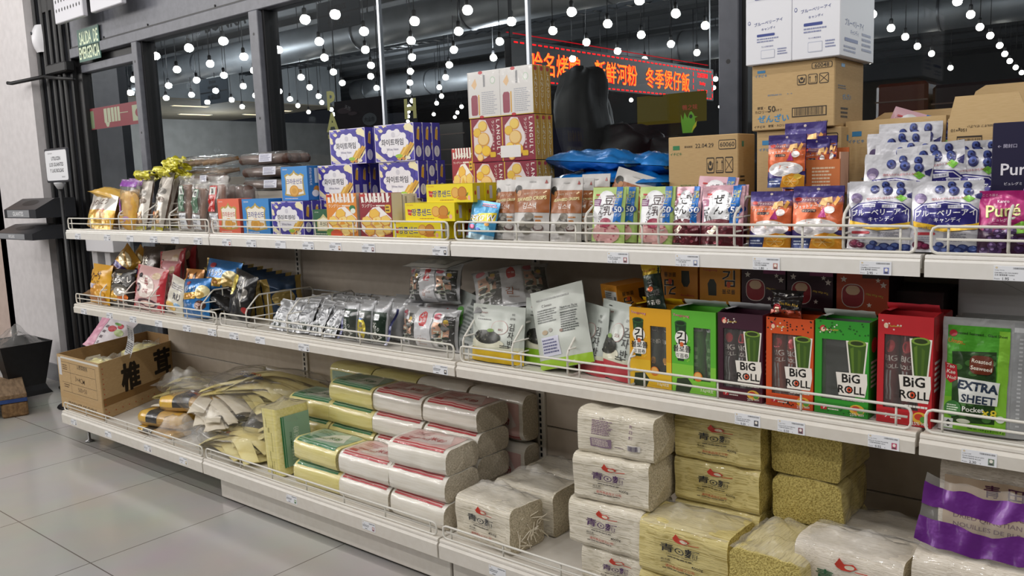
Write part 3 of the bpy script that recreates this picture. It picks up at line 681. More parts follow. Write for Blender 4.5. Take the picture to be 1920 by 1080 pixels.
class Loaf:
    """a rounded bar lying along x with cross-section d x h; S(u, t): t runs from the front foot up over the top to the back"""
    def __init__(s, w_, d, h, rt=.3, rb=.08, seed=0, amp=.003, skew=0, endpinch=0):
        s.w, s.d, s.h, s.seed, s.amp, s.pinch = w_, d, h, seed, amp, endpinch
        R = rt*min(d, h); r = rb*min(d, h); pts = [(0, r)]
        def arc(cy, cz, rad, a0, a1, n=8):
            for k in range(1, n+1): a = math.radians(a0+(a1-a0)*k/n); pts.append((cy+rad*math.cos(a), cz+rad*math.sin(a)))
        for k in range(1, 7): pts.append((0, r+(h-R-r)*k/6))
        arc(R, h-R, R, 180, 90)
        for k in range(1, 7): pts.append((R+(d-2*R)*k/6, h))
        arc(d-R, h-R, R, 90, 0)
        for k in range(1, 5): pts.append((d, h-R-(h-R-r)*k/4))
        arc(d-r, r, r, 0, -90, 3)
        for k in range(1, 5): pts.append((d-r-(d-2*r)*k/4, 0))
        arc(r, r, r, 270, 180, 3)
        s.pts = pts; s.len = [0]
        for a, b in zip(pts, pts[1:]): s.len.append(s.len[-1]+math.hypot(b[0]-a[0], b[1]-a[1]))
        s.L = s.len[-1]; s.tf = s.len[6]/s.L; s.ta = s.len[14]/s.L; s.tt = s.len[20]/s.L
    def sec(s, t):
        q = max(0, min(.99999, t))*s.L
        for i in range(len(s.len)-1):
            if s.len[i+1] >= q:
                k = (q-s.len[i])/max(1e-9, s.len[i+1]-s.len[i]); a, b = s.pts[i], s.pts[i+1]
                ty, tz = b[0]-a[0], b[1]-a[1]; m = math.hypot(ty, tz) or 1
                return a[0]+(b[0]-a[0])*k, a[1]+(b[1]-a[1])*k, -tz/m, ty/m
    def S(s, u, t, l=0):
        y, z, ny, nz_ = s.sec(t); a = 2*u-1
        n = s.amp*(nz(a*2.5+s.seed, y*14, z*14+s.seed)+.5*nz(a*7, y*30+s.seed, z*30))
        e = 1-s.pinch*abs(a)**6
        yc, zc = s.d/2, s.h/2
        return Vector((a*s.w/2*(1+.02*nz(s.seed, y*20, z*20)), yc+(y-yc)*e+ny*(n+l), max(0, zc+(z-zc)*e+nz_*(n+l) if t < .97 and z > .004 else z)))
    def build(s, mb, side, end, nu=14, nt=44, endbulge=.004):
        mb.grid(lambda u, v: s.S(u, v), nu, nt, side)
        for sg in (0, 1):
            ring = [s.S(sg, j/nt) for j in range(nt)]; c = sum(ring, Vector())/nt; vs = list(ring); fs = []
            for r_ in (.66, .33):
                for j, p in enumerate(ring):
                    q = c+(p-c)*r_; q.x += (1 if sg else -1)*(endbulge*(1-r_)+.004*nz(q.y*40+s.seed, q.z*40, sg*3)); vs.append(q)
            cc = c.copy(); cc.x += (1 if sg else -1)*endbulge; vs.append(cc)
            for b in range(2):
                for j in range(nt): fs.append((b*nt+j, b*nt+(j+1) % nt, (b+1)*nt+(j+1) % nt, (b+1)*nt+j))
            for j in range(nt): fs.append((2*nt+j, 2*nt+(j+1) % nt, 3*nt))
            mb.add(vs, fs, end, True)
    def face(s, t0, t1): return lambda u, v, l=0: s.S(u, t0+(t1-t0)*v, l)
def sub(S, u0, u1, v0, v1): return lambda u, v, l=0: S(u0+(u1-u0)*u, v0+(v1-v0)*v, l)
def crumple(name, parent, mat, w_, d, h, seed, loc=(0, 0, 0), rot=(0, 0, 0), n=22):
    """a loose crumpled sheet of film: low, with long soft folds running to a gathered ridge"""
    mb = MB()
    def S(u, v):
        a, b = 2*u-1, 2*v-1; r = min(1, max(abs(a), abs(b))); e = (1-r**3)
        ridge = math.exp(-((b-.25*math.sin(2*a+seed))/.34)**2)
        z = h*e*(.25+.6*ridge+.35*nz(a*1.6+seed, b*1.6, seed))+h*.16*math.sin(9*a+5*b*nz(seed, a, 2)+seed)*ridge*e+.10*h*nz(a*6, b*6+seed, 3)
        k = 1+.06*nz(a*3+seed, b*3, 5)
        return Vector((a*w_/2*k, b*d/2*k, max(0.0008, z)))
    mb.grid(S, n, n, mat); o = mb.obj(name, parent); set_loc(o, loc, rot); return o
# ---------------------------------------------------------------- top shelf
T = ZS['T']+.0005
# --- prints
def heim_front():
    a = [('r', 0, 0, 1, 1, 'd9d3ea'), ('r', .015, .02, .985, .98, '4b40aa')]
    for x0, x1 in ((.015, .10), (.20, .30)): a += [('p', [(x0, .98-.0), (x1, .98), (x1+.36, .60), (x0+.36-.02, .52)], 'ece2b6')]
    a += [('p', [(.015, .80), (.015, .62), (.22, .40), (.26, .55)], 'ece2b6'), ('p', [(.015, .30), (.015, .12), (.15, .02), (.30, .02)], 'ece2b6'),
          ('p', [(.80, .98), (.92, .98), (.985, .90), (.985, .72), (.72, .86)], 'ece2b6'), ('p', [(.985, .5), (.985, .30), (.80, .02), (.70, .02)], 'ece2b6')]
    a += [('e', .5, .5, .42, .44, '3d3399')]
    for k in range(12): a.append(('e', .5+.39*math.cos(k*.5236), .5+.40*math.sin(k*.5236), .08, .10, '3d3399'))
    a += [('e', .49, .49, .34, .34, 'e9e7ec')]
    for k in range(10): a.append(('e', .49+.30*math.cos(k*.628), .49+.29*math.sin(k*.628), .08, .10, 'e9e7ec'))
    a += [('e', .49, .72, .05, .07, 'cfcdd6'), ('t', '화이트하임', .46, .52, .20, '1f1b2e', .022, 0, .56), ('t', 'White Heim', .46, .33, .07, '8a88a0', 0, 0, .3)]
    for k, (x, y) in enumerate(((.62, .10), (.70, .16), (.79, .22))): a += [('p', [(x-.06, y-.04), (x+.03, y-.08), (x+.22, y+.22), (x+.13, y+.28)], ('d9a93c', 'e8c35c', 'd4a236')[k]), ('l', x, y-.03, x+.17, y+.24, .002, 'b98626')]
    a += [('e', .62, .14, .09, .05, '9cc23c'), ('e', .73, .07, .04, .04, 'c8843c'), ('e', .86, .08, .05, .04, 'e7e2d0'), ('rr', .05, .88, .16, .94, .003, '5d58c8'), ('t', 'CROWN', .105, .91, .045, 'e8e6f4', 0, 0, .1), ('tl', .06, .05, .28, .11, 2, 'dad6ee')]
    return a
def heim_side(k=0):
    a = [('r', 0, 0, 1, 1, '3c3293'), ('r', 0, 0, .05, 1, '5d53b4')]
    def stick(y): return [('p', [(.3, y+.02), (.62, y-.02), (.72, y+.26), (.42, y+.30)], 'd9a93c'), ('l', .46, y, .57, y+.28, .002, 'a87c24'), ('e', .60, y+.31, .12, .035, 'd8cfa0')]
    def badge(y): return [('e', .5, y, .36, .15, 'd7d5de'), ('v', '화이트하임', .5, y+.125, .05, '4a4658', .01)]
    if k == 0: a += stick(.55)+badge(.24)
    elif k == 1: a += stick(.55)+[('r', .25, .12, .75, .42, 'c6c4d2')]
    else: a += badge(.72)+[('r', .28, .1, .72, .45, 'c6c4d2')]
    return a
def sando_front(c, c2):
    return [('r', 0, 0, 1, 1, c), ('t', 'CROWN', .15, .92, .05, 'f2e6e0', .004, 0, .18),
            ('p', [(.12, .74), (.25, .80), (.32, .76), (.44, .82), (.5, .90), (.56, .82), (.68, .76), (.75, .80), (.88, .74), (.84, .6), (.86, .3), (.90, .16), (.5, .10), (.10, .16), (.14, .3), (.16, .6)], 'b8a04c'),
            ('p', [(.17, .70), (.27, .75), (.36, .72), (.45, .76), (.5, .82), (.55, .76), (.64, .72), (.73, .75), (.83, .70), (.80, .58), (.81, .32), (.84, .20), (.5, .15), (.16, .20), (.19, .32), (.20, .58)], 'f0eadc'),
            ('t', '크라운산도', .5, .56, .17, c2, .028, 0, .62), ('e', .66, .33, .15, .12, 'e9e2d6'), ('e', .67, .29, .13, .05, 'd9a24a'), ('e', .48, .28, .18, .17, 'cf8f2e'), ('e', .48, .285, .155, .145, 'e2ab4a'), ('e', .48, .285, .09, .08, 'd59c3a'), ('tl', .1, .04, .6, .08, 1, 'e9dcd4')]
def languly_front(c, jp='ラングリー', badge=True, leaf=False):
    a = [('r', 0, 0, 1, 1, c)]
    for k, ch in enumerate('LANGULY'):
        x = .10+.132*k; a += [('p', [(x-.055, 1), (x+.02, 1), (x+.035, .82+.0*k), (x-.035, .78)], 'f1ece6'), ('t', ch, x+.02, .86, .13, 'f4efe8', .02, 0, .12)]
    a += [('rr', .02, .92, .2, .98, .004, 'c0382c'), ('t', jp, .28, .72, .085, 'f4eee4', .016, 0, .42), ('tl', .52, .69, .80, .75, 1, 'efe6da')]
    a += [('p', [(.02, .36), (.42, .68), (.62, .70), (.98, .44), (.98, .14), (.6, .02), (.2, .06), (.04, .16)], 'f3efec')]
    cc = ('f0cf6c', 'efc04e', 'f3d886'); ed = 'd58a34'
    for k, (x, y, r) in enumerate(((.20, .36, .17), (.46, .52, .18), (.55, .34, .20), (.80, .38, .17), (.30, .16, .17), (.62, .13, .17), (.84, .18, .14))):
        hx = [(x+r*1.04*math.cos(q*1.0472+.3), y+r*.80*math.sin(q*1.0472+.3)) for q in range(6)]
        a += [('p', hx, ed), ('p', [(x+(p_[0]-x)*.88, y+.012+(p_[1]-y)*.85) for p_ in hx], cc[k % 3])]
    a += [('p', [(.5, .44), (.42, .28), (.62, .30)], 'f2a63a' if leaf else 'e8b83c')]
    if badge: a += [('rr', .80, .56, .97, .74, .006, 'e3b93c'), ('tl', .82, .58, .95, .72, 2, '5a3c14')]
    if leaf: a += [('e', .86, .66, .10, .07, '2f7a46'), ('e', .88, .60, .08, .06, 'e9efe4'), ('e', .1, .1, .14, .10, '7ea63c'), ('e', .3, .07, .2, .10, 'd8552c'), ('r', .6, 0, 1, .03, '2f7a46')]
    a += [('r', 0, 0, .12, .03, 'd8b83c')]
    return a
def peanut_front():
    return [('r', 0, 0, 1, 1, 'f0dc14'), ('t', 'CROWN', .10, .88, .10, 'd0802c', 0, 0, .14), ('p', [(.05, .66), (.14, .60), (.13, .28), (.06, .34)], 'c8301e'), ('t', '크라운', .095, .47, .16, 'f4dede', .01, 0, .07),
            ('t', '땅콩샌드', .34, .48, .42, '1f2a8c', .03, 0, .40), ('e', .63, .52, .085, .30, 'd98a2a'), ('e', .63, .53, .07, .25, 'e9b455'), ('e', .78, .52, .095, .33, 'b5681e'), ('e', .78, .53, .08, .28, 'd08a30'), ('p', [(.66, .2), (.74, .12), (.88, .16), (.86, .3), (.72, .34)], 'cf7f22'), ('e', .92, .24, .028, .13, 'f3b9a8'), ('l', .87, .35, .90, .52, .003, '5e8a2c'), ('tl', .3, .08, .62, .18, 1, 'b88a1c')]
def peanut_side(): return [('r', 0, 0, 1, 1, 'c9b50e'), ('r', .35, .15, .6, .85, 'b9b9bd'), ('e', .2, .5, .08, .12, 'a83018')]
# --- boxes, left to right
HB, HD, HW = .121, .036, .188
px_carton('biscuit_box', 'orange biscuit box with a cream badge, leftmost of the biscuit boxes', 'box', None, 407, 447, 373, .032, T, .06, 'e4694c', front=sando_front('e4694c', 'b8322a'), side_col='c9553c')
px_carton('biscuit_box', 'blue biscuit box standing on the shelf beside the orange one', 'box', None, 453, 503, 373, .032, T, .06, '2f86cc', front=sando_front('2f86cc', '2a2f8c'), side_col='2470b4')
ub = px_carton('biscuit_box', 'blue biscuit box raised on the wafer boxes, gold cookie on its front', 'box', None, 526, 575, 312, .075, T+HB+.002, .062, '2f86cc', h=.122, front=sando_front('2f86cc', '2a2f8c'), side_col='2470b4', side=[('v', '크라운산도', .22, .94, .10, 'e6eef6', .01), ('r', .5, .5, .75, .93, 'cfdcea'), ('e', .6, .3, .22, .12, 'c98a3a'), ('e', .5, .2, .25, .1, 'e2e6ee')])
HG_ = 'purple and cream wafer boxes'
def heim(x, y, z, label, sk=0, w=HW):
    return carton('wafer_box', label, 'box', HG_, x, y, z, w, HD-.001, HB, '4b40aa', front=heim_front(), side=heim_side(sk), top=[('r', 0, 0, 1, 1, '4b40aa')])
x, _, _ = span(508, 567, 373, .032, T)
heim(x, .032, T, 'purple wafer box at the shelf front beside the blue biscuit box')
heim(x+.005, .032+HD, T, 'purple wafer box directly behind the front one, under the raised blue box', 0)
heim(x+.01, .032+2*HD, T, 'purple wafer box, third deep behind the front one at shelf level', 0)
x2, _, _ = span(595, 659, 308, .115, T)
for k in range(3):
    heim(x2-.002*k, .115+HD*k+.001, T, f'purple wafer box on the shelf, hidden {("first", "second", "third")[k]} under the middle wafer stack')
for k in range(4):
    heim(x2+(.002, .0, .004, .004)[k], .115+HD*k+(.0 if k < 2 else .006), T+HB+.001, ('purple wafer box with a full front in the middle tier, beside the raised blue box', 'purple wafer box second deep in the middle tier', 'purple wafer box third deep in the middle tier, beside the taller stack', 'purple wafer box last in the middle tier, by the window')[k], (1, 1, 0, 2)[k])
x3, _, _ = span(617, 684, 245, .135, T)
for k in range(2): heim(x3+.001*k, .135+HD*k, T+2*(HB+.001), ('purple wafer box on the very top beside the middle column, front facing', 'purple wafer box on the very top, behind the front facing one')[k], 0)
x4, _, _ = span(713, 779, 302, .135, T)
for k in range(3):
    heim(x4+.003*k, .150+(HD+.004)*k, T, f'purple wafer box at shelf level, {("front", "middle", "rear")[k]} one under the tall stack beside the yellow boxes')
    heim(x4+(.002, .003, .006)[k], .135+(HD+.006)*k, T+HB+.001, ('purple wafer box mid height in the stack above the red cookie box', 'purple wafer box mid height, second deep, its badge on top', 'purple wafer box mid height, rear, nearest the window')[k], (0, 2, 0)[k])
    heim(x4-(.006, .004, .0)[k], .130+(HD+.003)*k, T+2*(HB+.001), ('purple wafer box topmost above the red cookie box', 'purple wafer box topmost, second deep beside the window joint', 'purple wafer box topmost, rear, nearest the window joint')[k], 0)
px_carton('biscuit_box', 'small dark green biscuit box half behind the orange cookie box', 'box', None, 586, 622, 393, .034, T, .05, '1f5a38', front=[('r', 0, 0, 1, 1, '1f5a38'), ('p', [(.2, .62), (.4, .7), (.55, .84), (.7, .7), (.95, .62), (.95, .2), (.2, .2)], 'c9bd86'), ('p', [(.26, .58), (.55, .72), (.92, .58), (.92, .24), (.26, .24)], 'e6dfc4'), ('t', '쿠크다', .55, .46, .16, '2a2018', .02, 0, .6), ('t', 'CROWN', .2, .9, .05, 'd8e0d4', 0, 0, .2), ('tl', .1, .06, .9, .12, 1, 'd8d8c0')], side_col='184a2e')
LG = 'upright cookie boxes'
px_carton('cookie_box', 'orange cookie box showing orange filled cookies at the shelf front', 'box', None, 612, 666, 363, .030, T, .05, 'e08a2c', front=languly_front('e08a2c', badge=False, leaf=True), side_col='c8c3b2', rot=(0, 0, 2))
px_carton('cookie_box', 'red cookie box with a gold badge at the shelf front', 'box', None, 673, 733, 362, .030, T, .045, '8f1f2c', front=languly_front('8f1f2c'), side_col='d8d0bc')
xr, wr, hr = span(673, 733, 362, .030, T)
for k in range(2):
    carton('cookie_box', ('cookie box showing only its pale end, right behind the red cookie box', 'cookie box showing only its pale end, second behind the red one')[k], 'box', None, xr+.008, .078+.037*k, T, wr, .036, hr-.006, 'd6cdb8', side=[('r', 0, 0, 1, 1, 'd9d2c0'), ('r', .4, 0, .9, .62, 'd5a93a'), ('r', .4, .3, .9, .42, 'e6dcc0'), ('v', 'LAN', .55, .96, .10, 'e9e4d8', .01), ('bar', .1, .65, .3, .95, '8a8578')])
for k in range(2):
    o = px_carton('cookie_box', ('pale ended cookie box beside the yellow peanut boxes, front one', 'pale ended cookie box beside the yellow peanut boxes, rear one')[k], 'box', None, 737+8*k, 764+8*k, 365, .118+.036*k, T, .034, 'd6cdb8', h=.125, side_col='d9d2c0', front=[('r', 0, 0, 1, 1, 'cfc6ae'), ('r', .4, 0, .95, .5, 'd5a93a')]) 
YGp = 'yellow peanut cookie boxes'
yb = []
for k, (uL, uR, vT, y) in enumerate(((735, 826, 413, .030), (759, 852, 379, .042), (799, 886, 346, .052))):
    x, w_, _ = span(uL, uR, vT, y, T)
    for q in range(2):
        carton('peanut_cookie_box', ('bottom', 'middle', 'top')[k]+(' yellow peanut cookie box of the stepped stack, front row', ' yellow peanut cookie box of the stepped stack, rear row')[q], 'box', YGp, x+.004*q, y+.052*q, T+.0555*k, w_, .050, .055, 'f0dc14', front=peanut_front(), side=peanut_side(), top=[('r', 0, 0, 1, 1, 'e6d212')])
px_carton('cookie_box', 'crimson cookie box standing behind the yellow peanut boxes', 'box', None, 847, 887, 290, .175, T+.115, .04, '8f1f2c', h=.16, front=languly_front('9a2432'), side_col='d8d0bc')
carton('cookie_box', 'crimson cookie box lying as a base behind the yellow peanut boxes', 'box', None, span(847, 887, 290, .175, T)[0], .175, T, .19, .05, .114, '8f1f2c', side_col='d8d0bc')
# shrink wrapped bundles, six cartons each
def bundle(label, x, y, z, w_, h, back=False):
    t = empty('cookie_bundle', label, 'box', 'shrink wrapped cookie bundles', (x, y, z))
    cw, cd = w_/2, .029
    for i in range(2):
        for j in range(3):
            if back: fr = [('r', 0, 0, 1, 1, 'dcdad8'), ('r', 0, 0, 1, .015, 'c8a23c'), ('p', [(.12, .72), (.25, .86), (.3, .72), (.22, .62)], 'e2bf94'), ('p', [(.12, .06), (.28, .06), (.31, .1), (.31, .46), (.27, .5), (.14, .5), (.1, .44), (.1, .1)], '9a4a5c'), ('r', .33, .06, .37, .5, 'd9a850'), ('tl', .44, .06, .92, .56, 12, 'b2b4bc'), ('bar', .5, .66, .56, .92, '8a8c94'), ('e', .8, .78, .08, .08, 'bcd0bc'), ('e', .8, .78, .06, .06, 'e6e6e4'), ('e', .42, .97, .07, .035, 'c03a40'), ('e', .42, .02, .07, .03, 'c03a40'), ('l', .02, .02, .02, .98, .002, 'b4b0ae')]
            else:
                fr = [('r', 0, 0, 1, 1, '8f2a40'), ('r', .0, 0, .03, 1, 'd9b23c'), ('p', [(.1, .2), (.1, .8), (.3, .98), (.5, .96), (.7, .6), (.72, .45), (.5, .1), (.25, .02)], 'e8dcdc')]
                for k, (cx, cy, r) in enumerate(((.40, .82, .15), (.22, .68, .13), (.42, .52, .19), (.25, .30, .14), (.5, .25, .15), (.3, .1, .1))): fr += [('e', cx, cy, r, r*.85, 'd9a04c'), ('e', cx-.01, cy+.01, r*.86, r*.72, ('f0d06a', 'ecc44a', 'f0cf8c')[k % 3])]
                fr += [('t', ch, .89, .92-.125*k, .10, 'efe6e2', .03, -90) for k, ch in enumerate('LANGULY')] + [('t', 'ラングリー', .73, .72, .34*.25, 'efe6e2', .012, -90, .0), ('tl', .70, .25, .76, .5, 3, 'd8b8bc'), ('rr', .62, .10, .8, .22, .004, 'd9b23c')]
            mb = MB(); mb.box(-cw/2+.0006, cw/2-.0006, 0, cd-.001, 0, h-.002, P('8f2a40', 'gloss') if not back else P('dcdad8', 'gloss'), .001)
            if j == 0: mb.art(plane((-cw/2, 0, 0), (cw, 0, 0), (0, 0, h-.002)), cw, h, fr, kind='gloss')
            if i == 1: mb.art(plane((cw/2-.0006, 0, 0), (0, cd-.001, 0), (0, 0, h-.002)), cd, h, [('r', 0, 0, 1, 1, 'b98c2c'), ('r', .0, 0, .14, 1, 'd9b860'), ('v', 'LANGULY', .52, .9, .115, 'ded2b0', .02), ('e', .5, .93, .25, .045, 'b03038')], kind='gloss')
            o = mb.obj('carton', t); o.location = (-cw/2+cw*i, cd*j, 0)
    mb = MB(); mb.box(-w_/2-.001, w_/2+.001, -.0015, cd*3+.001, 0, h-.001, FILM_TIGHT, .004); mb.obj('shrink_wrap', t)
    if not back: mb = MB(); mb.box(-.005 if z > T+.2 else .005, .072 if z > T+.2 else .03, -.0025, -.0018, .01 if z > T+.2 else .02, .045 if z > T+.2 else .075, P('e6e4e4', 'gloss')); mb.obj('sticker', t)
    return t
xs_ = [span(*q, .165, T)[0] for q in ((886, 1006, 281), (879, 1003, 196), (874, 998, 109))]
bundle('shrink wrapped bundle of crimson cookie boxes at the foot of the tall stack', xs_[0], .165, T+.10, .246, .128)
bundle('shrink wrapped crimson cookie bundle in the middle of the tall stack', xs_[1], .165, T+.2285, .250, .132)
bundle('shrink wrapped cookie bundle showing white printed backs, topmost of the tall stack', xs_[2], .165, T+.361, .252, .140, True)
bundle('shrink wrapped crimson cookie bundle hidden under the tall stack', xs_[0], .165, T, .246, .0995)
# blue foil bags in a heap
KR0 = noisy('kraft_board', 'b89a6c', 'c0a274', 50, .75, stretch=(1, 1, 12), bump=.05)
BB = 'blue foil bags heaped by the window'
carton('shipping_carton', 'plain kraft carton hidden under the heap of blue foil bags', 'carton', None, 2.985, .15, T, .36, .24, .075, KR0)
for k, (xr_, dy, dz, rz, ln_, lab) in enumerate(((3.05, .0, .0, 4, .30, 'lowest blue foil bag beside the cookie bundles'), (3.21, .02, .0, -6, .28, 'lowest blue foil bag towards the soy milk carton'), (3.06, .02, .050, -4, .31, 'second layer blue foil bag beside the cookie bundles'), (3.20, .03, .046, 5, .26, 'second layer blue foil bag beside the soy milk carton'), (3.10, .04, .098, -3, .33, 'topmost blue foil bag with a printed animal picture end'), (3.20, .07, .088, -5, .24, 'upper blue foil bag with gold crimped ends near the carton'))):
    pillow('snack_bag', lab, 'snack bag', BB, (xr_, .25+dy, T+.076+dz+.03), .20, ln_, .062, '1577c4', front=[('r', .0, .0, 1, .07, 'b79a48'), ('r', 0, .93, 1, 1, 'b79a48'), ('e', .5, .78, .3, .1, '20222c'), ('e', .35, .74, .12, .06, 'e6e2de'), ('e', .6, .70, .12, .05, 'c85a3c')] if k >= 4 else [('r', .0, .0, 1, .07, 'b79a48'), ('r', 0, .93, 1, 1, 'b79a48')], rot=(90-(4 if k > 3 else 0), 0, -90+rz), seed=k*3.3, cr=.012)
# seaweed crisps pouches
def crisps(): return [('r', 0, .44, 1, .80, '9a5a2c'), ('e', .13, .80, .10, .07, '2c2a26'), ('e', .19, .74, .07, .05, 'b07848'), ('t', 'SEAWEED CRISPS', .55, .655, .085, 'e9dca0', .035, 4, .80), ('t', '김스낵', .55, .545, .10, 'f0ece6', .012, 0, .40), ('t', '바삭한 건강 간식', .52, .74, .035, 'e6d8c4', .004, 5, .5), ('l', .84, .74, .93, .77, .004, 'e6c79a'), ('e', .5, .92, .1, .012, 'b4b2b0'), ('p', [(.88, .95), (.93, .89), (.84, .89)], 'a85a58'),
    ('e', .52, .30, .17, .09, '4a4640'), ('e', .45, .20, .15, .07, '5d5850'), ('e', .56, .38, .12, .06, '7c766c'), ('e', .40, .27, .10, .05, '8f897e'), ('e', .60, .25, .1, .05, '8a857a'), ('e', .50, .15, .13, .05, '6a6458'), ('e', .78, .20, .13, .055, '5e4642'), ('e', .78, .215, .10, .04, 'b8b2ae'), ('rr', .72, .29, .86, .33, .002, 'a56a34'), ('tl', .7, .35, .9, .40, 1, 'b8793e'), ('tl', .1, .03, .5, .07, 2, 'a4a2a0')]
CG = 'grey and brown seaweed crisp pouches'
for k, (uL, uR, vT, y, turn, lab) in enumerate(((915, 962, 339, .060, -4, 'grey and brown crisp pouch half hidden beside the blue sweet bag'), (950, 1020, 333, .035, -3, 'grey and brown crisp pouch with a full front, nearest the shelf edge'), (1021, 1079, 335, .045, 3, 'grey and brown crisp pouch in the middle of the crisp row'), (1058, 1101, 336, .085, 4, 'grey and brown crisp pouch half behind the middle one'), (1078, 1131, 328, .13, 0, 'grey and brown crisp pouch further back, its blank top showing'), (1110, 1146, 338, .16, 0, 'crisp pouch well back, only a grey corner showing'), (1128, 1160, 338, .185, 3, 'rearmost upright crisp pouch, only a grey top showing'))):
    px_pouch('crisp_pouch', lab, 'pouch', CG, uL, uR, vT, y, T, .045, 'c4c1be', front=crisps(), turn=turn, seed=k*2.1, cr=.006)
p = bp(1166, 356, y=.15)
pouch('crisp_pouch', 'crisp pouch leaning aslant behind the green bean pouches', 'pouch', CG, (p.x-.02, .16, T+.02), .12, .17, .03, 'c4c1be', front=crisps(), rot=(-8, 18, 8), seed=9)
# blue sweet bag
px_pouch('sweet_bag', 'small light blue sweet bag with a yellow splash at the crisp row end', 'pouch', None, 862, 918, 374, .030, T, .04, '4a9ccc', h=.115, front=[('r', 0, 0, 1, .14, 'a8c8d8'), ('p', [(.05, .5), (.4, .66), (.98, .74), (.98, .52), (.4, .42)], 'e8d23c'), ('t', 'PEKO W', .56, .56, .17, '14141c', .07, 6, .84), ('t', 'PEKO W', .56, .56, .17, 'f2f2f2', .012, 6, .84), ('tl', .4, .85, .95, .95, 2, 'e08a9a'), ('t', '3x', .12, .12, .13, '8c1f5c', .02), ('e', .7, .3, .2, .1, '8ad0e8'), ('e', .3, .3, .12, .06, 'd86a9a'), ('e', .55, .24, .1, .06, '3a6ac0'), ('e', .8, .42, .08, .05, 'e8a84c'), ('e', .4, .42, .07, .04, '7ac87a')]*1, turn=-6, tilt=6, seed=4, kind='foil', lean=-12)
# bean dessert pouches
def bean(green):
    bgc = 'b5d07c' if green else 'e2b4c0'
    a = [('e', .45, .52, .38, .42, 'e9eaee'), ('e', .42, .60, .3, .34, 'eeeff2'), ('r', .12, .85, .24, .88, 'c02a2c'), ('t', 'イチビキ', .18, .82, .03, 'c02a2c', .008, 0, .18)]
    if green: a += [('rr', .08, .66, .30, .79, .003, '7a3a6c'), ('tl', .1, .68, .28, .77, 3, 'e2d2e0'), ('v', '豆乳', .54, .86, .19, '3a1a20', .02), ('v', 'ぜんざい', .36, .70, .10, '2a161a', .02), ('v', '甘さすっきり', .69, .88, .06, '8a3a44', .006), ('e', .5, .18, .42, .20, 'd9a8a4'), ('e', .52, .36, .17, .09, '9a2f4c'), ('e', .56, .34, .12, .06, 'b84a64')]
    else: a += [('rr', .03, .66, .20, .78, .003, 'a0607c'), ('tl', .05, .68, .18, .76, 3, 'f0dce4'), ('t', 'ぜ', .44, .78, .16, '1c1416', .03), ('t', 'ん', .46, .60, .15, '1c1416', .03), ('t', 'ざ', .16, .57, .14, '1c1416', .03), ('t', 'い', .22, .45, .10, '1c1416', .03), ('v', '甘さすっきりっ', .67, .90, .065, '3a2a30', .004), ('r', 0, 0, 1, .30, '5c1c26'), ('e', .5, .32, .49, .13, '6a2430'), ('p', [(.2, .24), (.36, .36), (.5, .30), (.34, .17)], 'efe6d2')]
    rg = random.Random(5 if green else 8)
    for _ in range(16): x, y = .16+.68*rg.random(), .05+.28*rg.random(); a.append(('e', x, y, .05 if not green else .028, .024 if not green else .014, rg.choice(('7c2a3a', '8f3446', '4a141e', 'a84e5c')) if not green else rg.choice(('b85a6c', 'a84458'))))
    a += [('p', [(.74, 1), (.93, 1), (.93, .36), (.835, .40), (.74, .36)], '1c6ec0'), ('v', 'カロリー', .79, .93, .065, 'e6d84a', .01), ('v', '糖質', .88, .93, .065, 'e6d84a', .01), ('e', .84, .60, .15, .07, '1c4f9c'), ('t', '50', .84, .60, .11, 'eef2f6', .02, 0, .26), ('t', 'オフ', .84, .50, .05, 'dfe8f2', .01), ('r', .02, .012, .5, .028, '5a5a50')]
    return a
GB, PB = 'pale green bean dessert pouches', 'pink bean dessert pouches'
for k, (uL, uR, vT, y, turn, lab) in enumerate(((1102, 1163, 353, .036, 2, 'pale green bean pouch at the front beside the crisps'), (1122, 1187, 353, .070, 2, 'pale green bean pouch directly behind the front green one'), (1190, 1257, 352, .036, 0, 'pale green bean pouch beside the pink ones, behind the divider'), (1198, 1262, 352, .075, 0, 'pale green bean pouch second deep beside the pink ones'))):
    px_pouch('bean_pouch', lab, 'pouch', GB, uL, uR, vT, y, T, .035, 'b5d07c', front=bean(True), turn=turn, seed=20+k, cr=.004)
for k, (uL, uR, vT, y, turn, lab) in enumerate(((1253, 1307, 352, .036, -4, 'pink bean pouch at the front by the divider, turned slightly'), (1262, 1322, 353, .075, 0, 'pink bean pouch behind the turned one'), (1308, 1387, 351, .030, 2, 'pink bean pouch widest in view, second from the divider'), (1322, 1394, 349, .072, 2, 'pink bean pouch behind the widest one'))):
    px_pouch('bean_pouch', lab, 'pouch', PB, uL, uR, vT, y, T, .04, 'e2b4c0', front=bean(False), turn=turn, seed=30+k, kind='foil', cr=.006)
p = bp(1316, 350, y=.10)
pouch('bean_pouch', 'pink bean pouch raised behind the pink row against the soy milk carton', 'pouch', PB, (p.x, .145, T+.027), .105, .14, .03, 'e2b4c0', front=bean(False), rot=(-14, 4, 2), seed=37)
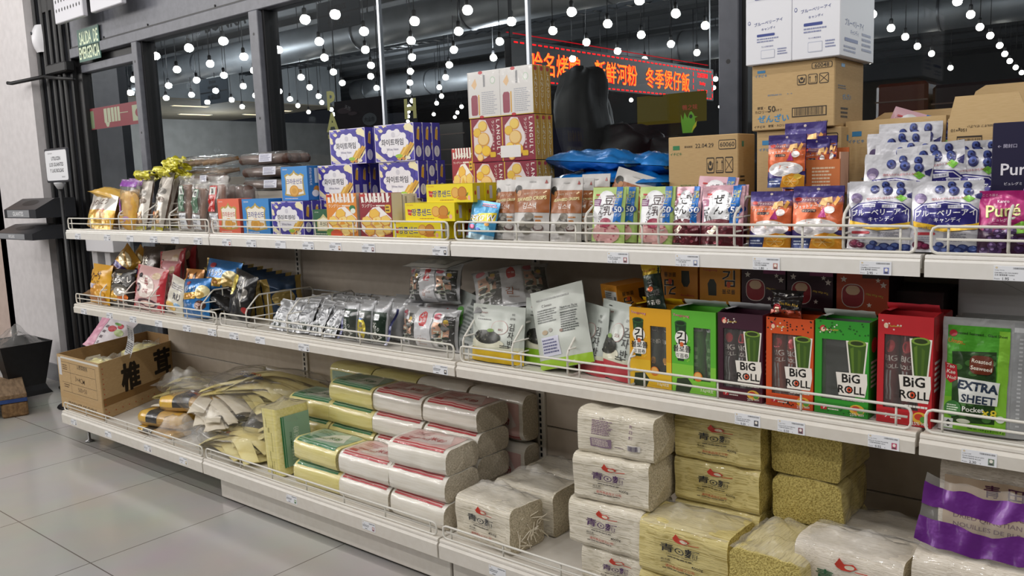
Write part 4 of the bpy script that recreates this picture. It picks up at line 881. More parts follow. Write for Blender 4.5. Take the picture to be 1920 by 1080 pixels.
# big brown cartons
KR = noisy('kraft_board', 'b89a6c', 'c0a274', 50, .75, stretch=(1, 1, 12), bump=.05)
KR2 = noisy('kraft_board_pale', 'c4a676', 'cbae80', 50, .75, stretch=(1, 1, 12), bump=.05)
def shipper(num, green=False, date=None):
    c = '2f7a4c' if green else '3a7fae'; k = '3a3128'
    a = [('r', .07, .875, .17, .915, c), ('t', 'イチビキ', .115, .835, .045, c, .02, 0, .17), ('rr', .73, .86, .97, .95, .004, k), ('rr', .738, .868, .962, .942, .003, KR), ('t', num, .85, .905, .065, k, .02, 0, .20)]
    for i in range(3):
        x0 = .56+.13*i; a += [('rr', x0, .64, x0+.11, .79, .003, k), ('rr', x0+.008, .652, x0+.102, .778, .002, KR)]
    a += [('e', .615, .735, .02, .022, k), ('p', [(.575, .74), (.585, .74), (.60, .69), (.63, .69), (.645, .74), (.655, .74), (.65, .68), (.63, .665), (.6, .665), (.58, .68)], k), ('r', .708, .675, .716, .74, k), ('p', [(.70, .735), (.724, .735), (.712, .765)], k), ('r', .775, .675, .783, .74, k), ('p', [(.767, .735), (.791, .735), (.779, .765)], k), ('r', .70, .66, .79, .667, k) , ('l', .83, .665, .92, .765, .0016, k), ('l', .92, .665, .83, .765, .0016, k),
          ('t', 'BESTERLINE CO.', .29, .53, .022, c, 0, 0, .22), ('t', '←  →', .47, .53, .022, c, .01, 0, .10), ('t', '糖質・', .12, .345, .045, k, .008, 0, .16), ('t', 'カロリー', .12, .285, .045, k, .008, 0, .16), ('t', '50', .25, .32, .095, k, .02, 0, .12), ('t', '%オフ', .335, .30, .035, k, .005, 0, .08),
          ('r', .50, .17, .91, .315, k), ('r', .512, .185, .898, .30, KR), ('bar', .53, .19, .88, .30, k), ('t', 'イチビキ', .10, .06, .042, k, .02, 0, .14), ('t', '150g×10', .86, .075, .048, k, .008, 0, .2)]
    if green: a += [('t', '豆乳', .15, .17, .12, c, .03, 0, .19), ('t', 'ぜんざい', .36, .19, .08, c, .02, 0, .22), ('t', date or '', .53, .905, .055, k, .004, 0, .26), ('t', '賞味期限', .30, .90, .03, k, .004, 0, .12)]
    else: a += [('t', 'ぜんざい', .27, .18, .12, '3a8cc0', .045, 0, .42), ('t', '糖質・カロリー50%オフ ぜんざい', .46, .065, .042, k, .012, 0, .5)]
    return a
def ship_side(green): return [('tl', .1, .55, .4, .62, 2, '4a4034'), ('t', 'ぜんざい' if not green else '豆乳ぜんざい', .4, .45, .09, '2f7a4c' if green else '3a8cc0', .02, 0, .6), ('tl', .2, .12, .5, .3, 3, '4a4034'), ('r', .2, .88, .32, .93, '2f7a4c' if green else '3a7fae')]
CB = 'brown shipping cartons on the top shelf'
px_carton('shipping_carton', 'brown soy milk shipping carton stamped 60060 beside the blue bags', 'carton', CB, 1253, 1384, 248, .20, T, .10, KR, h=.268, w=.195, front=shipper('60060', True, '22.04.29'), side=ship_side(True), bev=.002)
x60, w60, _ = span(1419, 1577, 236, .165, T)
carton('shipping_carton', 'brown shipping carton at shelf level behind the orange candy pouches', 'carton', CB, x60, .165, T, w60, .20, .268, KR, front=shipper('60048'), side=ship_side(False), bev=.002)
x61, w61, _ = span(1410, 1566, 118, .155, T)
carton('shipping_carton', 'brown shipping carton stamped 60048 raised above the candy pouches', 'carton', CB, x61, .155, T+.2685, w61, .20, .152, KR, front=[(q[0],)+tuple(q[1:]) for q in shipper('60048')], side=ship_side(False), bev=.002)
def white_ship():
    b = '3c4a8c'
    return [('rr', .20, .88, .52, .96, .003, b), ('rr', .215, .888, .505, .952, .002, 'dfe0e6'), ('bar', .26, .89, .46, .95, b), ('tl', .58, .90, .80, .95, 2, '8a90b0'), ('r', .04, .87, .96, .872, 'c4c6d0'), ('t', 'ブルーベリーアイ', .5, .565, .085, b, .014, 5, .62), ('t', 'キャンディ', .5, .48, .055, b, .006, 5, .30), ('e', .08, .58, .03, .025, b), ('e', .08, .58, .02, .017, 'dfe0e6'), ('rr', .25, .375, .64, .41, .002, b), ('tl', .25, .29, .72, .36, 2, '8a90b0'), ('t', 'カンロ株式会社', .48, .235, .03, b, .004, 0, .26), ('rr', .34, .07, .64, .19, .002, 'b8bccc'), ('rr', .35, .08, .63, .18, .002, 'dfe0e6'), ('tl', .7, .1, .92, .2, 3, '8a90b0')]
for k, (uL, uR, vT, lab, z, hh) in enumerate(((1398, 1485, 14, 'white blueberry candy carton atop the brown carton, further from the camera', T+.421, .165), (1485, 1577, -8, 'white blueberry candy carton atop the brown carton, with its side in view', T+.421, .19))):
    x, w_, _ = span(uL, uR, vT, .14, T)
    carton('shipping_carton', lab, 'carton', 'white candy cartons', x, .14, z, w_-.001, .24, hh, 'dfe0e6', front=white_ship(), side=[('t', 'ブルーベリーアイ', .4, .4, .08, '3c4a8c', .012, 0, .7), ('t', 'キャンディ', .4, .30, .06, '3c4a8c', .006, 0, .4), ('rr', .12, .18, .5, .22, .002, '3c4a8c'), ('tl', .1, .05, .5, .14, 2, '8a90b0'), ('tl', .62, .1, .92, .34, 4, '8a90b0')])
# orange candy pouches
def orange_candy():
    a = [('r', 0, .0, 1, 1, '3c2f74'), ('r', 0, .55, 1, .86, 'b8603a'), ('r', 0, .3, 1, .70, 'd8683a'), ('r', 0, .74, 1, .82, '7a4a5c'), ('r', 0, .82, 1, 1, '3c2f74'), ('e', .5, .95, .035, .02, 'd8c8c0'), ('e', .13, .79, .07, .035, 'b82c24'), ('t', 'ファッション', .36, .78, .05, 'efe6e0', .01, 0, .34), ('t', 'フェットチーネグミ', .40, .68, .11, '2a2038', .05, 3, .70), ('t', 'フェットチーネグミ', .40, .68, .11, 'f4eee8', .014, 3, .70), ('rr', .2, .58, .5, .63, .003, '2c2438'), ('t', 'オレンジ味', .35, .605, .045, 'f0c8a0', .01, 0, .28),
         ('p', [(.56, .70), (.60, .80), (.78, .83), (.80, .73), (.70, .74), (.68, .68)], 'efc07c'), ('p', [(.80, .72), (.88, .84), (.94, .80), (.86, .68)], 'e8a850'), ('e', .76, .62, .10, .06, 'f0e8e4'), ('p', [(.55, .50), (.64, .66), (.72, .5)], 'b02f7c'),
         ('e', .5, .34, .46, .14, 'ece8e6'), ('e', .3, .30, .18, .07, 'd6d2d6'), ('e', .7, .32, .18, .07, 'dcd8dc'), ('r', 0, 0, .45, .18, '2c3c74'), ('tl', .06, .05, .4, .14, 2, 'c8d0e4'), ('p', [(.4, 0), (1, 0), (1, .22), (.7, .26), (.45, .2)], 'e2982c'), ('e', .68, .11, .21, .10, 'f0b848'), ('e', .68, .11, .17, .08, 'eda42c'), ('e', .85, .2, .1, .05, 'e8c04c')]
    for k in range(6): a.append(('l', .68, .11, .68+.16*math.cos(k*1.047), .11+.075*math.sin(k*1.047), .0012, 'f4d488'))
    return a
OG = 'purple and orange candy pouches'
for k, (uL, uR, vT, y, lab, tr) in enumerate(((1400, 1480, 361, .032, 'purple and orange candy pouch at the front, nearer the pink pouches', 0), (1410, 1486, 361, .066, 'purple and orange candy pouch hidden behind the front one', 2), (1481, 1576, 351, .030, 'purple and orange candy pouch at the front, beside the blueberry pouches', 3), (1490, 1574, 353, .068, 'purple and orange candy pouch behind the one beside the blueberry pouches', 2))):
    px_pouch('candy_pouch', lab, 'pouch', OG, uL, uR, vT, y, T, .035, '3c2f74', front=orange_candy(), turn=tr, seed=40+k, kind='foil', cr=.004)
p = bp(1512, 350, y=.08)
pouch('candy_pouch', 'purple and orange candy pouch lying aslant on top of the front row', 'pouch', OG, (p.x, .105, T+.05), .125, .125, .03, '3c2f74', front=orange_candy(), rot=(-18, -9, 0), seed=46, kind='foil')
# open display tray of the same candy
xt, wt, _ = span(1492, 1578, 312, .10, T)
dt = empty('display_tray', 'orange card display tray of candy pouches standing on a hidden block', 'display tray', None, (xt, .09, T+.12))
mb = MB(); mb.box(-wt/2, wt/2, 0, .003, 0, .075, P('c86c3a')); mb.box(-wt/2, -wt/2+.003, .003, .06, 0, .09, P('c86c3a')); mb.box(wt/2-.003, wt/2, .003, .06, 0, .09, P('d9a88c')); mb.box(-wt/2, wt/2, .057, .06, 0, .1, P('c86c3a')); mb.box(-wt/2, wt/2, 0, .06, -.002, .001, P('c86c3a'))
mb.art(plane((-wt/2, 0, 0), (wt, 0, 0), (0, 0, .075)), wt, .075, [('r', 0, 0, 1, 1, 'cc7440'), ('r', .05, .3, .28, .75, '6a4a50'), ('tl', .4, .2, .9, .8, 6, 'e6c8a8')]); mb.obj('tray', dt)
carton('shipping_carton', 'small brown inner carton holding up the candy display tray', 'carton', None, xt, .10, T, wt*.9, .05, .117, KR)
for k, (uL, uR, vT, y, z, lab, tr) in enumerate(((1437, 1508, 254, .055, T+.135, 'purple and orange candy pouch held up in front of the display tray', 0), (1466, 1546, 231, .115, T+.13, 'tallest purple and orange candy pouch, at the back of the tray', -3), (1505, 1552, 262, .100, T+.125, 'purple and orange candy pouch standing inside the display tray', 5), (1530, 1566, 256, .11, T+.125, 'purple and orange candy pouch at the end of the display tray', 8))):
    px_pouch('candy_pouch', lab, 'pouch', OG, uL, uR, vT, y, z, .02, '3c2f74', front=orange_candy(), turn=tr, seed=50+k, kind='foil', cr=.003, lean=-4)
# blueberry candy pouches
def blueberry():
    b = '2f2a78'; a = []
    for x, y, r in ((.40, .88, .07), (.56, .94, .06), (.60, .86, .075), (.78, .93, .06), (.80, .84, .07)): a += [('e', x, y, r, r*.85, '2a2c60'), ('e', x-.015, y+.015, r*.7, r*.6, '4a5aa0'), ('e', x, y+.005, r*.3, r*.26, '20224c')]
    a += [('p', [(.88, .80), (.99, .84), (.97, .74), (.9, .76)], '32306a'), ('p', [(.72, .76), (.80, .80), (.9, .75), (.82, .70)], '74b83c'), ('e', .13, .76, .09, .07, '7c6c94'), ('e', .13, .72, .06, .04, 'a898b4'), ('t', '現代人のがんばるひとみに!', .54, .755, .045, 'b03038', .012, 4, .50)]
    a += [('p', [(.04, .36), (.96, .36), (.96, .60), (.84, .68), (.5, .715), (.16, .68), (.04, .60)], b), ('p', [(.06, .375), (.94, .375), (.94, .59), (.83, .665), (.5, .70), (.17, .665), (.06, .59)], 'e6e4ee'), ('p', [(.075, .38), (.925, .38), (.925, .585), (.82, .655), (.5, .688), (.18, .655), (.075, .585)], b)]
    a += [('r', .24, .625, .44, .67, 'dcdce6'), ('r', .54, .615, .76, .66, 'dcdce6'), ('t', '田村石鹸製薬', .34, .647, .028, b, .004, 0, .16), ('t', 'わかさ生活', .65, .638, .028, b, .004, 0, .16), ('t', 'ブルーベリーアイ', .5, .555, .125, 'f4f4f8', .05, 2, .86), ('t', 'キャンディ', .54, .455, .07, 'f0f0f6', .02, 2, .40)]
    a += [('p', [(.04, .44), (.12, .42), (.5, .36), (.88, .40), (.97, .42), (.95, .33), (.5, .29), (.05, .36)], 'e0b428'), ('t', 'わかさ生活の北欧産野生種ビルベリーエキス', .5, .352, .032, b, .006, 2, .78), ('rr', .07, .24, .38, .28, .003, 'b83440'), ('tl', .5, .15, .82, .27, 6, '8a8a98'), ('tl', .08, .14, .36, .22, 3, '9a98a8')]
    for x, y, r in ((.14, .10, .10), (.24, .08, .07), (.44, .11, .06), (.40, .05, .08), (.60, .06, .09), (.76, .07, .08), (.52, .03, .07), (.70, .03, .08), (.9, .05, .09)): a += [('e', x, y, r, r*.62, '2c3a78' if x > .3 else '5c1838'), ('e', x-.01, y+.01, r*.6, r*.36, '5468a8' if x > .3 else '8c3058')]
    return a
BG = 'white blueberry candy pouches'
for k, (uL, uR, vT, y, z, lab, tr, ti) in enumerate(((1586, 1711, 343, .030, 0, 'white blueberry pouch at the front, beside the orange candy pouches', 2, 0), (1711, 1835, 343, .030, 0, 'white blueberry pouch at the front, beside the magenta grape pouch', 2, 0), (1583, 1700, 345, .068, 0, 'white blueberry pouch second deep beside the candy tray', 0, 0),
        (1608, 1738, 294, .085, .03, 'white blueberry pouch in the second tier, its mascot corner showing', 2, 3), (1722, 1792, 272, .10, .03, 'white blueberry pouch in the second tier, title half covered', 2, -6), (1775, 1842, 284, .105, .03, 'white blueberry pouch in the second tier by the brown flap carton', 3, 0),
        (1645, 1735, 270, .125, .05, 'white blueberry pouch in the third tier, berries showing', 1, 2), (1778, 1858, 267, .145, .05, 'white blueberry pouch in the third tier beside the dark carton', 2, 0), (1635, 1720, 252, .15, .05, 'white blueberry pouch in the third tier against the brown carton', 0, 0), (1655, 1746, 233, .17, .06, 'white blueberry pouch highest of the heap', 1, 0), (1700, 1769, 231, .19, .06, 'white blueberry pouch highest, behind the foremost top one', 1, 0))):
    x, w_, hh = span(uL, uR, vT, y, T+z)
    pouch('blueberry_pouch', lab, 'pouch', BG, (x, y+.015, T+.001+z), max(w_, .13), hh*1.02, .035 if k < 3 else .022, 'd4d4da', front=blueberry(), rot=(-5, ti, tr), seed=60+k, cr=.005, kind='foil')
# open brown cartons at the back
def open_carton(lab, x, y, w_, d, h, z=T, front=(), flap=None, flip=False):
    t = empty('open_carton', lab, 'carton', None, (x, y, z)); m = KR2
    mb = MB(); th = .004
    mb.box(-w_/2, w_/2, 0, th, 0, h, m); mb.box(-w_/2, w_/2, d-th, d, 0, h, m); mb.box(-w_/2, -w_/2+th, th, d-th, 0, h, m); mb.box(w_/2-th, w_/2, th, d-th, 0, h, m); mb.box(-w_/2, w_/2, 0, d, 0, th, m)
    S = plane((w_/2, -.0003, h), (-w_, 0, 0), (0, 0, -h)) if flip else plane((-w_/2, 0, 0), (w_, 0, 0), (0, 0, h))
    mb.art(S, w_, h, list(front)); mb.obj('body', t)
    for sgn, ln_ in (flap or ()):
        mb = MB(); r = .02
        if sgn == 'b': mb.prism([(-w_/2, h), (w_/2, h), (w_/2, h+ln_), (-w_/2+r*2, h+ln_), (-w_/2+r, h+ln_-.012)], d-th, d, 'y', m)
        if sgn == 'l': mb.prism([(.01, h), (d-.01, h), (d-.02, h+ln_), (.03, h+ln_*.7)], -w_/2, -w_/2+th, 'x', m)
        if sgn == 'f': mb.prism([(-w_/2+.002, h), (w_/2-.002, h), (w_/2-.02, h+ln_), (-w_/2+.012, h+ln_)], .0, th, 'y', m)
        mb.obj('flap', t)
    return t
xo, wo, ho = span(1586, 1774, 222, .215, T)
open_carton('open brown carton behind the heap of white blueberry pouches', xo, .215, wo, .16, ho, front=shipper('60048'), flap=(('b', .022),))
p = bp(1668, 215, y=.27)
pouch('bean_pouch', 'pink bean pouch poking out of the open brown carton', 'pouch', PB, (p.x, .30, T+.17), .10, .135, .02, 'e2b4c0', front=bean(False), rot=(-10, 20, 0), seed=71)
xo, wo, ho = span(1778, 1930, 218, .20, T)
open_carton('open brown carton with raised back flap and upside-down print', xo, .20, wo, .16, ho, front=[('t', 'ぜんざい', .3, .30, .2, '3a8cc0', .03, 0, .4), ('t', '糖質・カロリー50%オフ ぜんざい', .45, .07, .05, '3a3128', .01, 0, .6), ('t', '150g×10', .86, .09, .06, '3a3128', .01, 0, .2), ('r', .56, .14, .88, .32, '3a3128'), ('r', .57, .155, .87, .305, KR), ('bar', .58, .16, .86, .3, '3a3128')], flap=(('b', .075), ('f', .045)), flip=True)
px_carton('candy_carton', 'black and purple grape gummy carton at the frame edge', 'carton', None, 1862, 1960, 228, .10, T, .12, '1c1838', front=[('t', 'Puré', .52, .64, .16, 'e6e4ec', .03, 0, .66), ('t', 'ピュレグミ', .44, .53, .045, 'dcdae6', .01, 0, .34), ('rr', .14, .40, .44, .46, .003, 'dcdae6'), ('t', 'グレープ', .29, .43, .035, '2a2448', .008), ('t', 'コラーゲン', .62, .45, .03, 'dcdae6', .004), ('t', 'ビタミンC', .62, .41, .03, 'dcdae6', .004), ('t', 'Kanro 56g ピュレグミ', .5, .32, .05, 'e6e4ec', .012, 0, .8), ('rr', .10, .18, .20, .27, .002, 'dcdae6'), ('rr', .22, .18, .32, .27, .002, 'dcdae6'), ('rr', .50, .20, .9, .30, .002, 'dcdae6'), ('bar', .52, .215, .88, .285, '1c1838'), ('t', 'カンロ株式会社', .3, .08, .045, 'dcdae6', .006, 0, .42), ('rr', .55, .05, .9, .12, .002, 'dcdae6'), ('t', '← 開封口', .3, .82, .03, 'b8b4cc', .006)], side_col='17142e')
# magenta grape pouch
def pure():
    a = [('r', 0, 0, 1, .40, '3c1838'), ('e', .5, .42, .5, .08, '8c1858'), ('t', 'こころ躍る、', .22, .93, .04, 'e8b8d0', .004, 0, .4), ('t', 'Kanro', .46, .83, .05, 'f0d8e4', .016, 0, .24), ('t', 'Puré', .48, .68, .20, '6c7a2c', .05, 4, .66), ('t', 'Puré', .47, .685, .20, 'e9e0a0', .02, 4, .66), ('t', 'ピュレグミ', .45, .535, .05, 'f0d8e4', .012, 0, .4), ('p', [(.66, .44), (.84, .52), (.98, .50), (.94, .34), (.76, .32)], '7cb83c')]
    rg = random.Random(3)
    for k in range(16): x, y = .1+.8*rg.random(), .05+.34*rg.random(); a += [('e', x, y, .09, .055, rg.choice(('4a2c5c', '3c2450', '5c3c70'))), ('e', x-.02, y+.015, .035, .02, '8c70a4')]
    return a
px_pouch('grape_pouch', 'magenta grape gummy pouch at the frame edge', 'pouch', None, 1832, 1935, 360, .03, T, .035, 'a81c6c', front=pure(), seed=81, kind='foil', turn=2)
px_pouch('grape_pouch', 'lilac topped gummy pouch leaning in front of the dark carton', 'pouch', None, 1898, 1990, 330, .065, T, .03, '9a5cb0', front=pure(), seed=83, kind='foil', tilt=8)
px_pouch('blueberry_pouch', 'white blueberry pouch in the nearest bay behind the grape pouch', 'pouch', BG, 1735, 1838, 352, .075, T, .03, 'd4d4da', front=blueberry(), seed=85, kind='foil')
# ---------------------------------------------------------------- middle shelf
Mz = ZS['M']+.0005
SB = 'crisp and biscuit bags on the middle shelf'
def splash(seed, cols, n=7, y0=.05, y1=.5, r=.1):
    rg = random.Random(seed); return [('e', .12+.76*rg.random(), y0+(y1-y0)*rg.random(), r*(.5+rg.random()), r*(.3+.5*rg.random()), rg.choice(cols)) for _ in range(n)]
ybag = [('t', 'クーサ', .48, .70, .22, '5a2c14', .03, 6, .74), ('t', 'クッキー', .55, .55, .09, '5a2c14', .01, 6, .5), ('rr', .18, .38, .62, .50, .006, 'e6e0ec'), ('t', 'みれい', .4, .44, .09, '4a3a9c', .02)]+[('e', .62, .40, .22, .10, 'd99a2c'), ('e', .36, .30, .2, .09, 'd08f28'), ('e', .7, .25, .22, .09, 'e0a83c'), ('e', .4, .14, .3, .09, 'b8742c'), ('e', .75, .12, .2, .07, 'a8642a')]
px_pillow('snack_bag', 'yellow cookie bag at the far end of the middle shelf', 'snack bag', SB, 147, 194, 499, .035, Mz, .06, 'e3a820', front=ybag, seed=1, turn=-6, kind='pouch')
gold = [('r', 0, .0, 1, .55, '6a3a1c'), ('p', [(0, .5), (1, .62), (1, .72), (0, .60)], '3a2c6c'), ('e', .5, .8, .4, .12, 'e6d8b0'), ('e', .4, .3, .3, .15, '9c6a2c'), ('l', .1, .9, .9, .75, .01, 'b88a34')]
for k, (u, v, y, z, tl, lab) in enumerate(((205, 520, .12, .065, 38, 'gold and brown bag leaning aslant over the yellow cookie bag'), (228, 520, .16, .06, 40, 'gold and brown bag leaning aslant beside the dark lettered bag'))):
    p = bp(u, v, y=y); pillow('snack_bag', lab, 'snack bag', SB, (p.x-.03, y, Mz+z), .15, .24, .06, 'c8952c', front=gold, rot=(-20, tl, 0), seed=4+k)
pillow('snack_bag', 'brown biscuit bag lying under the two leaning gold bags', 'snack bag', SB, (bp(205, 520, y=.18).x-.02, .28, Mz+.033), .18, .2, .065, '8a6434', front=gold, rot=(90, 0, 0), seed=8)
px_pillow('snack_bag', 'black bag with white lettering and yellow sweetcorn at the shelf edge', 'snack bag', SB, 192, 231, 508, .04, Mz, .06, '26221f', front=[('t', '北海道産', .5, .86, .06, 'd8c8a0', .006, 0, .5), ('t', 'とうもろこし', .5, .70, .15, 'efe9e0', .02, 4, .84), ('e', .52, .42, .4, .18, '6a665e'), ('e', .35, .28, .26, .14, 'e2ac2c'), ('e', .72, .25, .2, .1, 'd8701c'), ('e', .6, .40, .28, .12, 'c9c4ba'), ('t', '180円', .75, .08, .08, 'efe9e0', .01)], seed=2, turn=4)
px_pillow('snack_bag', 'dark brown bag with brush lettering, further back behind the pink bags', 'snack bag', SB, 240, 280, 466, .17, Mz, .07, '3a2a20', front=[('t', '焼', .4, .72, .22, 'e2dccf', .02), ('t', 'き', .45, .45, .2, 'e2dccf', .02), ('e', .5, .2, .4, .12, 'a8742c')], seed=3)
px_pillow('snack_bag', 'dark olive bag against the back behind the lettered brown bag', 'snack bag', SB, 262, 300, 462, .24, Mz, .07, '2a2a22', front=[('r', 0, 0, 1, .3, 'a8742c'), ('t', '黒', .5, .7, .2, 'c9c4ba', .02)], seed=3.5)
def pinkart(): return [('r', 0, 0, .10, 1, 'c83440'), ('r', .88, 0, 1, 1, 'c83440'), ('e', .5, .55, .30, .26, 'efe2da'), ('t', '母', .55, .66, .18, '9a2430', .03), ('t', 'の味', .55, .45, .12, '9a2430', .02, 0, .3), ('e', .28, .50, .14, .10, '3a2a30'), ('e', .27, .50, .08, .06, 'd8b8b8'), ('e', .3, .78, .07, .06, '2c2228'), ('e', .78, .82, .10, .08, 'dcc09a'), ('r', .10, .0, .88, .26, 'd8a0a4'), ('e', .6, .18, .3, .1, '50303c'), ('e', .6, .17, .22, .06, 'e8c4b8'), ('tl', .15, .03, .6, .10, 2, 'efe6e4')]
for k, (uL, uR, vT, y, tl, lab) in enumerate(((232, 288, 504, .04, 4, 'pink bag with red side seams at the shelf edge'), (276, 314, 493, .10, 0, 'pink bag with red side seams second deep, by the sloped divider'), (277, 326, 472, .15, -6, 'pale pink bag with a red seam, third deep'), (314, 350, 464, .21, -10, 'dusky pink bag furthest back beside the brown dog bag'))):
    px_pillow('snack_bag', lab, 'snack bag', SB, uL, uR, vT, y, Mz, .07, ('dfb2b0', 'd89aa0', 'e2c4b4', '8a5048')[k], front=pinkart(), seed=10+k, tilt=tl, kind='pouch')
px_pillow('snack_bag', 'brown and orange bag peeping out between the pink and blue bags', 'snack bag', SB, 328, 362, 508, .11, Mz, .05, 'c8863a', front=[('e', .5, .5, .35, .25, '5a3a28'), ('e', .5, .55, .2, .15, 'e2d4c0'), ('p', [(.2, .7), (.3, .95), (.42, .75)], '4a3024'), ('p', [(.8, .7), (.7, .95), (.58, .75)], '4a3024')], seed=15)
px_pillow('snack_bag', 'white bag lettered RU tilted against the divider', 'snack bag', SB, 296, 332, 524, .05, Mz, .05, 'd8d4c6', front=[('t', 'RU', .62, .52, .18, '33304a', .01, 0, .5), ('e', .4, .2, .3, .12, 'e0b860'), ('tl', .2, .7, .8, .85, 3, '8a8690'), ('e', .7, .3, .15, .06, '8ab0d0')], seed=16, tilt=14, kind='pouch')
choc = [('r', 0, 0, .06, 1, 'c8a84c'), ('e', .30, .88, .10, .05, 'b83040'), ('t', 'ブラック', .42, .74, .14, '141a30', .05, 4, .66), ('t', 'ブラック', .42, .74, .14, 'f0f0f2', .02, 4, .66), ('p', [(.12, .62), (.72, .66), (.66, .48), (.18, .46)], 'd8a83c'), ('t', 'とろける', .42, .555, .09, 'a82430', .02, 3, .44), ('t', '小袋パック', .36, .33, .09, 'dce8f2', .008, 4, .5), ('e', .84, .66, .18, .16, 'e2d4a0'), ('e', .80, .58, .13, .10, 'c9a85c'), ('e', .80, .32, .16, .12, '4a2a1c'), ('e', .77, .35, .09, .06, '6a4030')]
px_pillow('chocolate_bag', 'blue chocolate bag at the shelf edge with a smaller picture', 'snack bag', SB, 326, 377, 526, .035, Mz, .06, '1e78c0', front=choc, seed=20, tilt=-4, kind='foil')
px_pillow('chocolate_bag', 'large blue chocolate bag standing tall behind the sloped divider', 'snack bag', SB, 358, 423, 465, .13, Mz+.02, .07, '1e78c0', front=choc, seed=21, tilt=3, kind='foil', h=.215)
for k in range(7):
    x = bp(404+17*k, 500, y=.19).x
    pillow('chocolate_bag', ('first', 'second', 'third', 'fourth', 'fifth', 'sixth', 'seventh')[k]+' edge-on dark blue and gold bag counted from the large blue bag', 'snack bag', SB, (x, .25, Mz+.002), .17, .205-.006*k, .045, '1c3a5c', front=[('r', 0, 0, .18, 1, 'b09448'), ('r', .85, 0, 1, 1, 'b09448'), ('e', .5, .5, .3, .2, 'a8904c')], back=[('r', .8, 0, 1, 1, 'b09448')], rot=(-4, -4, 62), seed=22+k)
nori = [('v', 'WASABI', .50, .92, .075, 'd8d4cc', .02), ('e', .2, .74, .16, .16, 'd8c040'), ('e', .14, .6, .14, .12, 'e4d46c'), ('v', 'NORI', .38, .48, .07, 'd8d4cc', .012), ('e', .85, .3, .1, .06, 'b03434'), ('l', .62, .9, .72, .35, .008, 'b8b4ac'), ('e', .75, .62, .1, .1, '8a8680')]
px_pillow('snack_bag', 'black wasabi seaweed snack bag leaning by the wire end', 'snack bag', SB, 408, 452, 512, .075, Mz, .05, '1a191a', front=nori, seed=30, tilt=12, turn=-4)
for k in range(3):
    p = bp(455+12*k, 590, y=.12+.02*k)
    pillow('snack_bag', ('black seaweed snack bag slumped on the shelf with its pale end forward', 'black seaweed snack bag slumped behind the pale ended one', 'dark lettered snack bag slumped against the wire divider')[k], 'snack bag', SB, (p.x-.06, .16+.05*k, Mz+.03+.01*k), .13, .19, .055, ('1c1b1c', '201e20', '2c2224')[k], front=[('e', .5, .18, .2, .1, 'cfcac2'), ('t', 'BUNG', .5, .6, .14, '6a3c3c', .02)], rot=(66, 0, -78+6*k), seed=32+k)
# silver foil seaweed packs
SP = 'small silver foil seaweed packs'
def silver(): return [('r', .06, .06, .94, .94, 'b8babd'), ('r', .18, .08, .82, .32, '4a524c'), ('r', .3, .1, .6, .26, 'd8dade'), ('tl', .2, .5, .8, .7, 3, '84868c'), ('r', 0, .93, 1, 1, 'd2d4d8')]
sx0, sx1 = bp(512, 610, y=.07).x, bp(634, 610, y=.07).x
proto = None
ROWN = ('front', 'second', 'third', 'fourth', 'rear')
for c in range(5):
    for r in range(5):
        loc = (sx0+(sx1-sx0)*(c+.5)/5+.004*(r % 2), .055+.062*r, Mz+.003); rot = (-34, random.Random(c*7+r).uniform(-6, 6), random.Random(c+r*9).uniform(-10, 4))
        lab = f'silver foil seaweed pack in the {ROWN[r]} row, {("beside the wire divider", "second from the divider", "in the middle", "fourth from the divider", "beside the dark green bundle")[c]}'
        if r < 3 or proto is None:
            o = pillow('seaweed_pack', lab, 'seaweed pack', SP, loc, (sx1-sx0)/5*1.08, .125, .022, 'c4c6ca', front=silver(), rot=rot, seed=c*1.3+r*2.7, cr=.010, n=(12, 16))
            if proto is None: proto = o
        else:
            o = proto.copy(); COL.objects.link(o); set_loc(o, loc, rot); o['label'] = lab
# bundles of three dark green packs in a clear sleeve
def edo(y): return [('r', 0, 0, 1, 1, '26382c'), ('r', 0, 0, .05, 1, 'b8bab4'), ('rr', .30, .74, .70, .93, .002, 'dcdde0'), ('t', 'EDO', .5, .84, .10, '3a4a42', .006, 0, .32)]+([('e', .5, .42, .34, .34, 'd8c42c'), ('t', '岩', .52, .55, .17, '2c2a6c', .03), ('t', '海苔', .52, .36, .12, '2c2a6c', .02), ('r', .40, .05, .62, .2, '6a3c1c'), ('r', .35, .70, .65, .75, '4a7ac0')] if y else [('t', '岩', .42, .58, .2, 'e4e6e0', .02), ('t', 'のり', .58, .46, .12, 'e4e6e0', .01), ('p', [(.1, .22), (.5, .40), (.9, .22), (.5, .06)], 'dcded8'), ('p', [(.22, .22), (.5, .34), (.78, .22), (.5, .11)], '4a4a44')])
xe, we, he = span(629, 722, 572, .045, Mz)
EB = 'clear sleeves of dark green seaweed packs'
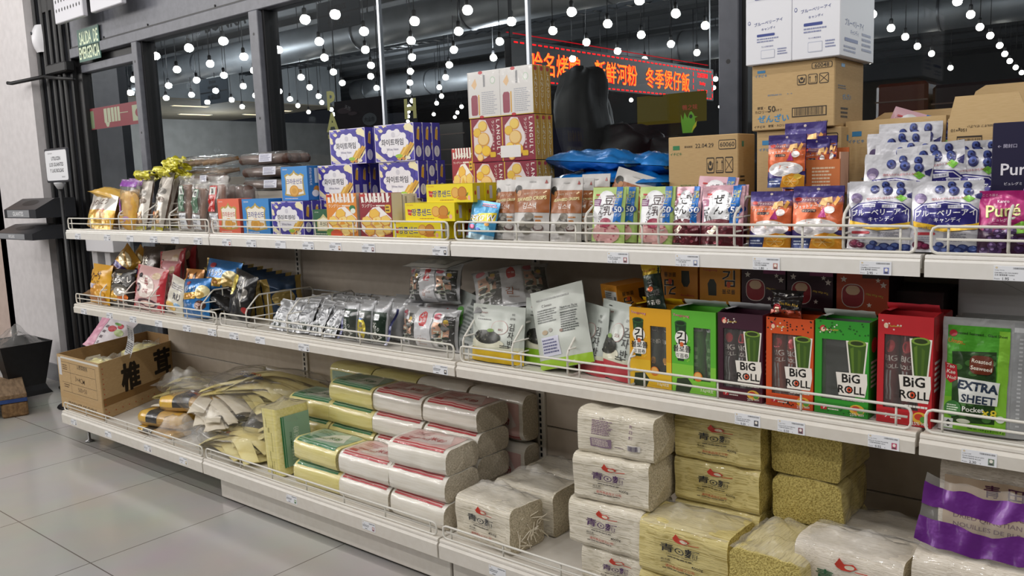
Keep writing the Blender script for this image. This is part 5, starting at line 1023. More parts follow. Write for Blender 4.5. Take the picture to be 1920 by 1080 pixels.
for r in range(4):
    t = empty('seaweed_bundle', ('dark green seaweed bundle, front one with a yellow oval', 'dark green seaweed bundle second deep behind the yellow oval one', 'dark green seaweed bundle third deep, its silver top showing', 'dark green seaweed bundle at the back under the shelf')[r], 'seaweed pack', EB, (xe+.004*r, .06+.075*r, Mz+.001), (math.radians(-9), 0, 0))
    pw = (we-.03)/3
    for c in range(3):
        F, B = pillow_S(pw*.98, he*.98, .05, c+r*3, .003); mb = MB(); m = P('c4c6ca', 'foil'); mb.grid(F, 10, 14, m); mb.grid(lambda u, v: B(1-u, v), 10, 14, m)
        if r == 0: mb.art(sub(F, .03, .97, .02, .84), pw, he*.82, edo(c == 1), True, 'foil')
        o = mb.obj('pack', t); o.location = ((c-1)*pw, 0, .001)
    mb = MB(); navy = P('23285c', 'foil')
    for sg in (-1, 1): mb.grid(lambda u, v: Vector((sg*(we/2-.012+.012*u), -.02+.045*v+.006*math.sin(9*v+r), he*.03+he*.85*v*.0+he*.85*u*0+he*.9*v)), 3, 8, navy)
    mb.obj('sleeve_end', t)
    mb = MB(); mb.grid(sub(pillow_S(we*1.0, he*1.02, .062, r*5, .004)[0], 0, 1, 0, 1), 12, 12, FILM_TIGHT); mb.obj('sleeve', t)
# foil bundles with a white paper band and a red emblem
def bandart(): return [('r', 0, 0, 1, 1, 'd3d3d6'), ('p', [(.30+.0, .62), (.30, .80), (.36, .90), (.5, .94), (.64, .90), (.70, .80), (.70, .62), (.64, .56), (.36, .56)], 'c8242a'), ('t', '농협', .5, .73, .14, 'f4e8e8', .02, 0, .30), ('t', '김', .34, .24, .16, 'a8603c', .02), ('t', '재래김', .62, .26, .09, '8a5a40', .01, 0, .32), ('tl', .3, .08, .8, .14, 1, 'b4a49c')]
def seaart(): return [('r', 0, 0, 1, 1, 'bfc0c2'), ('r', .55, .0, 1, .9, '3c3c3a'), ('e', .25, .88, .2, .09, 'c8586a'), ('r', .08, .3, .8, .72, 'd8a88c'), ('t', '김', .34, .34, .34, 'e8ece0', .07), ('t', '김', .34, .34, .34, '7a9a3c', .045), ('t', '김', .34, .34, .34, 'eef0e4', .02), ('e', .62, .55, .12, .08, '3c3a36'), ('e', .7, .75, .1, .06, 'd8b43c')]+splash(7, ('4a4a48', 'e6e6e6', '8a8a88', '2c3a2a'), 16, .02, .98, .10)
NB = 'foil bundles with a white band and red emblem'
def nh(label, x, y, z, w_, h, d, rot, seed):
    t = empty('banded_seaweed_bundle', label, 'seaweed pack', NB, (x, y, z), tuple(math.radians(a) for a in rot))
    F, B = pillow_S(w_, h, d, seed, .008, .02); mb = MB(); m = P('c2c3c6', 'foil'); mb.grid(F, 20, 16, m); mb.grid(lambda u, v: B(1-u, v), 20, 16, m)
    mb.art(sub(F, .02, .36, .06, .92), w_*.34, h*.86, seaart(), True, 'foil'); mb.art(sub(F, .66, .98, .06, .92), w_*.32, h*.86, seaart(), True, 'foil'); mb.obj('foil_packs', t)
    mb = MB(); G = lambda u, v, l=0: F(u, v, l+.0022); bw = sub(G, .36, .66, .03, .97); mb.grid(lambda u, v: bw(u, v), 8, 12, P('d3d3d6', 'gloss')); mb.art(bw, w_*.30, h*.94, bandart(), True, 'gloss'); mb.obj('paper_band', t)
    mb = MB(); mb.grid(lambda u, v: F(u, v, .006), 16, 12, FILM_TIGHT); mb.obj('clear_wrap', t)
    return t
x, w_, h = span(729, 838, 582, .05, Mz)
nh('foil seaweed bundle with red emblem standing at the shelf edge, lower of two', x, .10, Mz+.001, w_, h, .085, (-8, 0, 0), 3)
for k in range(2): nh(('foil seaweed bundle hidden second deep behind the lower red emblem one', 'foil seaweed bundle third deep behind the lower red emblem one')[k], x+.004, .20+.09*k, Mz+.001, w_*.96, h*.98, .08, (-6, 0, 0), 13+k)
x, w_, h = span(738, 838, 505, .095, Mz+h+.004)
nh('foil seaweed bundle with red emblem stacked above the lower one', x, .155, Mz+.141, w_, .128, .085, (-12, -3, 0), 5)
x, w_, h = span(745, 852, 480, .10, Mz+.27)
pillow('banded_seaweed_bundle', 'pale foil bundle squeezed flat on top under the upper shelf', 'seaweed pack', NB, (x, .09, Mz+.268), .20, .20, .035, 'c6c6c2', front=[('r', .1, .1, .9, .4, 'a8a8a2'), ('tl', .2, .5, .8, .8, 4, '84847e')], rot=(-84, 0, 0), seed=6)
# grey green pouch seen edge on
p = bp(858, 655, y=.10)
pouch('seaweed_pouch', 'grey pouch with green leaves turned sideways beside the banded bundles', 'pouch', None, (p.x+.0, .13, Mz+.001), .20, .185, .05, '8e9490', front=[('r', 0, 0, 1, .25, 'a4a8a6'), ('e', .3, .62, .16, .12, '4a8a34'), ('e', .42, .5, .12, .1, '5a9a3c'), ('tl', .5, .3, .9, .8, 8, '5c6460'), ('r', .55, .82, .85, .92, '2c3030'), ('bar', .6, .1, .85, .2, '33383a')], rot=(-10, 3, -26), seed=7)
# the clear pack of banded foil lying over the pouches
t = empty('banded_seaweed_bundle', 'clear pack of banded foil lying aslant over the barbecue pouches', 'seaweed pack', NB, (bp(960, 545, y=.20).x+.0, .20, Mz+.205), (math.radians(-60), math.radians(-6), math.radians(40)))
F, B = pillow_S(.25, .20, .05, 9, .006, .02); mb = MB(); m = P('b9babd', 'foil'); mb.grid(F, 18, 14, m); mb.grid(lambda u, v: B(1-u, v), 18, 14, m)
mb.art(sub(F, .02, .36, .06, .95), .085, .18, seaart(), True, 'foil'); mb.art(sub(F, .66, .98, .06, .95), .08, .18, seaart(), True, 'foil'); mb.xf(Matrix.Translation((0, 0, -.1))); mb.obj('foil_packs', t)
mb = MB(); G = lambda u, v, l=0: F(u, v, l+.002); bw = sub(G, .36, .66, .03, .97); mb.grid(lambda u, v: bw(u, v), 8, 12, P('d3d3d6', 'gloss')); mb.art(bw, .075, .19, bandart(), True, 'gloss'); mb.xf(Matrix.Translation((0, 0, -.1))); mb.obj('paper_band', t)
mb = MB(); mb.grid(lambda u, v: F(u, v, .008)-Vector((0, 0, .1)), 14, 12, FILM); mb.obj('clear_wrap', t)
for k in range(3):
    pillow('seaweed_pack', ('black and white foil pack stacked behind the barbecue pouches, lowest', 'black and white foil pack stacked behind the barbecue pouches, middle', 'black and white foil pack stacked behind the barbecue pouches, highest')[k], 'seaweed pack', 'dark foil packs behind the pouches', (bp(905, 560, y=.26).x+.02*k, .27, Mz+.03+.055*k), .24, .19, .05, ('3a3c3c', '2c2e2e', '50524f')[k], front=splash(9+k, ('b8b8b4', '2c2e2c', '8a8c88'), 12, .05, .95, .12), rot=(-78, 0, 8*k), seed=40+k)
# barbecue seaweed flake pouches
def jaban(c, bq=True, red=False):
    a = [('r', 0, 0, 1, .26, c), ('r', 0, .24, 1, .30, 'd0d2bc'), ('e', .22, .93, .05, .008, '3a3c3a'), ('t', 'C Semsin', .22, .86, .035, '8a3a34', .004, 0, .26), ('t', 'Gim Jaban', .20, .79, .03, '4a4c4a', .004, 0, .24), ('tl', .12, .72, .4, .76, 1, '7a7c78')]
    a += [('v', '김자반', .80, .72, .145, '1e1c1c', .012), ('t', '생강', .79, .86, .04, '33302e', .006, 0, .2), ('t', '심마늘', .79, .79, .04, '33302e', .006, 0, .2), ('e', .58, .62, .16, .12, 'c89a94'), ('e', .58, .62, .152, .113, 'c9cec6'), ('t', 'BBQ' if bq else 'SEA', .60, .58, .045, '8a5048', .004, 0, .16)]
    a += [('e', .36, .34, .33, .09, 'd8d6c0'), ('e', .35, .44, .27, .12, '26261f')]
    rg = random.Random(4)
    for k in range(26): x, y = .12+.46*rg.random(), .36+.18*rg.random(); a.append(('l', x, y, x+.08*(rg.random()-.3), y+.05*(rg.random()-.5), .005, rg.choice(('14140f', '4a4a3c', '2c2c22', '6a6a58'))))
    a += [('e', .42, .56, .06, .03, '7c9a4c'), ('tl', .62, .27, .8, .33, 2, '4a4a44')]
    return a
def jaback(): return [('r', 0, 0, 1, .12, '9cc430'), ('t', 'C Semsin', .30, .80, .035, '4a3a3a', .004, 0, .2), ('tl', .1, .58, .52, .76, 6, '6c706c'), ('t', 'Nutrition Facts', .72, .73, .035, '33363a', .006, 0, .3), ('r', .56, .70, .88, .705, '33363a'), ('tl', .56, .42, .88, .68, 9, '5c605e'), ('e', .24, .46, .06, .03, 'b8a488'), ('e', .36, .48, .04, .025, 'a8a49c'), ('e', .56, .45, .03, .02, '8a6c5c'), ('r', .14, .16, .50, .40, 'd4d4e4'), ('tl', .16, .19, .48, .38, 5, '6a6c90'), ('tl', .1, .86, .8, .9, 1, '9a9c98')]
JG = 'pale green seaweed flake pouches'
px_pouch('flake_pouch', 'pale seaweed flake pouch with a yellow base and BBQ mark', 'pouch', JG, 874, 972, 577, .045, Mz, .045, 'c6ccc4', front=jaban('d8b41c'), seed=50, turn=0)
px_pouch('flake_pouch', 'pale seaweed flake pouch with yellow base hidden behind the BBQ one', 'pouch', JG, 880, 976, 578, .09, Mz, .04, 'c6ccc4', front=jaban('d8b41c'), seed=50.5)
px_pouch('flake_pouch', 'pale seaweed flake pouch with a lime base standing upright', 'pouch', JG, 972, 1066, 566, .085, Mz, .045, 'c6ccc4', front=jaban('8cbc28', False), seed=51)
p = bp(1052, 700, y=.03)
pouch('flake_pouch', 'lime based flake pouch showing its printed back, tilted over its neighbour', 'pouch', JG, (p.x-.0, .062, Mz+.018), .19, .225, .04, 'c9cec6', front=jaback(), rot=(-8, -15, 0), seed=52)
for k, (u, w_, y, tn, vT, lab) in enumerate(((1100, .16, .085, -24, 573, 'red based flake pouch turned aslant beside the tilted pouch'), (1150, .16, .06, -20, 570, 'red based flake pouch turned aslant beside the yellow roll box'), (1172, .14, .13, -10, 580, 'red based flake pouch standing behind the two turned ones'))):
    p = bp(u, 712, y=y); hh = bp(u, vT, y=y).z-Mz
    pouch('flake_pouch', lab, 'pouch', JG, (p.x, y+.02, Mz+.001), w_, hh, .05, 'bfc6bf', front=jaban('b83a44', False), rot=(-4, 2, tn), seed=53+k)
# yellow-orange roll cartons and display boxes with film windows
def rollart(c, c2, stars=True, big=False):
    a = [('r', 0, 0, 1, 1, c), ('r', 0, .0, 1, .30, c2)]
    rg = random.Random(12)
    if stars: a += [('star', .08+.86*rg.random(), .30+.66*rg.random(), .004+.003*rg.random(), c2) for _ in range(26)]
    return a
def window_box(label, group, x, y, w_, d, h, c, win, art, parts_col, z=Mz, rot=0, flap=None, side=(), n_roll=3, inner='2c3a34'):
    """open-topped display box; win = (u0, v0, u1, v1) of the film window in its front"""
    t = empty('seaweed_display_box', label, 'display box', group, (x, y, z), (0, 0, math.radians(rot)))
    th = .0022; m = P(c); mb = MB(); u0, v0, u1, v1 = win
    X = lambda u: -w_/2+w_*u
    for a0, a1, b0, b1 in ((0, 1, 0, v0), (0, 1, v1, 1), (0, u0, v0, v1), (u1, 1, v0, v1)): mb.box(X(a0), X(a1), 0, th, h*b0, h*b1, m)
    mb.box(X(0), X(0)+th, th, d, 0, h, m); mb.box(X(1)-th, X(1), th, d, 0, h, m); mb.box(X(0)+th, X(1)-th, d-th, d, 0, h, m); mb.box(X(0)+th, X(1)-th, th, d-th, 0, th, m)
    S = plane((-w_/2, 0, 0), (w_, 0, 0), (0, 0, h))
    # background prints are clipped to the four strips round the window
    nb = 0
    for pr in art:
        if pr[0] == 'bg':
            nb += 1
            for a0, a1, b0, b1 in ((0, 1, 0, v0), (0, 1, v1, 1), (0, u0, v0, v1), (u1, 1, v0, v1)):
                y0, y1 = max(b0, pr[1]), min(b1, pr[2])
                if y1 > y0: mb.art(S, w_, h, [('r', a0, y0, a1, y1, pr[3])], off=.0001+.0002*nb)
    mb.art(S, w_, h, [p_ for p_ in art if p_[0] != 'bg'], off=.0007)
    mb.art(plane((w_/2, 0, 0), (0, d, 0), (0, 0, h)), d, h, list(side))
    mb.obj('carton', t)
    mb = MB(); mb.box(X(u0)-.002, X(u1)+.002, th+.0003, th+.0006, h*v0-.002, h*v1+.002, FILM_TIGHT); mb.obj('window_film', t)
    for k in range(n_roll):
        F, B = pillow_S((w_-.012)/max(n_roll, 1)*1.0, h*.93, d*.5, k+x*7, .004); mb = MB(); mm = P(parts_col[k % len(parts_col)][0], 'foil')
        mb.grid(F, 8, 16, mm); mb.grid(lambda u, v: B(1-u, v), 8, 16, mm); mb.art(F, (w_-.012)/n_roll, h*.93, parts_col[k % len(parts_col)][1], True, 'foil')
        o = mb.obj('roll_pack', t); o.location = (-w_/2+.006+(w_-.012)*(k+.5)/n_roll, d*.42, th+.001)
    if n_roll == 0: mb = MB(); mb.box(X(.02), X(.98), d-th-.002, d-th-.0005, .003, h*.97, P(inner, 'matte')); mb.obj('inner_lining', t)
    if flap:
        mb = MB(); fc = P(flap); mb.prism([(0, h), (.004, h+.004), (d*.7, h+.016), (d*.7, h+.018), (0, h+.002)], X(0)+.004, X(1)-.006, 'x', fc) if False else mb.grid(lambda u, v: Vector((X(.02)+w_*.96*u+.002*nz(u*5, v*4, x), d*.97-.0+.03*v*0-(.02*math.sin(v*1.6)), h+.018*v-.002*nz(u*6, v*3, 2))), 8, 4, fc); mb.obj('flap', t)
        mb = MB(); mb.grid(lambda u, v: Vector((X(0)+.002+.02*v, th+(d-2*th)*u, h+.010*math.sin(v*2.2)*(1-.4*u))), 4, 4, fc); mb.obj('flap', t)
    return t
def gimart(c, c2): return [('bg', 0, 1, c), ('bg', 0, .34, c2)]+[('star', .10+.82*random.Random(k).random(), .36+.60*random.Random(k+50).random(), .004, c2) for k in range(30) if not (.42 < .10+.82*random.Random(k).random() < .9)]+[('t', 'Youngpoong', .22, .93, .04, 'f2e8e0', .035, -3, .38), ('t', 'Youngpoong', .22, .93, .04, 'b02c34', .014, -3, .38),
    ('p', [(.08, .84), (.34, .82), (.28, .38), (.14, .38)], '1c3a1e'), ('e', .21, .84, .135, .035, '2c5a2a'), ('e', .21, .84, .10, .022, '142814'), ('p', [(.12, .78), (.17, .79), (.19, .45), (.15, .45)], '2f5c34'), ('rr', .09, .41, .40, .58, .008, 'f4f2ea'), ('e', .23, .66, .15, .09, 'f4f2ea'), ('t', '김', .23, .66, .155, '1c1a16', .04), ('t', '볼로롤', .24, .53, .085, '1c1a16', .04, 0, .40), ('e', .235, .585, .045, .028, 'd8642c'), ('t', '海苔卷', .24, .445, .055, '1c1a16', .018, 0, .32),
    ('e', .60, .21, .10, .06, 'd8782c'), ('e', .60, .22, .07, .04, 'e8b060'), ('t', '3.6g×8支', .80, .05, .05, 'f6f2e2', .014, -2, .34), ('p', [(.08, .0), (.4, .0), (.48, .1), (.36, .18), (.12, .16)], '33402c')]
gpack = ('3c4a44', [('t', '김', .5, .80, .14, 'e8e6de', .05), ('t', '김', .5, .80, .14, '1c1a16', .02), ('t', '볼로롤', .5, .60, .10, 'e8e6de', .03, 0, .9), ('e', .5, .34, .2, .05, 'd89a3c'), ('r', 0, .9, 1, 1, 'd8b41c'), ('r', 0, 0, 1, .16, '8a3c44')])
gpack2 = ('4a8a34', [('r', .1, .78, .9, .95, 'd8dadc'), ('bar', .2, .8, .8, .93, '4a4a4a'), ('r', .2, .1, .8, .7, '3a7a2c'), ('tl', .3, .2, .7, .6, 4, '8ab878')])
WB = 'seaweed roll display boxes'
xy, wy, hy = span(1180, 1258, 578, .045, Mz)
window_box('yellow seaweed roll box with a film window, next to the flake pouches', WB, xy, .045, wy, .085, hy, 'dca018', (.50, .20, .88, .78), gimart('e0a41a', 'e8bc2c'), [gpack], flap='d8b41c')
xg, wg, hg = span(1259, 1342, 583, .045, Mz)
window_box('green seaweed roll box with a film window beside the yellow one', WB, xg, .045, wg, .085, hg, '58b030', (.50, .16, .88, .80), gimart('5cb432', '82c840'), [gpack2], flap='c8ccc8')
def bigroll(c, c2, dots=None, k=0, fl='Flavor'):
    a = [('bg', 0, 1, c), ('bg', 0, .12, c2)]
    a += [('e', .15, .91, .06, .035, 'c02a34'), ('e', .15, .90, .04, .025, 'e8c8a8'), ('t', 'TaoKaeNoi', .32, .90, .05, '3a2c18', .03, 3, .22), ('t', 'TaoKaeNoi', .32, .90, .05, 'e2c24c', .012, 3, .22)]
    rg = random.Random(k)
    a += [('star', .08+.34*rg.random(), .86+.10*rg.random(), .0025, 'e8e0d8') for _ in range(7)]
    if dots: a += [('e', .02+.96*rg.random(), rg.choice((.86+.13*rg.random(), .02+.08*rg.random())), .016, .009, dots) for _ in range(46)]
    # a plain rolled sheet of seaweed in place of the figure
    a += [('p', [(.58, .80), (.98, .80), (.92, .40), (.66, .40)], 'efeae0'), ('p', [(.61, .78), (.95, .78), (.89, .40), (.69, .40)], '3c5a1c'), ('e', .78, .78, .17, .035, '7a9a3a'), ('e', .78, .78, .12, .022, '2c3a14'), ('p', [(.66, .72), (.72, .74), (.74, .44), (.71, .44)], '5c7c28'), ('p', [(.80, .72), (.86, .70), (.84, .46), (.80, .46)], '4c6a20')]
    a += [('p', [(.40, .46), (.97, .47), (.98, .36), (.94, .22), (.46, .22)], 'efe9e0'), ('t', 'BiG', .68, .405, .095, 'f2eee6', .05, 2, .54), ('t', 'BiG', .68, .405, .095, '1a1614', .03, 2, .54), ('t', 'ROLL', .69, .285, .085, '1a1614', .028, 0, .54), ('e', .655, .285, .045, .028, 'd8502c'), ('e', .655, .285, .022, .014, '1a1614')]
    a += [('tl', .52, .16, .94, .20, 1, 'e8e4dc'), ('rr', .12, .04, .24, .10, .002, 'c02a34'), ('t', '9', .18, .07, .045, 'f0e8e0', .02), ('tl', .26, .04, .5, .09, 2, 'e2dcd4'), ('e', .80, .08, .14, .055, 'e2b43c'), ('e', .78, .09, .08, .03, 'c8402c'), ('e', .86, .07, .06, .03, '5a9a3c'), ('t', '25% less', .8, .03, .03, 'f0ece4', .008, 6, .3)]
    return a
def rp(c, t2='e8e0d8'): return (c, [('t', 'BIG', .5, .62, .08, t2, .02, 0, .8), ('t', 'ROLL', .5, .54, .07, t2, .02, 0, .9), ('e', .5, .74, .3, .06, 'c02a34'), ('r', .2, .2, .36, .5, 'b8b8b8'), ('r', .5, .2, .6, .5, 'a8a8a8'), ('bar', .2, .05, .7, .14, 'd8d8d8')])
BRx = [(1346, 1430, 588, '3c1428', '5a1c2c', None, 'maroon', [rp('40202c')], 'c8c8cc', 3), (1437, 1526, 597, 'd0501c', 'c8481a', '2a1410', 'orange', [rp('8a3a24')], '1c1a1c', 3),
       (1529, 1631, 602, '32962c', '2a8a2a', '1a5a1a', 'green', [], 'c8ccc8', 0), (1647, 1752, 592, 'c0242c', 'b41e26', None, 'red', [rp('6a1018')], 'd8404c', 3)]
for k, (uL, uR, vT, c, c2, dots, nm, packs, fl, nr) in enumerate(BRx):
    x, w_, h = span(uL, uR, vT, .045, Mz)
    lab = {'maroon': 'dark maroon big roll box with a film window beside the plain green one', 'orange': 'orange big roll box with dark dots and a film window', 'green': 'empty green big roll box with a grey lined window', 'red': 'red big roll box with a film window at the end of its shelf'}[nm]
    window_box(lab, WB, x, .045, w_, .075 if nm != 'green' else .068, h, c, (.12, .14, .76, .82) if nm != 'green' else (.13, .16, .76, .80), bigroll(c, c2, dots, k), packs, flap=fl, n_roll=nr, inner='6a6c6c', side=[('r', 0, 0, 1, 1, c2), ('e', .5, .75, .3, .08, 'c8403c'), ('tl', .2, .3, .8, .6, 6, 'e2dcd4')])
    carton('seaweed_display_box', f'{nm} backed display box hidden right behind the {nm} big roll box', 'display box', WB, x+.002, .128, Mz, w_*.98, .075, h*.97, c)
for k, (x, w_, h, c) in enumerate(((xy, wy, hy, 'dca018'), (xg, wg, hg, '58b030'))):
    carton('seaweed_display_box', ('yellow display box standing behind the front yellow one', 'green display box standing behind the plain green one')[k], 'display box', WB, x, .14, Mz, w_*.97, .085, h*.97, c)
# spare cartons on top at the back
def spare(c, flip, kind):
    if kind == 'gim':
        a = [('r', 0, 0, 1, 1, c), ('t', '김', .72, .66, .42, 'f0e8d8', .05), ('t', '김', .72, .66, .42, '1c1a16', .02), ('t', '볼로롤', .72, .32, .22, '1c1a16', .03, 0, .32), ('e', .72, .5, .05, .08, 'c8502c'), ('p', [(.22, .2), (.42, .2), (.42, .5), (.36, .62), (.26, .62), (.2, .5)], '2a2c22'), ('t', 'Youngpoong', .26, .85, .10, 'b02c34', .014, 0, .36)]
    else: a = [('r', 0, 0, 1, 1, c), ('r', 0, 0, .5, .16, '7a2c5c' if c != 'a8401c' else '2a1410'), ('rr', .46, .30, .90, .86, .02, 'c8bcb4'), ('rr', .475, .32, .885, .84, .018, '8a2028'), ('rr', .54, .34, .82, .56, .012, 'c8a888'), ('t', 'Tao Kae Noi', .26, .55, .2, '1c1412', .05, -8, .34), ('t', 'Tao Kae Noi', .26, .55, .2, 'c8a838', .02, -8, .34), ('star', .10, .3, .008, 'd8d0c8'), ('star', .2, .2, .006, 'd8d0c8'), ('star', .86, .2, .008, 'd8d0c8'), ('star', .36, .78, .006, 'd8d0c8')]
    if flip:
        b = []
        for q in a:
            if q[0] == 'r': b.append(('r', 1-q[3], 1-q[4], 1-q[1], 1-q[2], q[5]))
            elif q[0] == 'rr': b.append(('rr', 1-q[3], 1-q[4], 1-q[1], 1-q[2], q[5], q[6]))
            elif q[0] == 'e': b.append(('e', 1-q[1], 1-q[2], q[3], q[4], q[5]))
            elif q[0] == 'p': b.append(('p', [(1-x, 1-y) for x, y in q[1]], q[2]))
            elif q[0] == 'star': b.append(('star', 1-q[1], 1-q[2], q[3], q[4]))
            elif q[0] == 't':
                r_ = list(q)+[0]*(9-len(q)); r_[2] = 1-q[2]; r_[3] = 1-q[3]; r_[7] = r_[7]+180; b.append(tuple(r_))
        a = b
    return a
zb = Mz+.208
SPG = 'spare roll cartons under the top shelf'
for k, (uL, uR, vT, c, flip, kd, lab) in enumerate(((1237, 1308, 507, 'c8801c', True, 'gim', 'orange spare carton printed upside down, behind the roll wrapped pack'), (1312, 1388, 509, 'cc861e', False, 'gim', 'orange spare carton printed upright beside the upside-down one'), (1391, 1473, 514, '30101f', True, 'tkn', 'dark purple spare carton printed upside down, over the maroon box'), (1476, 1562, 518, '30101f', True, 'tkn', 'dark purple spare carton printed upside down, second from the orange ones'), (1569, 1667, 522, 'a8401c', True, 'tkn', 'burnt orange spare carton printed upside down, over the green box'))):
    x, w_, h = span(uL, uR, vT, .165, zb)
    px_carton('spare_carton', lab, 'carton', SPG, uL, uR, vT, .165, zb, .12, c, h=.10 if k < 2 else .098, front=spare(c, flip, kd), side_col='24101a' if k > 1 else c)
carton('spare_carton', 'dark carton in the shadow beside the burnt orange spare carton', 'carton', SPG, bp(1705, 560, y=.2).x, .22, Mz, .13, .15, .26, '2a1416')
# tilted orange carton over the flake pouches
pc = bp(1134, 584, y=.11)
carton('spare_carton', 'orange carton with a white address label perched cornerwise over the flake pouches', 'carton', SPG, pc.x-.012, .165, pc.z-.012, .135, .105, .078, 'c8801c', rot=(6, -4, -38), side=spare('cc861e', True, 'gim'), side_col='cc861e', front=[('r', 0, 0, 1, 1, 'cc861e')]+[('star', .1+.8*random.Random(k).random(), .1+.8*random.Random(k+9).random(), .003, 'e2b43c') for k in range(20)]+[('r', .24, .14, .94, .78, 'cfd0cc'), ('tl', .28, .2, .7, .74, 7, '6a6c6a'), ('bar', .78, .2, .9, .6, '33363a')])
carton('spare_carton', 'plain kraft carton under the perched orange carton behind the pouches', 'carton', SPG, pc.x+.01, .19, Mz, .16, .13, .135, KR)
# a single wrapped roll standing out of the yellow box
pr_ = bp(1216, 576, y=.08)
pillow('roll_pack', 'single wrapped seaweed roll with yellow ends standing out of the yellow box', 'seaweed pack', None, (pr_.x+.014, .10, pr_.z-.016), .058, .135, .03, '34463c', front=[('r', 0, .74, 1, 1, 'd8b41c'), ('t', 'Youngpoong', .5, .82, .05, 'b02c34', .014, 4, .8), ('t', '김', .5, .60, .17, 'f0eee6', .05), ('t', '김', .5, .60, .17, '1c1a16', .02), ('t', '볼로롤', .5, .38, .12, 'f0eee6', .05, 0, .9), ('t', '볼로롤', .5, .38, .12, '1c1a16', .018, 0, .9), ('e', .5, .46, .16, .05, 'd8642c'), ('t', '海苔卷', .5, .20, .1, 'f0eee6', .02, 0, .8)], rot=(-6, -12, 0), seed=61, kind='foil', cr=.003)
p = bp(1470, 597, y=.075)
pillow('seaweed_pack', 'small dark shiny pack standing on the orange big roll box', 'seaweed pack', None, (p.x, .085, p.z-.002), .078, .066, .02, '1c1618', front=[('r', 0, 0, 1, .3, '9a3a1c'), ('t', 'Tao Kae Noi', .6, .5, .26, 'd8b03c', .02, -5, .6), ('e', .24, .34, .14, .16, 'c02a34'), ('e', .24, .3, .09, .1, 'e8c8a8'), ('star', .5, .8, .004, 'd8d4cc'), ('star', .7, .85, .004, 'd8d4cc')], rot=(-12, 0, 0), seed=62)
# green seaweed sheet pouch
def sheet():
    a = [('r', .06, .02, .76, .93, '5cac28'), ('r', .06, .02, .76, .3, '7cbc2c'), ('r', .06, .55, .76, .93, '4ea42a'), ('r', .64, .02, .76, .9, '8ac83c'), ('t', '! Roasted Seaweed... Giant Sheet', .42, .86, .04, '1c3a14', .012, -2, .62), ('t', 'Umm..', .17, .79, .06, 'd8701c', .016, -6, .2), ('e', .12, .86, .045, .03, 'c02a34')]
    a += [('p', [(.12, .70), (.62, .72), (.64, .10), (.16, .08)], '25441a')]
    rg = random.Random(3); a += [('e', .16+.44*rg.random(), .12+.56*rg.random(), .05, .025, rg.choice(('1c3614', '36602a', '2c5020', '457234'))) for _ in range(34)]
    a += [('rr', .33, .52, .60, .68, .012, '6a2c14'), ('t', 'Roasted', .465, .63, .045, 'f0e8d8', .012, -4, .22), ('t', 'Seaweed', .465, .57, .045, 'f0e8d8', .012, -4, .24), ('p', [(.04, .60), (.18, .58), (.20, .46), (.12, .42), (.06, .46)], 'b8202c'), ('t', 'Tao', .11, .57, .05, 'f0e8d8', .016, -6, .1), ('t', 'Kae', .12, .52, .05, 'f0e8d8', .016, -6, .1), ('t', 'Noi!', .13, .47, .05, 'f0e8d8', .016, -6, .1)]
    a += [('p', [(.20, .48), (.68, .46), (.66, .26), (.24, .26)], 'eef0ea'), ('t', 'EXTRA', .44, .41, .13, '1a2a3a', .05, -4, .46), ('t', 'EXTRA', .44, .41, .13, '2c3a50', .025, -4, .46), ('t', 'SHEET', .45, .30, .10, '2c3a50', .03, -2, .38), ('t', 'Pocket', .40, .21, .07, 'f4f4ec', .02, 2, .24), ('t', '×8', .58, .185, .10, 'e8d43c', .035, -3, .16), ('e', .17, .20, .10, .07, '3c7a3a'), ('tl', .10, .16, .24, .24, 4, 'dcecd4'), ('r', .07, .025, .18, .11, 'd8dcd8'), ('p', [(.08, .065), (.125, .10), (.17, .065), (.125, .035)], '2a2c2a'), ('t', 'Net wt. 12.8 g x 8 (102.4 g)', .55, .04, .028, '1c3a14', .008, -2, .4), ('e', .70, .15, .05, .03, 'e8ece0'), ('e', .30, .10, .08, .02, 'd8dcc8')]
    a += [('r', .80, 0, 1, .98, 'a8aaac'), ('r', .8, .90, 1, .94, 'd8dadc')]+[('r', .86, .1+.035*k, .90, .115+.035*k, 'd2d4d6') for k in range(22)]
    return a
xs, ws, hs = span(1763, 1932, 613, .04, Mz)
pouch('seaweed_sheet_pack', 'large green seaweed sheet pack in a clear zip bag at the frame edge', 'seaweed pack', None, (xs, .06, Mz+.001), ws*1.03, hs*1.04, .03, 'b2b4b4', front=sheet(), rot=(-7, 0, 3), seed=70, kind='foil', cr=.003, base_d=1, top=.93)
for k in range(3): pouch('seaweed_sheet_pack', ('green seaweed sheet pack right behind the foremost one', 'green seaweed sheet pack third deep in its row', 'green seaweed sheet pack at the back of its row')[k], 'seaweed pack', 'green sheet packs in a row', (xs+.004*k, .10+.04*k, Mz+.001), ws, hs*1.0, .03, 'a8aaaa', front=[('r', .06, .02, .76, .93, '5cac28')], rot=(-6, 0, 3), seed=71+k, kind='foil')
carton('white_carton', 'plain white carton behind the green sheet packs, marked KP', 'carton', None, bp(1796, 560, y=.26).x+.14, .26, Mz+.10, .28, .13, .205, 'cfcfd2', front=[('t', 'KP', .18, .36, .09, '2c2c30', .02, 40), ('l', .3, .9, .9, .5, .001, '9a9a9c'), ('l', .0, .03, 1, .03, .002, 'b4b4b8')])
carton('white_carton', 'plain white carton under the marked one, out of sight behind the packs', 'carton', None, bp(1796, 560, y=.26).x+.14, .26, Mz, .28, .13, .0985, 'cfcfd2')
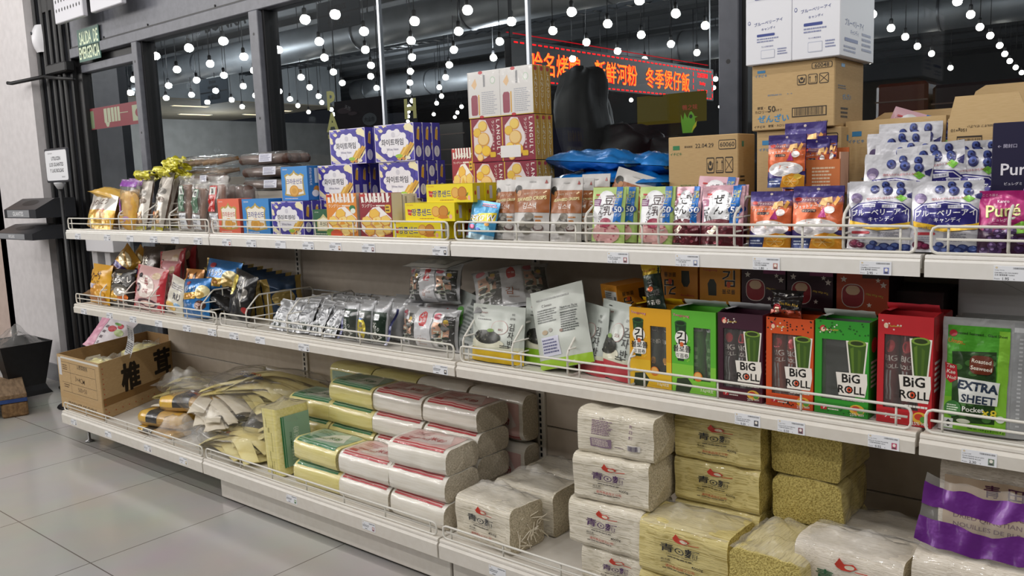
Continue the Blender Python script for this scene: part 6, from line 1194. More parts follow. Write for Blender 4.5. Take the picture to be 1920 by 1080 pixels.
# ---------------------------------------------------------------- bottom shelf
Bz = ZS['B']+.0005
N_CR = noisy('cream_noodles', 'c2b8a0', 'eae2d0', 8, .55, stretch=(1, 40, 40), bump=.7, bdist=.004, lo=.33, hi=.52)
N_CE = noisy('cream_noodle_ends', 'a89c80', 'd8ccb2', 260, .7, bump=.8, bdist=.006, lo=.35, hi=.6)
N_YE = noisy('yellow_noodles', 'b39f50', 'e0d08a', 8, .55, stretch=(1, 40, 40), bump=.7, bdist=.004, lo=.33, hi=.52)
N_YEE = noisy('yellow_noodle_ends', 'a08c44', 'd4c272', 250, .7, bump=.9, bdist=.007, lo=.35, hi=.6)
N_TH = noisy('thin_noodles', 'c6baa6', 'ece3d5', 12, .55, stretch=(1, 60, 60), bump=.5, bdist=.003, lo=.33, hi=.55)
V_YE = noisy('yellow_vermicelli', 'e2d680', 'efe49c', 9, .35, stretch=(.6, 14, 14), bump=.25, bdist=.003, coat=.5)
V_WH = noisy('white_vermicelli', 'e6e0d2', 'f3efe6', 9, .35, stretch=(.6, 14, 14), bump=.25, bdist=.003, coat=.5)
V_YEE = noisy('yellow_vermicelli_coils', 'b0a468', 'd2c68c', 200, .6, bump=.7, bdist=.005)
V_WHE = noisy('white_vermicelli_coils', 'b0a690', 'd8cebc', 200, .6, bump=.7, bdist=.005)
# open mushroom carton: its four corners stand askew
A, B_, C_, D_ = Vector((.375, -.075, 0)), Vector((-.075, -.075, 0)), Vector((.085, .50, 0)), Vector((-.285, .50, 0)); HC = .270
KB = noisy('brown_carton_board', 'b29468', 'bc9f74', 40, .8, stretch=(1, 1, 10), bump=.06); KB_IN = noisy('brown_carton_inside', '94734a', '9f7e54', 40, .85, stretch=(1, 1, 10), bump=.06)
mc = empty('mushroom_carton', 'open brown carton printed with two big black Chinese characters', 'carton', None, (0, 0, Bz))
def wall(a, b, mat):
    mb = MB(); n = (b-a).cross(Vector((0, 0, 1))).normalized(); th = .005; vs = [a, b, b-n*th, a-n*th]
    mb.add([p for p in vs]+[p+Vector((0, 0, HC)) for p in vs], [(0, 1, 2, 3), (7, 6, 5, 4), (0, 4, 5, 1), (1, 5, 6, 2), (2, 6, 7, 3), (3, 7, 4, 0)], mat); return mb
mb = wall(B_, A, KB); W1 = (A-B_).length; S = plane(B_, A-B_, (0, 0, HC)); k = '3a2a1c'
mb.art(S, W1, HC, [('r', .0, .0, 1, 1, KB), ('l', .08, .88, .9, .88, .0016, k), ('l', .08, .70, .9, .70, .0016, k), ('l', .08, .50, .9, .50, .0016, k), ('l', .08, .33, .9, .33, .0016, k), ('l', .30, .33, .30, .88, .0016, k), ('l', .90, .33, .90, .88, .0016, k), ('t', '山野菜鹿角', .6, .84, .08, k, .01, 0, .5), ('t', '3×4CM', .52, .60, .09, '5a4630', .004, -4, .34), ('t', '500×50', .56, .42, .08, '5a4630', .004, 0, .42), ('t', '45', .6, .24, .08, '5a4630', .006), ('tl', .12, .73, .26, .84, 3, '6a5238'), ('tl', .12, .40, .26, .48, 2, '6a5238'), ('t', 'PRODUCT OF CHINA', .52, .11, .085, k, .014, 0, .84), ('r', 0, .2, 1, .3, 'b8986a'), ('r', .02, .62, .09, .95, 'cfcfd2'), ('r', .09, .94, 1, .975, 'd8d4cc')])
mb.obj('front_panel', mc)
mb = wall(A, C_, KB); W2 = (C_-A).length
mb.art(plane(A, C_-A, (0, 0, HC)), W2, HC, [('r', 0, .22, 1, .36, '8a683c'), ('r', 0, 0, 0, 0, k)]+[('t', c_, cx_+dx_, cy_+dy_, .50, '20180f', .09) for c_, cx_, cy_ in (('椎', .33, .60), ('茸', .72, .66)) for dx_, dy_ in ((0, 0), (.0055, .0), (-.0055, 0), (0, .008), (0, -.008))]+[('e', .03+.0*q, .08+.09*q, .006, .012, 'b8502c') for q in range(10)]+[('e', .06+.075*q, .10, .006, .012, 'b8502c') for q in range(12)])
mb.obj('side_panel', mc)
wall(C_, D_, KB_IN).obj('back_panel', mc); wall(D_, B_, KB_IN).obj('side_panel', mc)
mb = MB(); mb.add([A, B_, D_, C_], [(0, 1, 2, 3)], KB_IN); mb.v = [p+Vector((0, 0, .001)) for p in mb.v]; mb.obj('bottom', mc)
# bags and slip inside the carton
def noodle_bag(label, x, y, z, w_, d, h, mat, seed, rot=0, grp=None, tuft=True, cat='noodle bag', name='noodle_bag'):
    t = empty(name, label, cat, grp, (x, y, z), (0, 0, math.radians(rot)))
    mb = MB(); mb.grid(blob_S(w_, d, h, seed, .010, 2.6), 28, 14, mat); mb.obj('noodles', t)
    mb = MB(); S = blob_S(w_*1.06, d*1.06, h*1.06, seed+.4, .016, 2.4, 14); mb.grid(S, 30, 16, FILM_MILK); mb.obj('bag_film', t)
    if tuft: crumple('bag_end', t, FILM_MILK, w_*.5, d*.5, h*.45, seed, (w_*.36, -d*.1, h*.8), (10, 30, seed*20))
    return t
noodle_bag('clear bag of pale noodles near the front inside the mushroom carton', .10, .06, Bz+.10, .26, .14, .135, V_YE, 2, 30)
noodle_bag('clear bag of pale noodles at the back inside the mushroom carton', .0, .33, Bz+.10, .24, .14, .15, V_YE, 5, 20)
noodle_bag('clear bag of noodles lying under the others inside the mushroom carton', .05, .2, Bz+.004, .30, .34, .09, V_YE, 6, 10, tuft=False)
mb = MB(); mb.grid(lambda u, v: Vector((.085*(u-.5), .012*math.sin(v*3)+.01*u, .15*v)), 4, 8, P('dedee0', 'gloss'))
mb.art(lambda u, v, l=0: Vector((.085*(u-.5), .012*math.sin(v*3)+.01*u-l-.0006, .15*v)), .085, .15, [('tl', .08, .55, .45, .92, 6, '6a6c72'), ('tl', .55, .55, .92, .92, 6, '6a6c72'), ('tl', .08, .08, .45, .48, 6, '6a6c72'), ('tl', .55, .08, .92, .48, 6, '6a6c72')], True)
o = mb.obj('ingredients_slip'); p = bp(236, 668, y=.12); set_loc(o, (p.x, p.y, p.z), (-8, 6, -14)); tag(o, 'white printed slip standing up between the bags in the carton', 'label')
p = bp(172, 660, y=.55)
pillow('strawberry_bag', 'pale pink bag with strawberries lying behind the mushroom carton', 'snack bag', None, (-.36, .26, .372), .24, .22, .05, 'd4ccd0', front=[('r', 0, 0, .3, 1, 'd89ab0'), ('e', .55, .6, .12, .09, 'b83440'), ('e', .72, .72, .09, .07, 'b83440'), ('e', .62, .76, .1, .04, '6a9a4c'), ('e', .78, .55, .12, .09, 'b8c88a'), ('tl', .34, .1, .44, .7, 4, '6a5a64')], rot=(-40, 14, 20), seed=3, kind='pouch')
mb = MB(); mb.box(-.455, -.285, .25, .42, 0, .37, KB, .004); tag(mb.obj('brown_box'), 'plain brown box on the floor behind the mushroom carton, under the pink bag', 'box')
# pasta packs
def pasta(label, x, y, z, w_, d, h, rot, seed):
    t = empty('pasta_pack', label, 'pasta pack', 'yellow pasta packs', (x, y, z), tuple(math.radians(a) for a in rot))
    L_ = Loaf(w_, d, h, .5, .35, seed, .003, endpinch=.22); mb = MB(); L_.build(mb, noisy('orange_pasta', 'b0863a', 'caa04e', 8, .4, stretch=(1, 30, 30), bump=.4, bdist=.003, coat=.4), P('c9a04c', 'gloss'))
    F = L_.face(0, .58); mb.art(F, w_, d+h, [('r', 0, 0, .24, 1, 'dcb040'), ('r', .24, 0, .50, 1, '1c1814'), ('r', .8, 0, 1, 1, 'c89a30'), ('e', .37, .55, .07, .12, 'b03028'), ('rr', .5, .5, .75, .8, .004, 'a8404c'), ('t', 'PASTA', .37, .55, .05, 'e8d8c0', .01, 0, .12)], True, 'gloss'); mb.obj('pack', t)
    mb = MB(); mb.grid(lambda u, v: L_.S(u, v, .003), 12, 30, FILM_TIGHT); mb.obj('wrap', t)
    return t
p = bp(258, 800, z=Bz)
pasta('yellow pasta pack with a black band lying flat beside the mushroom carton', p.x+.20, p.y-.01, Bz+.026, .27, .14, .068, (0, 0, 12), 2)
pasta('yellow pasta pack with a black and red band on top of its twin', p.x+.34, p.y+.07, Bz+.097, .36, .15, .070, (0, -3, 18), 4)
pasta('yellow pasta pack at the bottom, against the wire fence under the clear film', p.x+.20, -.075, Bz+.001, .27, .12, .024, (0, 0, 3), 6)
# bags of dried bean curd sheets
SK_Y = noisy('yellow_bean_curd', 'dccb84', 'eadfa6', 14, .55, bump=.3); SK_P = noisy('pale_bean_curd', 'd8ceb9', 'e9e1d0', 14, .55, bump=.3)
CGp = 'clear bags of dried bean curd sheets'
def curd(label, x, y, z, w_, d, h, mat, seed, rot=0, n=26, tiltx=0):
    t = empty('bean_curd_bag', label, 'bean curd bag', CGp, (x, y, z), (math.radians(tiltx), 0, math.radians(rot)))
    rg = random.Random(seed); mb = MB()
    for k in range(n):
        a = rg.uniform(-.35, .35)+.25*math.sin(k); L_ = w_*rg.uniform(.55, .85); b = d*rg.uniform(.14, .28); zz = h*(.10+.92*k/n); ox = rg.uniform(-.1, .1)*w_; oy = rg.uniform(-.3, .3)*d*(1-.5*k/n); ph = rg.random()*6; cv = rg.uniform(-.02, .02)
        ca, sa = math.cos(a), math.sin(a)
        def S(u, v, L_=L_, b=b, zz=zz, ox=ox, oy=oy, ca=ca, sa=sa, ph=ph, cv=cv):
            px = (u-.5)*L_; py = (v-.5)*b+cv*math.sin(u*3+ph); kz = (1-(2*px/w_)**2)*(1-min(1, (2*(oy+py)/d)**2)*.7)
            return Vector((ox+px*ca-py*sa, oy+px*sa+py*ca, max(.002, zz*max(.15, kz)+.004*math.sin(u*7+ph)+.003*math.sin(v*5))))
        o0 = len(mb.v); mb.grid(S, 8, 2, mat); o1 = len(mb.v)
        mb.grid(lambda u, v: S(u, v)+Vector((0, 0, .0022)), 8, 2, mat)
    o = mb.obj('bean_curd_sheets', t); o['kind'] = 'stuff'
    mb = MB(); mb.grid(blob_S(w_*1.02, d*1.05, h*1.12, seed*.7, .014, 2.2, 16), 34, 18, FILM_THIN); mb.obj('bag_film', t)
    mb = MB(); S2 = blob_S(w_*1.02, d*1.05, h*1.12, seed*.7, .014, 2.2, 16)
    pr_ = [('rr', .2, .66, .5, .86, .004, 'dcdce0'), ('bar', .25, .70, .45, .82, '3a3c44'), ('tl', .5, .2, .9, .6, 4, '3a4668'), ('t', '豆皮', .35, .4, .28, '2c3a5c', .02, 0, .3), ('t', '青日', .7, .72, .24, 'b04030', .02, 0, .26)]
    mb.art(lambda u, v, l=0: S2(.66+.16*u, .72+.14*v, l+.0012), w_*.4, d*.5, pr_, True, 'gloss'); mb.obj('print', t)
    return t
q = lambda u, v, y: bp(u, v, y=y)
def curd_px(label, uL, uR, v, y, z, d, h, mat, seed, **k):
    a, b = bp(uL, v, y=y), bp(uR, v, y=y); return curd(label, (a.x+b.x)/2, y, Bz+z, b.x-a.x, d, h, mat, seed, **k)
curd_px('bag of yellow bean curd strips lying lowest by the fence', 400, 520, 880, .03, .001, .24, .10, SK_Y, 11)
curd_px('bag of yellow bean curd under the pale one, hardly visible', 400, 520, 800, .22, .001, .26, .12, SK_P, 12)
curd_px('bag of pale bean curd sheets in the middle of the heap', 325, 500, 800, .12, .10, .26, .085, SK_P, 13, rot=-14, n=30)
curd_px('bag of yellow bean curd sheets highest on the heap, a white sticker on it', 425, 590, 745, .24, .145, .26, .13, SK_Y, 14, rot=8, n=30)
curd_px('bag of yellow bean curd at the back beside the pasta packs', 330, 430, 730, .30, .06, .18, .10, SK_Y, 15, rot=20)
curd_px('bag of yellow bean curd leaning down towards the standing vermicelli block', 500, 610, 790, .16, .03, .22, .15, SK_Y, 16, rot=40)
curd_px('bag of yellow bean curd under the leaning one, against the back panel', 470, 590, 780, .31, .001, .17, .14, SK_Y, 17)
def loose_film(label, u, v, y, z, w_, d, h, seed, rot=0):
    p = bp(u, v, y=y); o = crumple('empty_plastic_bag', None, FILM_MILK, w_, d, h, seed, (p.x, y, Bz+z), (0, 0, rot)); tag(o, label, 'plastic bag')
loose_film('torn empty clear bag spilling over the wire fence', 350, 840, -.02, .012, .34, .16, .10, 1.5, 14)
loose_film('crumpled empty clear bag lying beside the pasta packs', 392, 815, .03, .05, .30, .20, .10, 3.2, -10)
loose_film('whitish empty bag end on top of the back bags under the middle shelf', 350, 712, .24, .135, .30, .16, .09, 4.4, 20)
# vermicelli loaves
def vlabel(c, red):
    return [('r', 0, 0, 1, 1, c), ('r', 0, .0, 1, .05, 'b83038' if red else '2c7a4c'), ('r', 0, .08, 1, .11, 'b83038' if red else '2c7a4c'), ('p', [(.30, .2), (.45, .75), (.75, .95), (.95, .4), (.7, .2)], 'd8dcd0' if not red else 'e2d2cc'), ('t', 'VERMICELLI', .34, .38, .12, 'b83038' if red else '2c7a4c', .02, 0, .4), ('t', '米粉', .66, .5, .34, 'b83038' if red else '2c7a4c', .03, 0, .3), ('tl', .1, .6, .45, .85, 3, 'c07070' if red else '5a8a6a'), ('rr', .06, .16, .24, .30, .004, 'b83038' if red else '2c7a4c')]
def loaf(label, x, y, z, red, rot=(0, 0, 0), w_=.246, d=.165, h=.0825, seed=0, lab=(0, 1), grp=True):
    t = empty('vermicelli_pack', label, 'vermicelli pack', ('red' if red else 'green')+' labelled vermicelli packs', (x, y, z), tuple(math.radians(a) for a in rot))
    L_ = Loaf(w_, d, h, .42, .25, seed, .0028, endpinch=.05); mb = MB(); L_.build(mb, V_WH if red else V_YE, V_WHE if red else V_YEE, nu=16)
    F = L_.face(L_.tf+(L_.ta-L_.tf)*.35, L_.tt*1.05); mb.art(sub(F, .06, .94, .06, .98), w_*.88, d*.9, vlabel('dcb4ae' if red else '93b098', red), True, 'gloss'); mb.obj('block', t)
    mb = MB(); mb.grid(lambda u, v: L_.S(u, v, .0030+.0012*nz(u*8, v*20, seed)), 18, 44, FILM_TIGHT); mb.obj('wrap', t)
    return t
H_ = .083
cols = [(1.945, False, 2, 'green labelled yellow vermicelli, {} of the front column beside the upright block'), (2.195, True, 2, 'red labelled white vermicelli, {} of the middle front column'), (2.449, True, 3, 'red labelled white vermicelli, {} of the front column nearest the squat noodle bags')]
nm = {2: ('lower', 'upper'), 3: ('lowest', 'middle', 'topmost'), 4: ('lowest', 'second', 'third', 'topmost')}
for ci, (x, red, n, lb) in enumerate(cols):
    for k in range(n): loaf(lb.format(nm[n][k]), x+random.Random(ci*5+k).uniform(-.006, .006), -.068+.006*k, Bz+H_*k, red, (0, 0, random.Random(ci*9+k).uniform(-2.5, 2.5)), seed=ci*3.1+k)
cols2 = [(1.665, False, 3, 'green labelled yellow vermicelli, {} of the rear column by the bean curd heap'), (1.915, False, 4, 'green labelled yellow vermicelli, {} of the rear column behind the yellow front ones'), (2.165, True, 4, 'red labelled white vermicelli, {} of the rear column between two stacks'), (2.415, True, 4, 'red labelled white vermicelli, {} of the rear column nearest the noodle bags')]
for ci, (x, red, n, lb) in enumerate(cols2):
    for k in range(n): loaf(lb.format(nm[n][k]), x+random.Random(ci*7+k).uniform(-.006, .006), .118+.004*k, Bz+H_*k, red, (0, 0, random.Random(ci*11+k).uniform(-2, 2)), seed=20+ci*3.1+k)
for ci, (x, red) in enumerate(((1.70, False), (1.955, False), (2.205, True), (2.462, True))):
    for k in range(2):
        loaf(('lower', 'upper')[k]+' vermicelli block set on edge against the back panel, '+('first from the bean curd heap', 'second from the bean curd heap', 'red one in the middle', 'red one at the bay end')[ci], x, .395, Bz+.172*k+.001, red, (90, 0, 0), seed=50+ci+k*2.2, w_=.246, d=.165)
# upright yellow block with its label to the side
t = empty('vermicelli_pack', 'yellow vermicelli block standing on end, its green label facing the stacks', 'vermicelli pack', 'green labelled vermicelli packs', (1.70, -.065, Bz+.002), (0, math.radians(-3), 0))
L_ = Loaf(.25, .105, .15, .25, .2, 4, .003); mb = MB(); L_.build(mb, V_YE, V_YEE)
R_ = Matrix(((0, -0, 1, 0), (0, 0, 0, 0), (0, 0, 0, 0), (0, 0, 0, 1)))
def up(pv): return Vector((pv.y-.0525, pv.z, pv.x+.125))
mb.v = [up(v) for v in mb.v]
Sx = plane((.0535, .012, .03), (0, .125, 0), (0, 0, .19)); mb.art(Sx, .125, .19, [('r', 0, 0, 1, 1, '8db096'), ('r', .0, 0, .05, 1, '2c7a4c'), ('r', .08, 0, .11, 1, '2c7a4c'), ('t', '米粉', .5, .62, .2, 'c8d8c8', .02, 90, .4), ('tl', .3, .1, .8, .4, 5, 'b8ccb8'), ('t', 'VERMICELLI', .3, .5, .09, '1f5a34', .02, 90, .5)], off=.0035)
mb.obj('block', t); mb = MB(); mb.grid(lambda u, v: up(L_.S(u, v, .003)), 14, 40, FILM_TIGHT); mb.obj('wrap', t)
crumple('bag_end', t, FILM_MILK, .12, .15, .03, 3, (0, .075, .25))
# squat and tall bags of noodles
def qlogo(c): # gourd-like red mark
    return [('p', [(.40, .86), (.44, .97), (.48, .88), (.56, .90), (.60, .84), (.54, .77), (.46, .76), (.42, .80)], 'c23a2a'), ('e', .53, .835, .045, .04, 'd8cdb8'), ('l', .58, .78, .70, .80, .002, 'c23a2a'), ('t', '青⊙麵', .48, .58, .22, c, .03, -2, .60, 1.3), ('t', 'TALLARINES QINGTIAN', .48, .43, .045, '4a4038', .004, 0, .46), ('tl', .34, .345, .68, .39, 1, '33302c'), ('t', '鹼水面', .32, .28, .06, '33302c', .008, 0, .16), ('t', '4000g', .68, .25, .09, '33302c', .006, 0, .18), ('t', 'JIANSHUI', .32, .21, .045, '33302c', .004, 0, .18), ('t', '溫州食品加工公司', .48, .12, .075, 'b83a2c', .012, 0, .5), ('tl', .28, .03, .72, .07, 1, '4a4038')]
def qback(): return [('tl', .2, .45, .50, .92, 9, '7a5c78'), ('t', '營養', .34, .96, .06, '4a3c48', .01), ('rr', .18, .06, .46, .34, .002, '8a7488'), ('tl', .2, .1, .44, .32, 5, 'd8ccc0'), ('t', '青', .72, .85, .10, '6a4468', .02), ('t', '日', .72, .68, .10, '6a4468', .02), ('t', '麵', .72, .51, .10, '6a4468', .02), ('rr', .68, .10, .84, .28, .001, 'd8d4d0'), ('bar', .69, .11, .83, .26, '4a3c5c'), ('tl', .5, .1, .64, .14, 1, '6a5468')]
def block(label, x, y, z, w_, d, h, yellow, prints, seed, rot=0, tuft=0, thin=False, grp='blocks of dried noodles in clear bags', endbulge=.012, strands=0):
    t = empty('noodle_pack', label, 'noodle pack', grp, (x, y, z), (0, 0, math.radians(rot)))
    L_ = Loaf(w_, d, h, .16, .10, seed, .0055); mb = MB(); L_.build(mb, N_YE if yellow else N_TH if thin else N_CR, N_YEE if yellow else N_CE, 18, 48, endbulge); mb.obj('noodles', t)
    mb = MB(); wr = lambda u, v, l=0: L_.S(u, v, .0028+l+.002*nz(u*6+seed, v*18, 2)); mb.grid(wr, 20, 48, FILM_TIGHT)
    mb.art(lambda u, v, l=0: wr(u, L_.tf*.08+(L_.tf*1.0)*v, l), w_, h*.95, prints, True, 'gloss'); mb.obj('bag_film', t)
    mb = MB(); rg = random.Random(int(seed*10))
    for k in range(strands):
        yy, zz = d*rg.uniform(.12, .88), h*rg.uniform(.12, .8); a = rg.uniform(-1, 1); ln_ = rg.uniform(.015, .045); mb.tube([(w_/2+.010, yy, zz), (w_/2+.010+rg.uniform(0, .012), yy+ln_*math.cos(a*3), zz+ln_*math.sin(a*3))], .0016, P('e6ddc8'), 4)
    if strands: o = mb.obj('loose_noodles', t); o['kind'] = 'stuff'
    if tuft: crumple('bag_end', t, FILM_SOFT, w_*.98, d*1.05, tuft*.75, seed+.3, (0, d*.5, h-.004), n=30)
    return t
block('squat clear bag of cream noodles at the fence, ends of the noodles in view', 2.735, -.072, Bz, .222, .14, .135, False, qlogo('20242c'), 1, -4, .06, strands=26)
block('squat clear bag of cream noodles second in line behind the foremost squat bag', 2.76, .085, Bz, .225, .14, .135, False, [('p', [(.50, .80), (.54, .95), (.60, .82), (.72, .84), (.62, .74)], 'c23a2a')], 2, 0, .055)
block('squat clear bag of cream noodles last in line against the back panel', 2.76, .245, Bz, .23, .14, .13, False, [('p', [(.60, .80), (.64, .95), (.70, .82), (.76, .84), (.7, .74)], 'c23a2a')], 3, 0, .055)
PUR = '4c2a5c'
for k, (dx, yy, zz, h, pr_, lab) in enumerate(((.035, -.07, .0, .098, qlogo(PUR), 'cream noodle block with purple print at the foot of the tall stack'), (.0, -.078, .100, .122, qlogo(PUR), 'cream noodle block with purple print, second from the foot of the tall stack'), (.015, -.065, .224, .122, qlogo(PUR), 'cream noodle block with purple print, third from the foot of the tall stack'), (.025, -.055, .348, .112, qback(), 'cream noodle block turned to its printed back, top of the tall stack'))):
    block(lab, 3.158+dx, yy, Bz+zz, .215, .17, h, False, pr_, 5+k, (2, 1, 5, 4)[k])
block('yellow noodle block with a crumpled bag top, foremost of the yellow ones', 3.385, -.085, Bz+.085, .235, .15, .135, True, qlogo('20242c'), 11, 0, .055, strands=24)
block('yellow noodle block at shelf level under the foremost yellow one', 3.385, -.085, Bz, .235, .15, .084, True, [], 12)
for k in range(4):
    block(('yellow noodle block at the foot of the rear yellow stack', 'yellow noodle block second from the foot of the rear yellow stack', 'yellow noodle block with black print below the top one of the rear stack', 'yellow noodle block with black print, top of the rear yellow stack')[k], 3.395+.002*k, .068, Bz+.113*k, .225, .16, .1115, True, qlogo('20242c'), 14+k, 2)
EG = 'yellow noodle blocks turned end on'
for k in range(4):
    block(('end-on yellow noodle block at the foot of its stack', 'end-on yellow noodle block second from the foot of its stack', 'end-on yellow noodle block just below the top one of its stack', 'end-on yellow noodle block on top of its stack under the middle shelf')[k], 3.695, .20, Bz+.112*k, .20, .165, .110, True, [], 20+k, 90+(-1, 1, 2, -2)[k], grp=EG)
block('end-on yellow noodle block in a clear bag at the front, beside the thin noodles', 3.69, -.02, Bz+.10, .20, .165, .125, True, [], 26, 88, .07, grp=EG)
block('end-on yellow noodle block at shelf level under the front end-on one', 3.69, -.02, Bz, .20, .165, .099, True, [], 27, 90, grp=EG)
GRN = '2c5c3a'
block('clear bag of thin pale noodles with green print at the frame bottom', 3.765, -.075, Bz+.105, .225, .14, .155, False, qlogo(GRN), 30, -2, .05, True)
block('clear bag of thin pale noodles at shelf level under the green printed one', 3.765, -.075, Bz, .225, .14, .104, False, [], 31, 0, 0, True)
block('clear bag of thin pale noodles lying behind the green printed one', 3.765, .13, Bz+.10, .23, .15, .125, False, [('p', [(.40, .80), (.44, .95), (.50, .82), (.62, .84), (.52, .74)], 'c23a2a'), ('l', .56, .72, .66, .75, .003, 'c23a2a')], 32, 0, .04, True)
block('clear bag of thin pale noodles at shelf level behind the green printed one', 3.765, .13, Bz, .23, .15, .099, False, [], 33, 0, 0, True)
# purple topped bags
def purple_bag(label, x, y, z, w_, d, h, seed, prints, band):
    t = empty('noodle_pack', label, 'noodle pack', 'purple topped noodle bags', (x, y, z), (0, 0, 0))
    L_ = Loaf(w_, d, h, .22, .1, seed, .006); mb = MB(); L_.build(mb, N_TH, N_CE, 18, 46); mb.obj('noodles', t)
    mb = MB(); wr = lambda u, v, l=0: L_.S(u, v, .003+l); mb.grid(wr, 18, 46, FILM_TIGHT); mb.art(lambda u, v, l=0: wr(u, L_.tf*.05+L_.tf*v, l), w_, h*.95, prints, True, 'gloss'); mb.obj('bag_film', t)
    PP = P('6a2a84', 'foil'); mb = MB()
    def S(u, v, l=0):
        a = 2*u-1; return Vector((a*w_/2*(1.03-.1*v), d*.12+.5*d*v*.6+.010*nz(a*4, v*3, seed)-l, h*.97+band*v+.012*nz(a*2.5+seed, v*2, 3)+.012*abs(a)))
    mb.grid(S, 20, 8, FILM_MILK); mb.obj('bag_neck', t)
    mb = MB(); mb.grid(lambda u, v: S(u, .08+.34*v, .003), 20, 4, PP); mb.obj('purple_band', t)
    mb = MB(); mb.grid(lambda u, v: S(u, .60+.30*v, .003), 20, 4, PP); mb.obj('purple_band', t)
    return t
emb = [('p', [(.34, .98), (.92, .90), (.90, .74), (.32, .82)], '6a2a84'), ('p', [(.36, .955), (.90, .88), (.885, .765), (.34, .84)], 'e2dcd8'), ('t', 'EmB', .62, .86, .10, '6a2a84', .03, -7, .46), ('t', '青田麵', .55, .58, .26, 'e8e2dc', .05, -5, .9), ('t', '青田麵', .55, .58, .26, '6a2a84', .025, -5, .9), ('t', 'TALLARINES DE TRIGO', .5, .36, .06, '6a2a84', .01, -5, .8)]
purple_bag('purple topped bag of thin noodles lettered in purple at the frame corner', 4.005, -.085, Bz+.135, .22, .15, .165, 3, emb, .135)
purple_bag('purple topped noodle bag at shelf level under the lettered one', 4.005, -.085, Bz, .22, .15, .133, 4, [], .0)
lst = ['TALLARINES DE TRIGO DE QINGTIAN', 'ALIMENTICIAS A BASE DE TRIGO', 'DRIED QINGTIAN NOODLES', 'NOUILLES DE BLE QINGTIAN']
purple_bag('purple topped noodle bag behind, rows of maroon lettering on its face', 4.02, .10, Bz+.14, .24, .16, .30, 6, [('r', .04, .04, .96, .96, 'bba58c'), ('t', '青 田', .5, .88, .11, '4a1c3c', .03, 0, .5)]+[('t', s, .55, .76-.075*i, .05, '5c2438', .012, -2, .85) for i, s in enumerate(lst)], .02)
purple_bag('purple topped noodle bag at shelf level under the rear one', 4.02, .10, Bz, .24, .16, .138, 7, [], .0)
# ---------------------------------------------------------------- sweets at the far end of the top shelf
fa = ('a8601c', '8a4a18')
x, w_, h = span(143, 200, 360, .035, T)
sweet = [('r', 0, .42, 1, 1, 'd9d4cc'), ('p', [(0, .42), (1, .62), (1, .40), (0, .30)], 'd8a43a'), ('t', 'かりんとう', .42, .72, .16, '6a4434', .02, 12, .66), ('t', 'さつま', .6, .52, .12, 'b85a5c', .016, 8, .5), ('e', .3, .25, .22, .10, 'e8c860'), ('e', .65, .25, .2, .1, 'c89a30'), ('e', .5, .12, .3, .07, 'e2bc50'), ('tl', .55, .32, .8, .5, 5, '7a5a40')]
pouch('sweet_potato_bag', 'yellow and silver sweet bag at the very end of the top shelf', 'snack bag', None, (x, .055, T), w_*.9, h, .06, 'd8a838', front=sweet, rot=(-14, 8, -4), seed=90, kind='foil', cr=.008)
pillow('sweet_potato_bag', 'plain yellow bag lying raised behind the silver fronted sweet bag', 'snack bag', None, (.42, .15, T+.13), .13, .30, .06, 'cfa440', front=[('t', '芋けんぴ', .5, .45, .1, '6a4434', .02, 90, .5)], rot=(80, 0, -86), seed=91, kind='pouch')
pillow('sweet_potato_bag', 'yellow bag standing under the raised one behind the sweet bag', 'snack bag', None, (.27, .15, T+.002), .26, .135, .07, 'c89a34', rot=(-4, 0, 0), seed=92, kind='pouch')
for k, (uL, uR, vT, y, lab) in enumerate(((210, 245, 337, .04, 'purple topped clear bag of yellow sweets by the shelf edge'), (224, 256, 335, .09, 'purple topped clear bag of yellow sweets behind its twin'))):
    x, w_, h = span(uL, uR, vT, y, T)
    t = empty('purple_tied_bag', lab, 'snack bag', 'purple topped sweet bags', (x, y+.02, T), (math.radians(-4), math.radians(3), 0))
    mb = MB(); mb.grid(blob_S(w_*.8, .05, h*.78, k+2, .006), 20, 12, noisy('yellow_sweets', 'c8902c', 'dcb04c', 30, .6, bump=.4)); mb.obj('sweets', t)
    mb = MB(); F, B = pillow_S(w_, h, .06, k, .006); mb.grid(F, 14, 18, FILM); mb.grid(lambda u, v: B(1-u, v), 14, 18, FILM); mb.art(F, w_, h, [('rr', .06, .3, .28, .62, .004, '8a4aa0'), ('v', 'いも天', .17, .60, .09, 'e6dce8', .01), ('r', .1, .86, .95, .995, '8c48a4'), ('e', .6, .22, .2, .06, 'b894c0')], True, 'gloss'); mb.obj('bag', t)
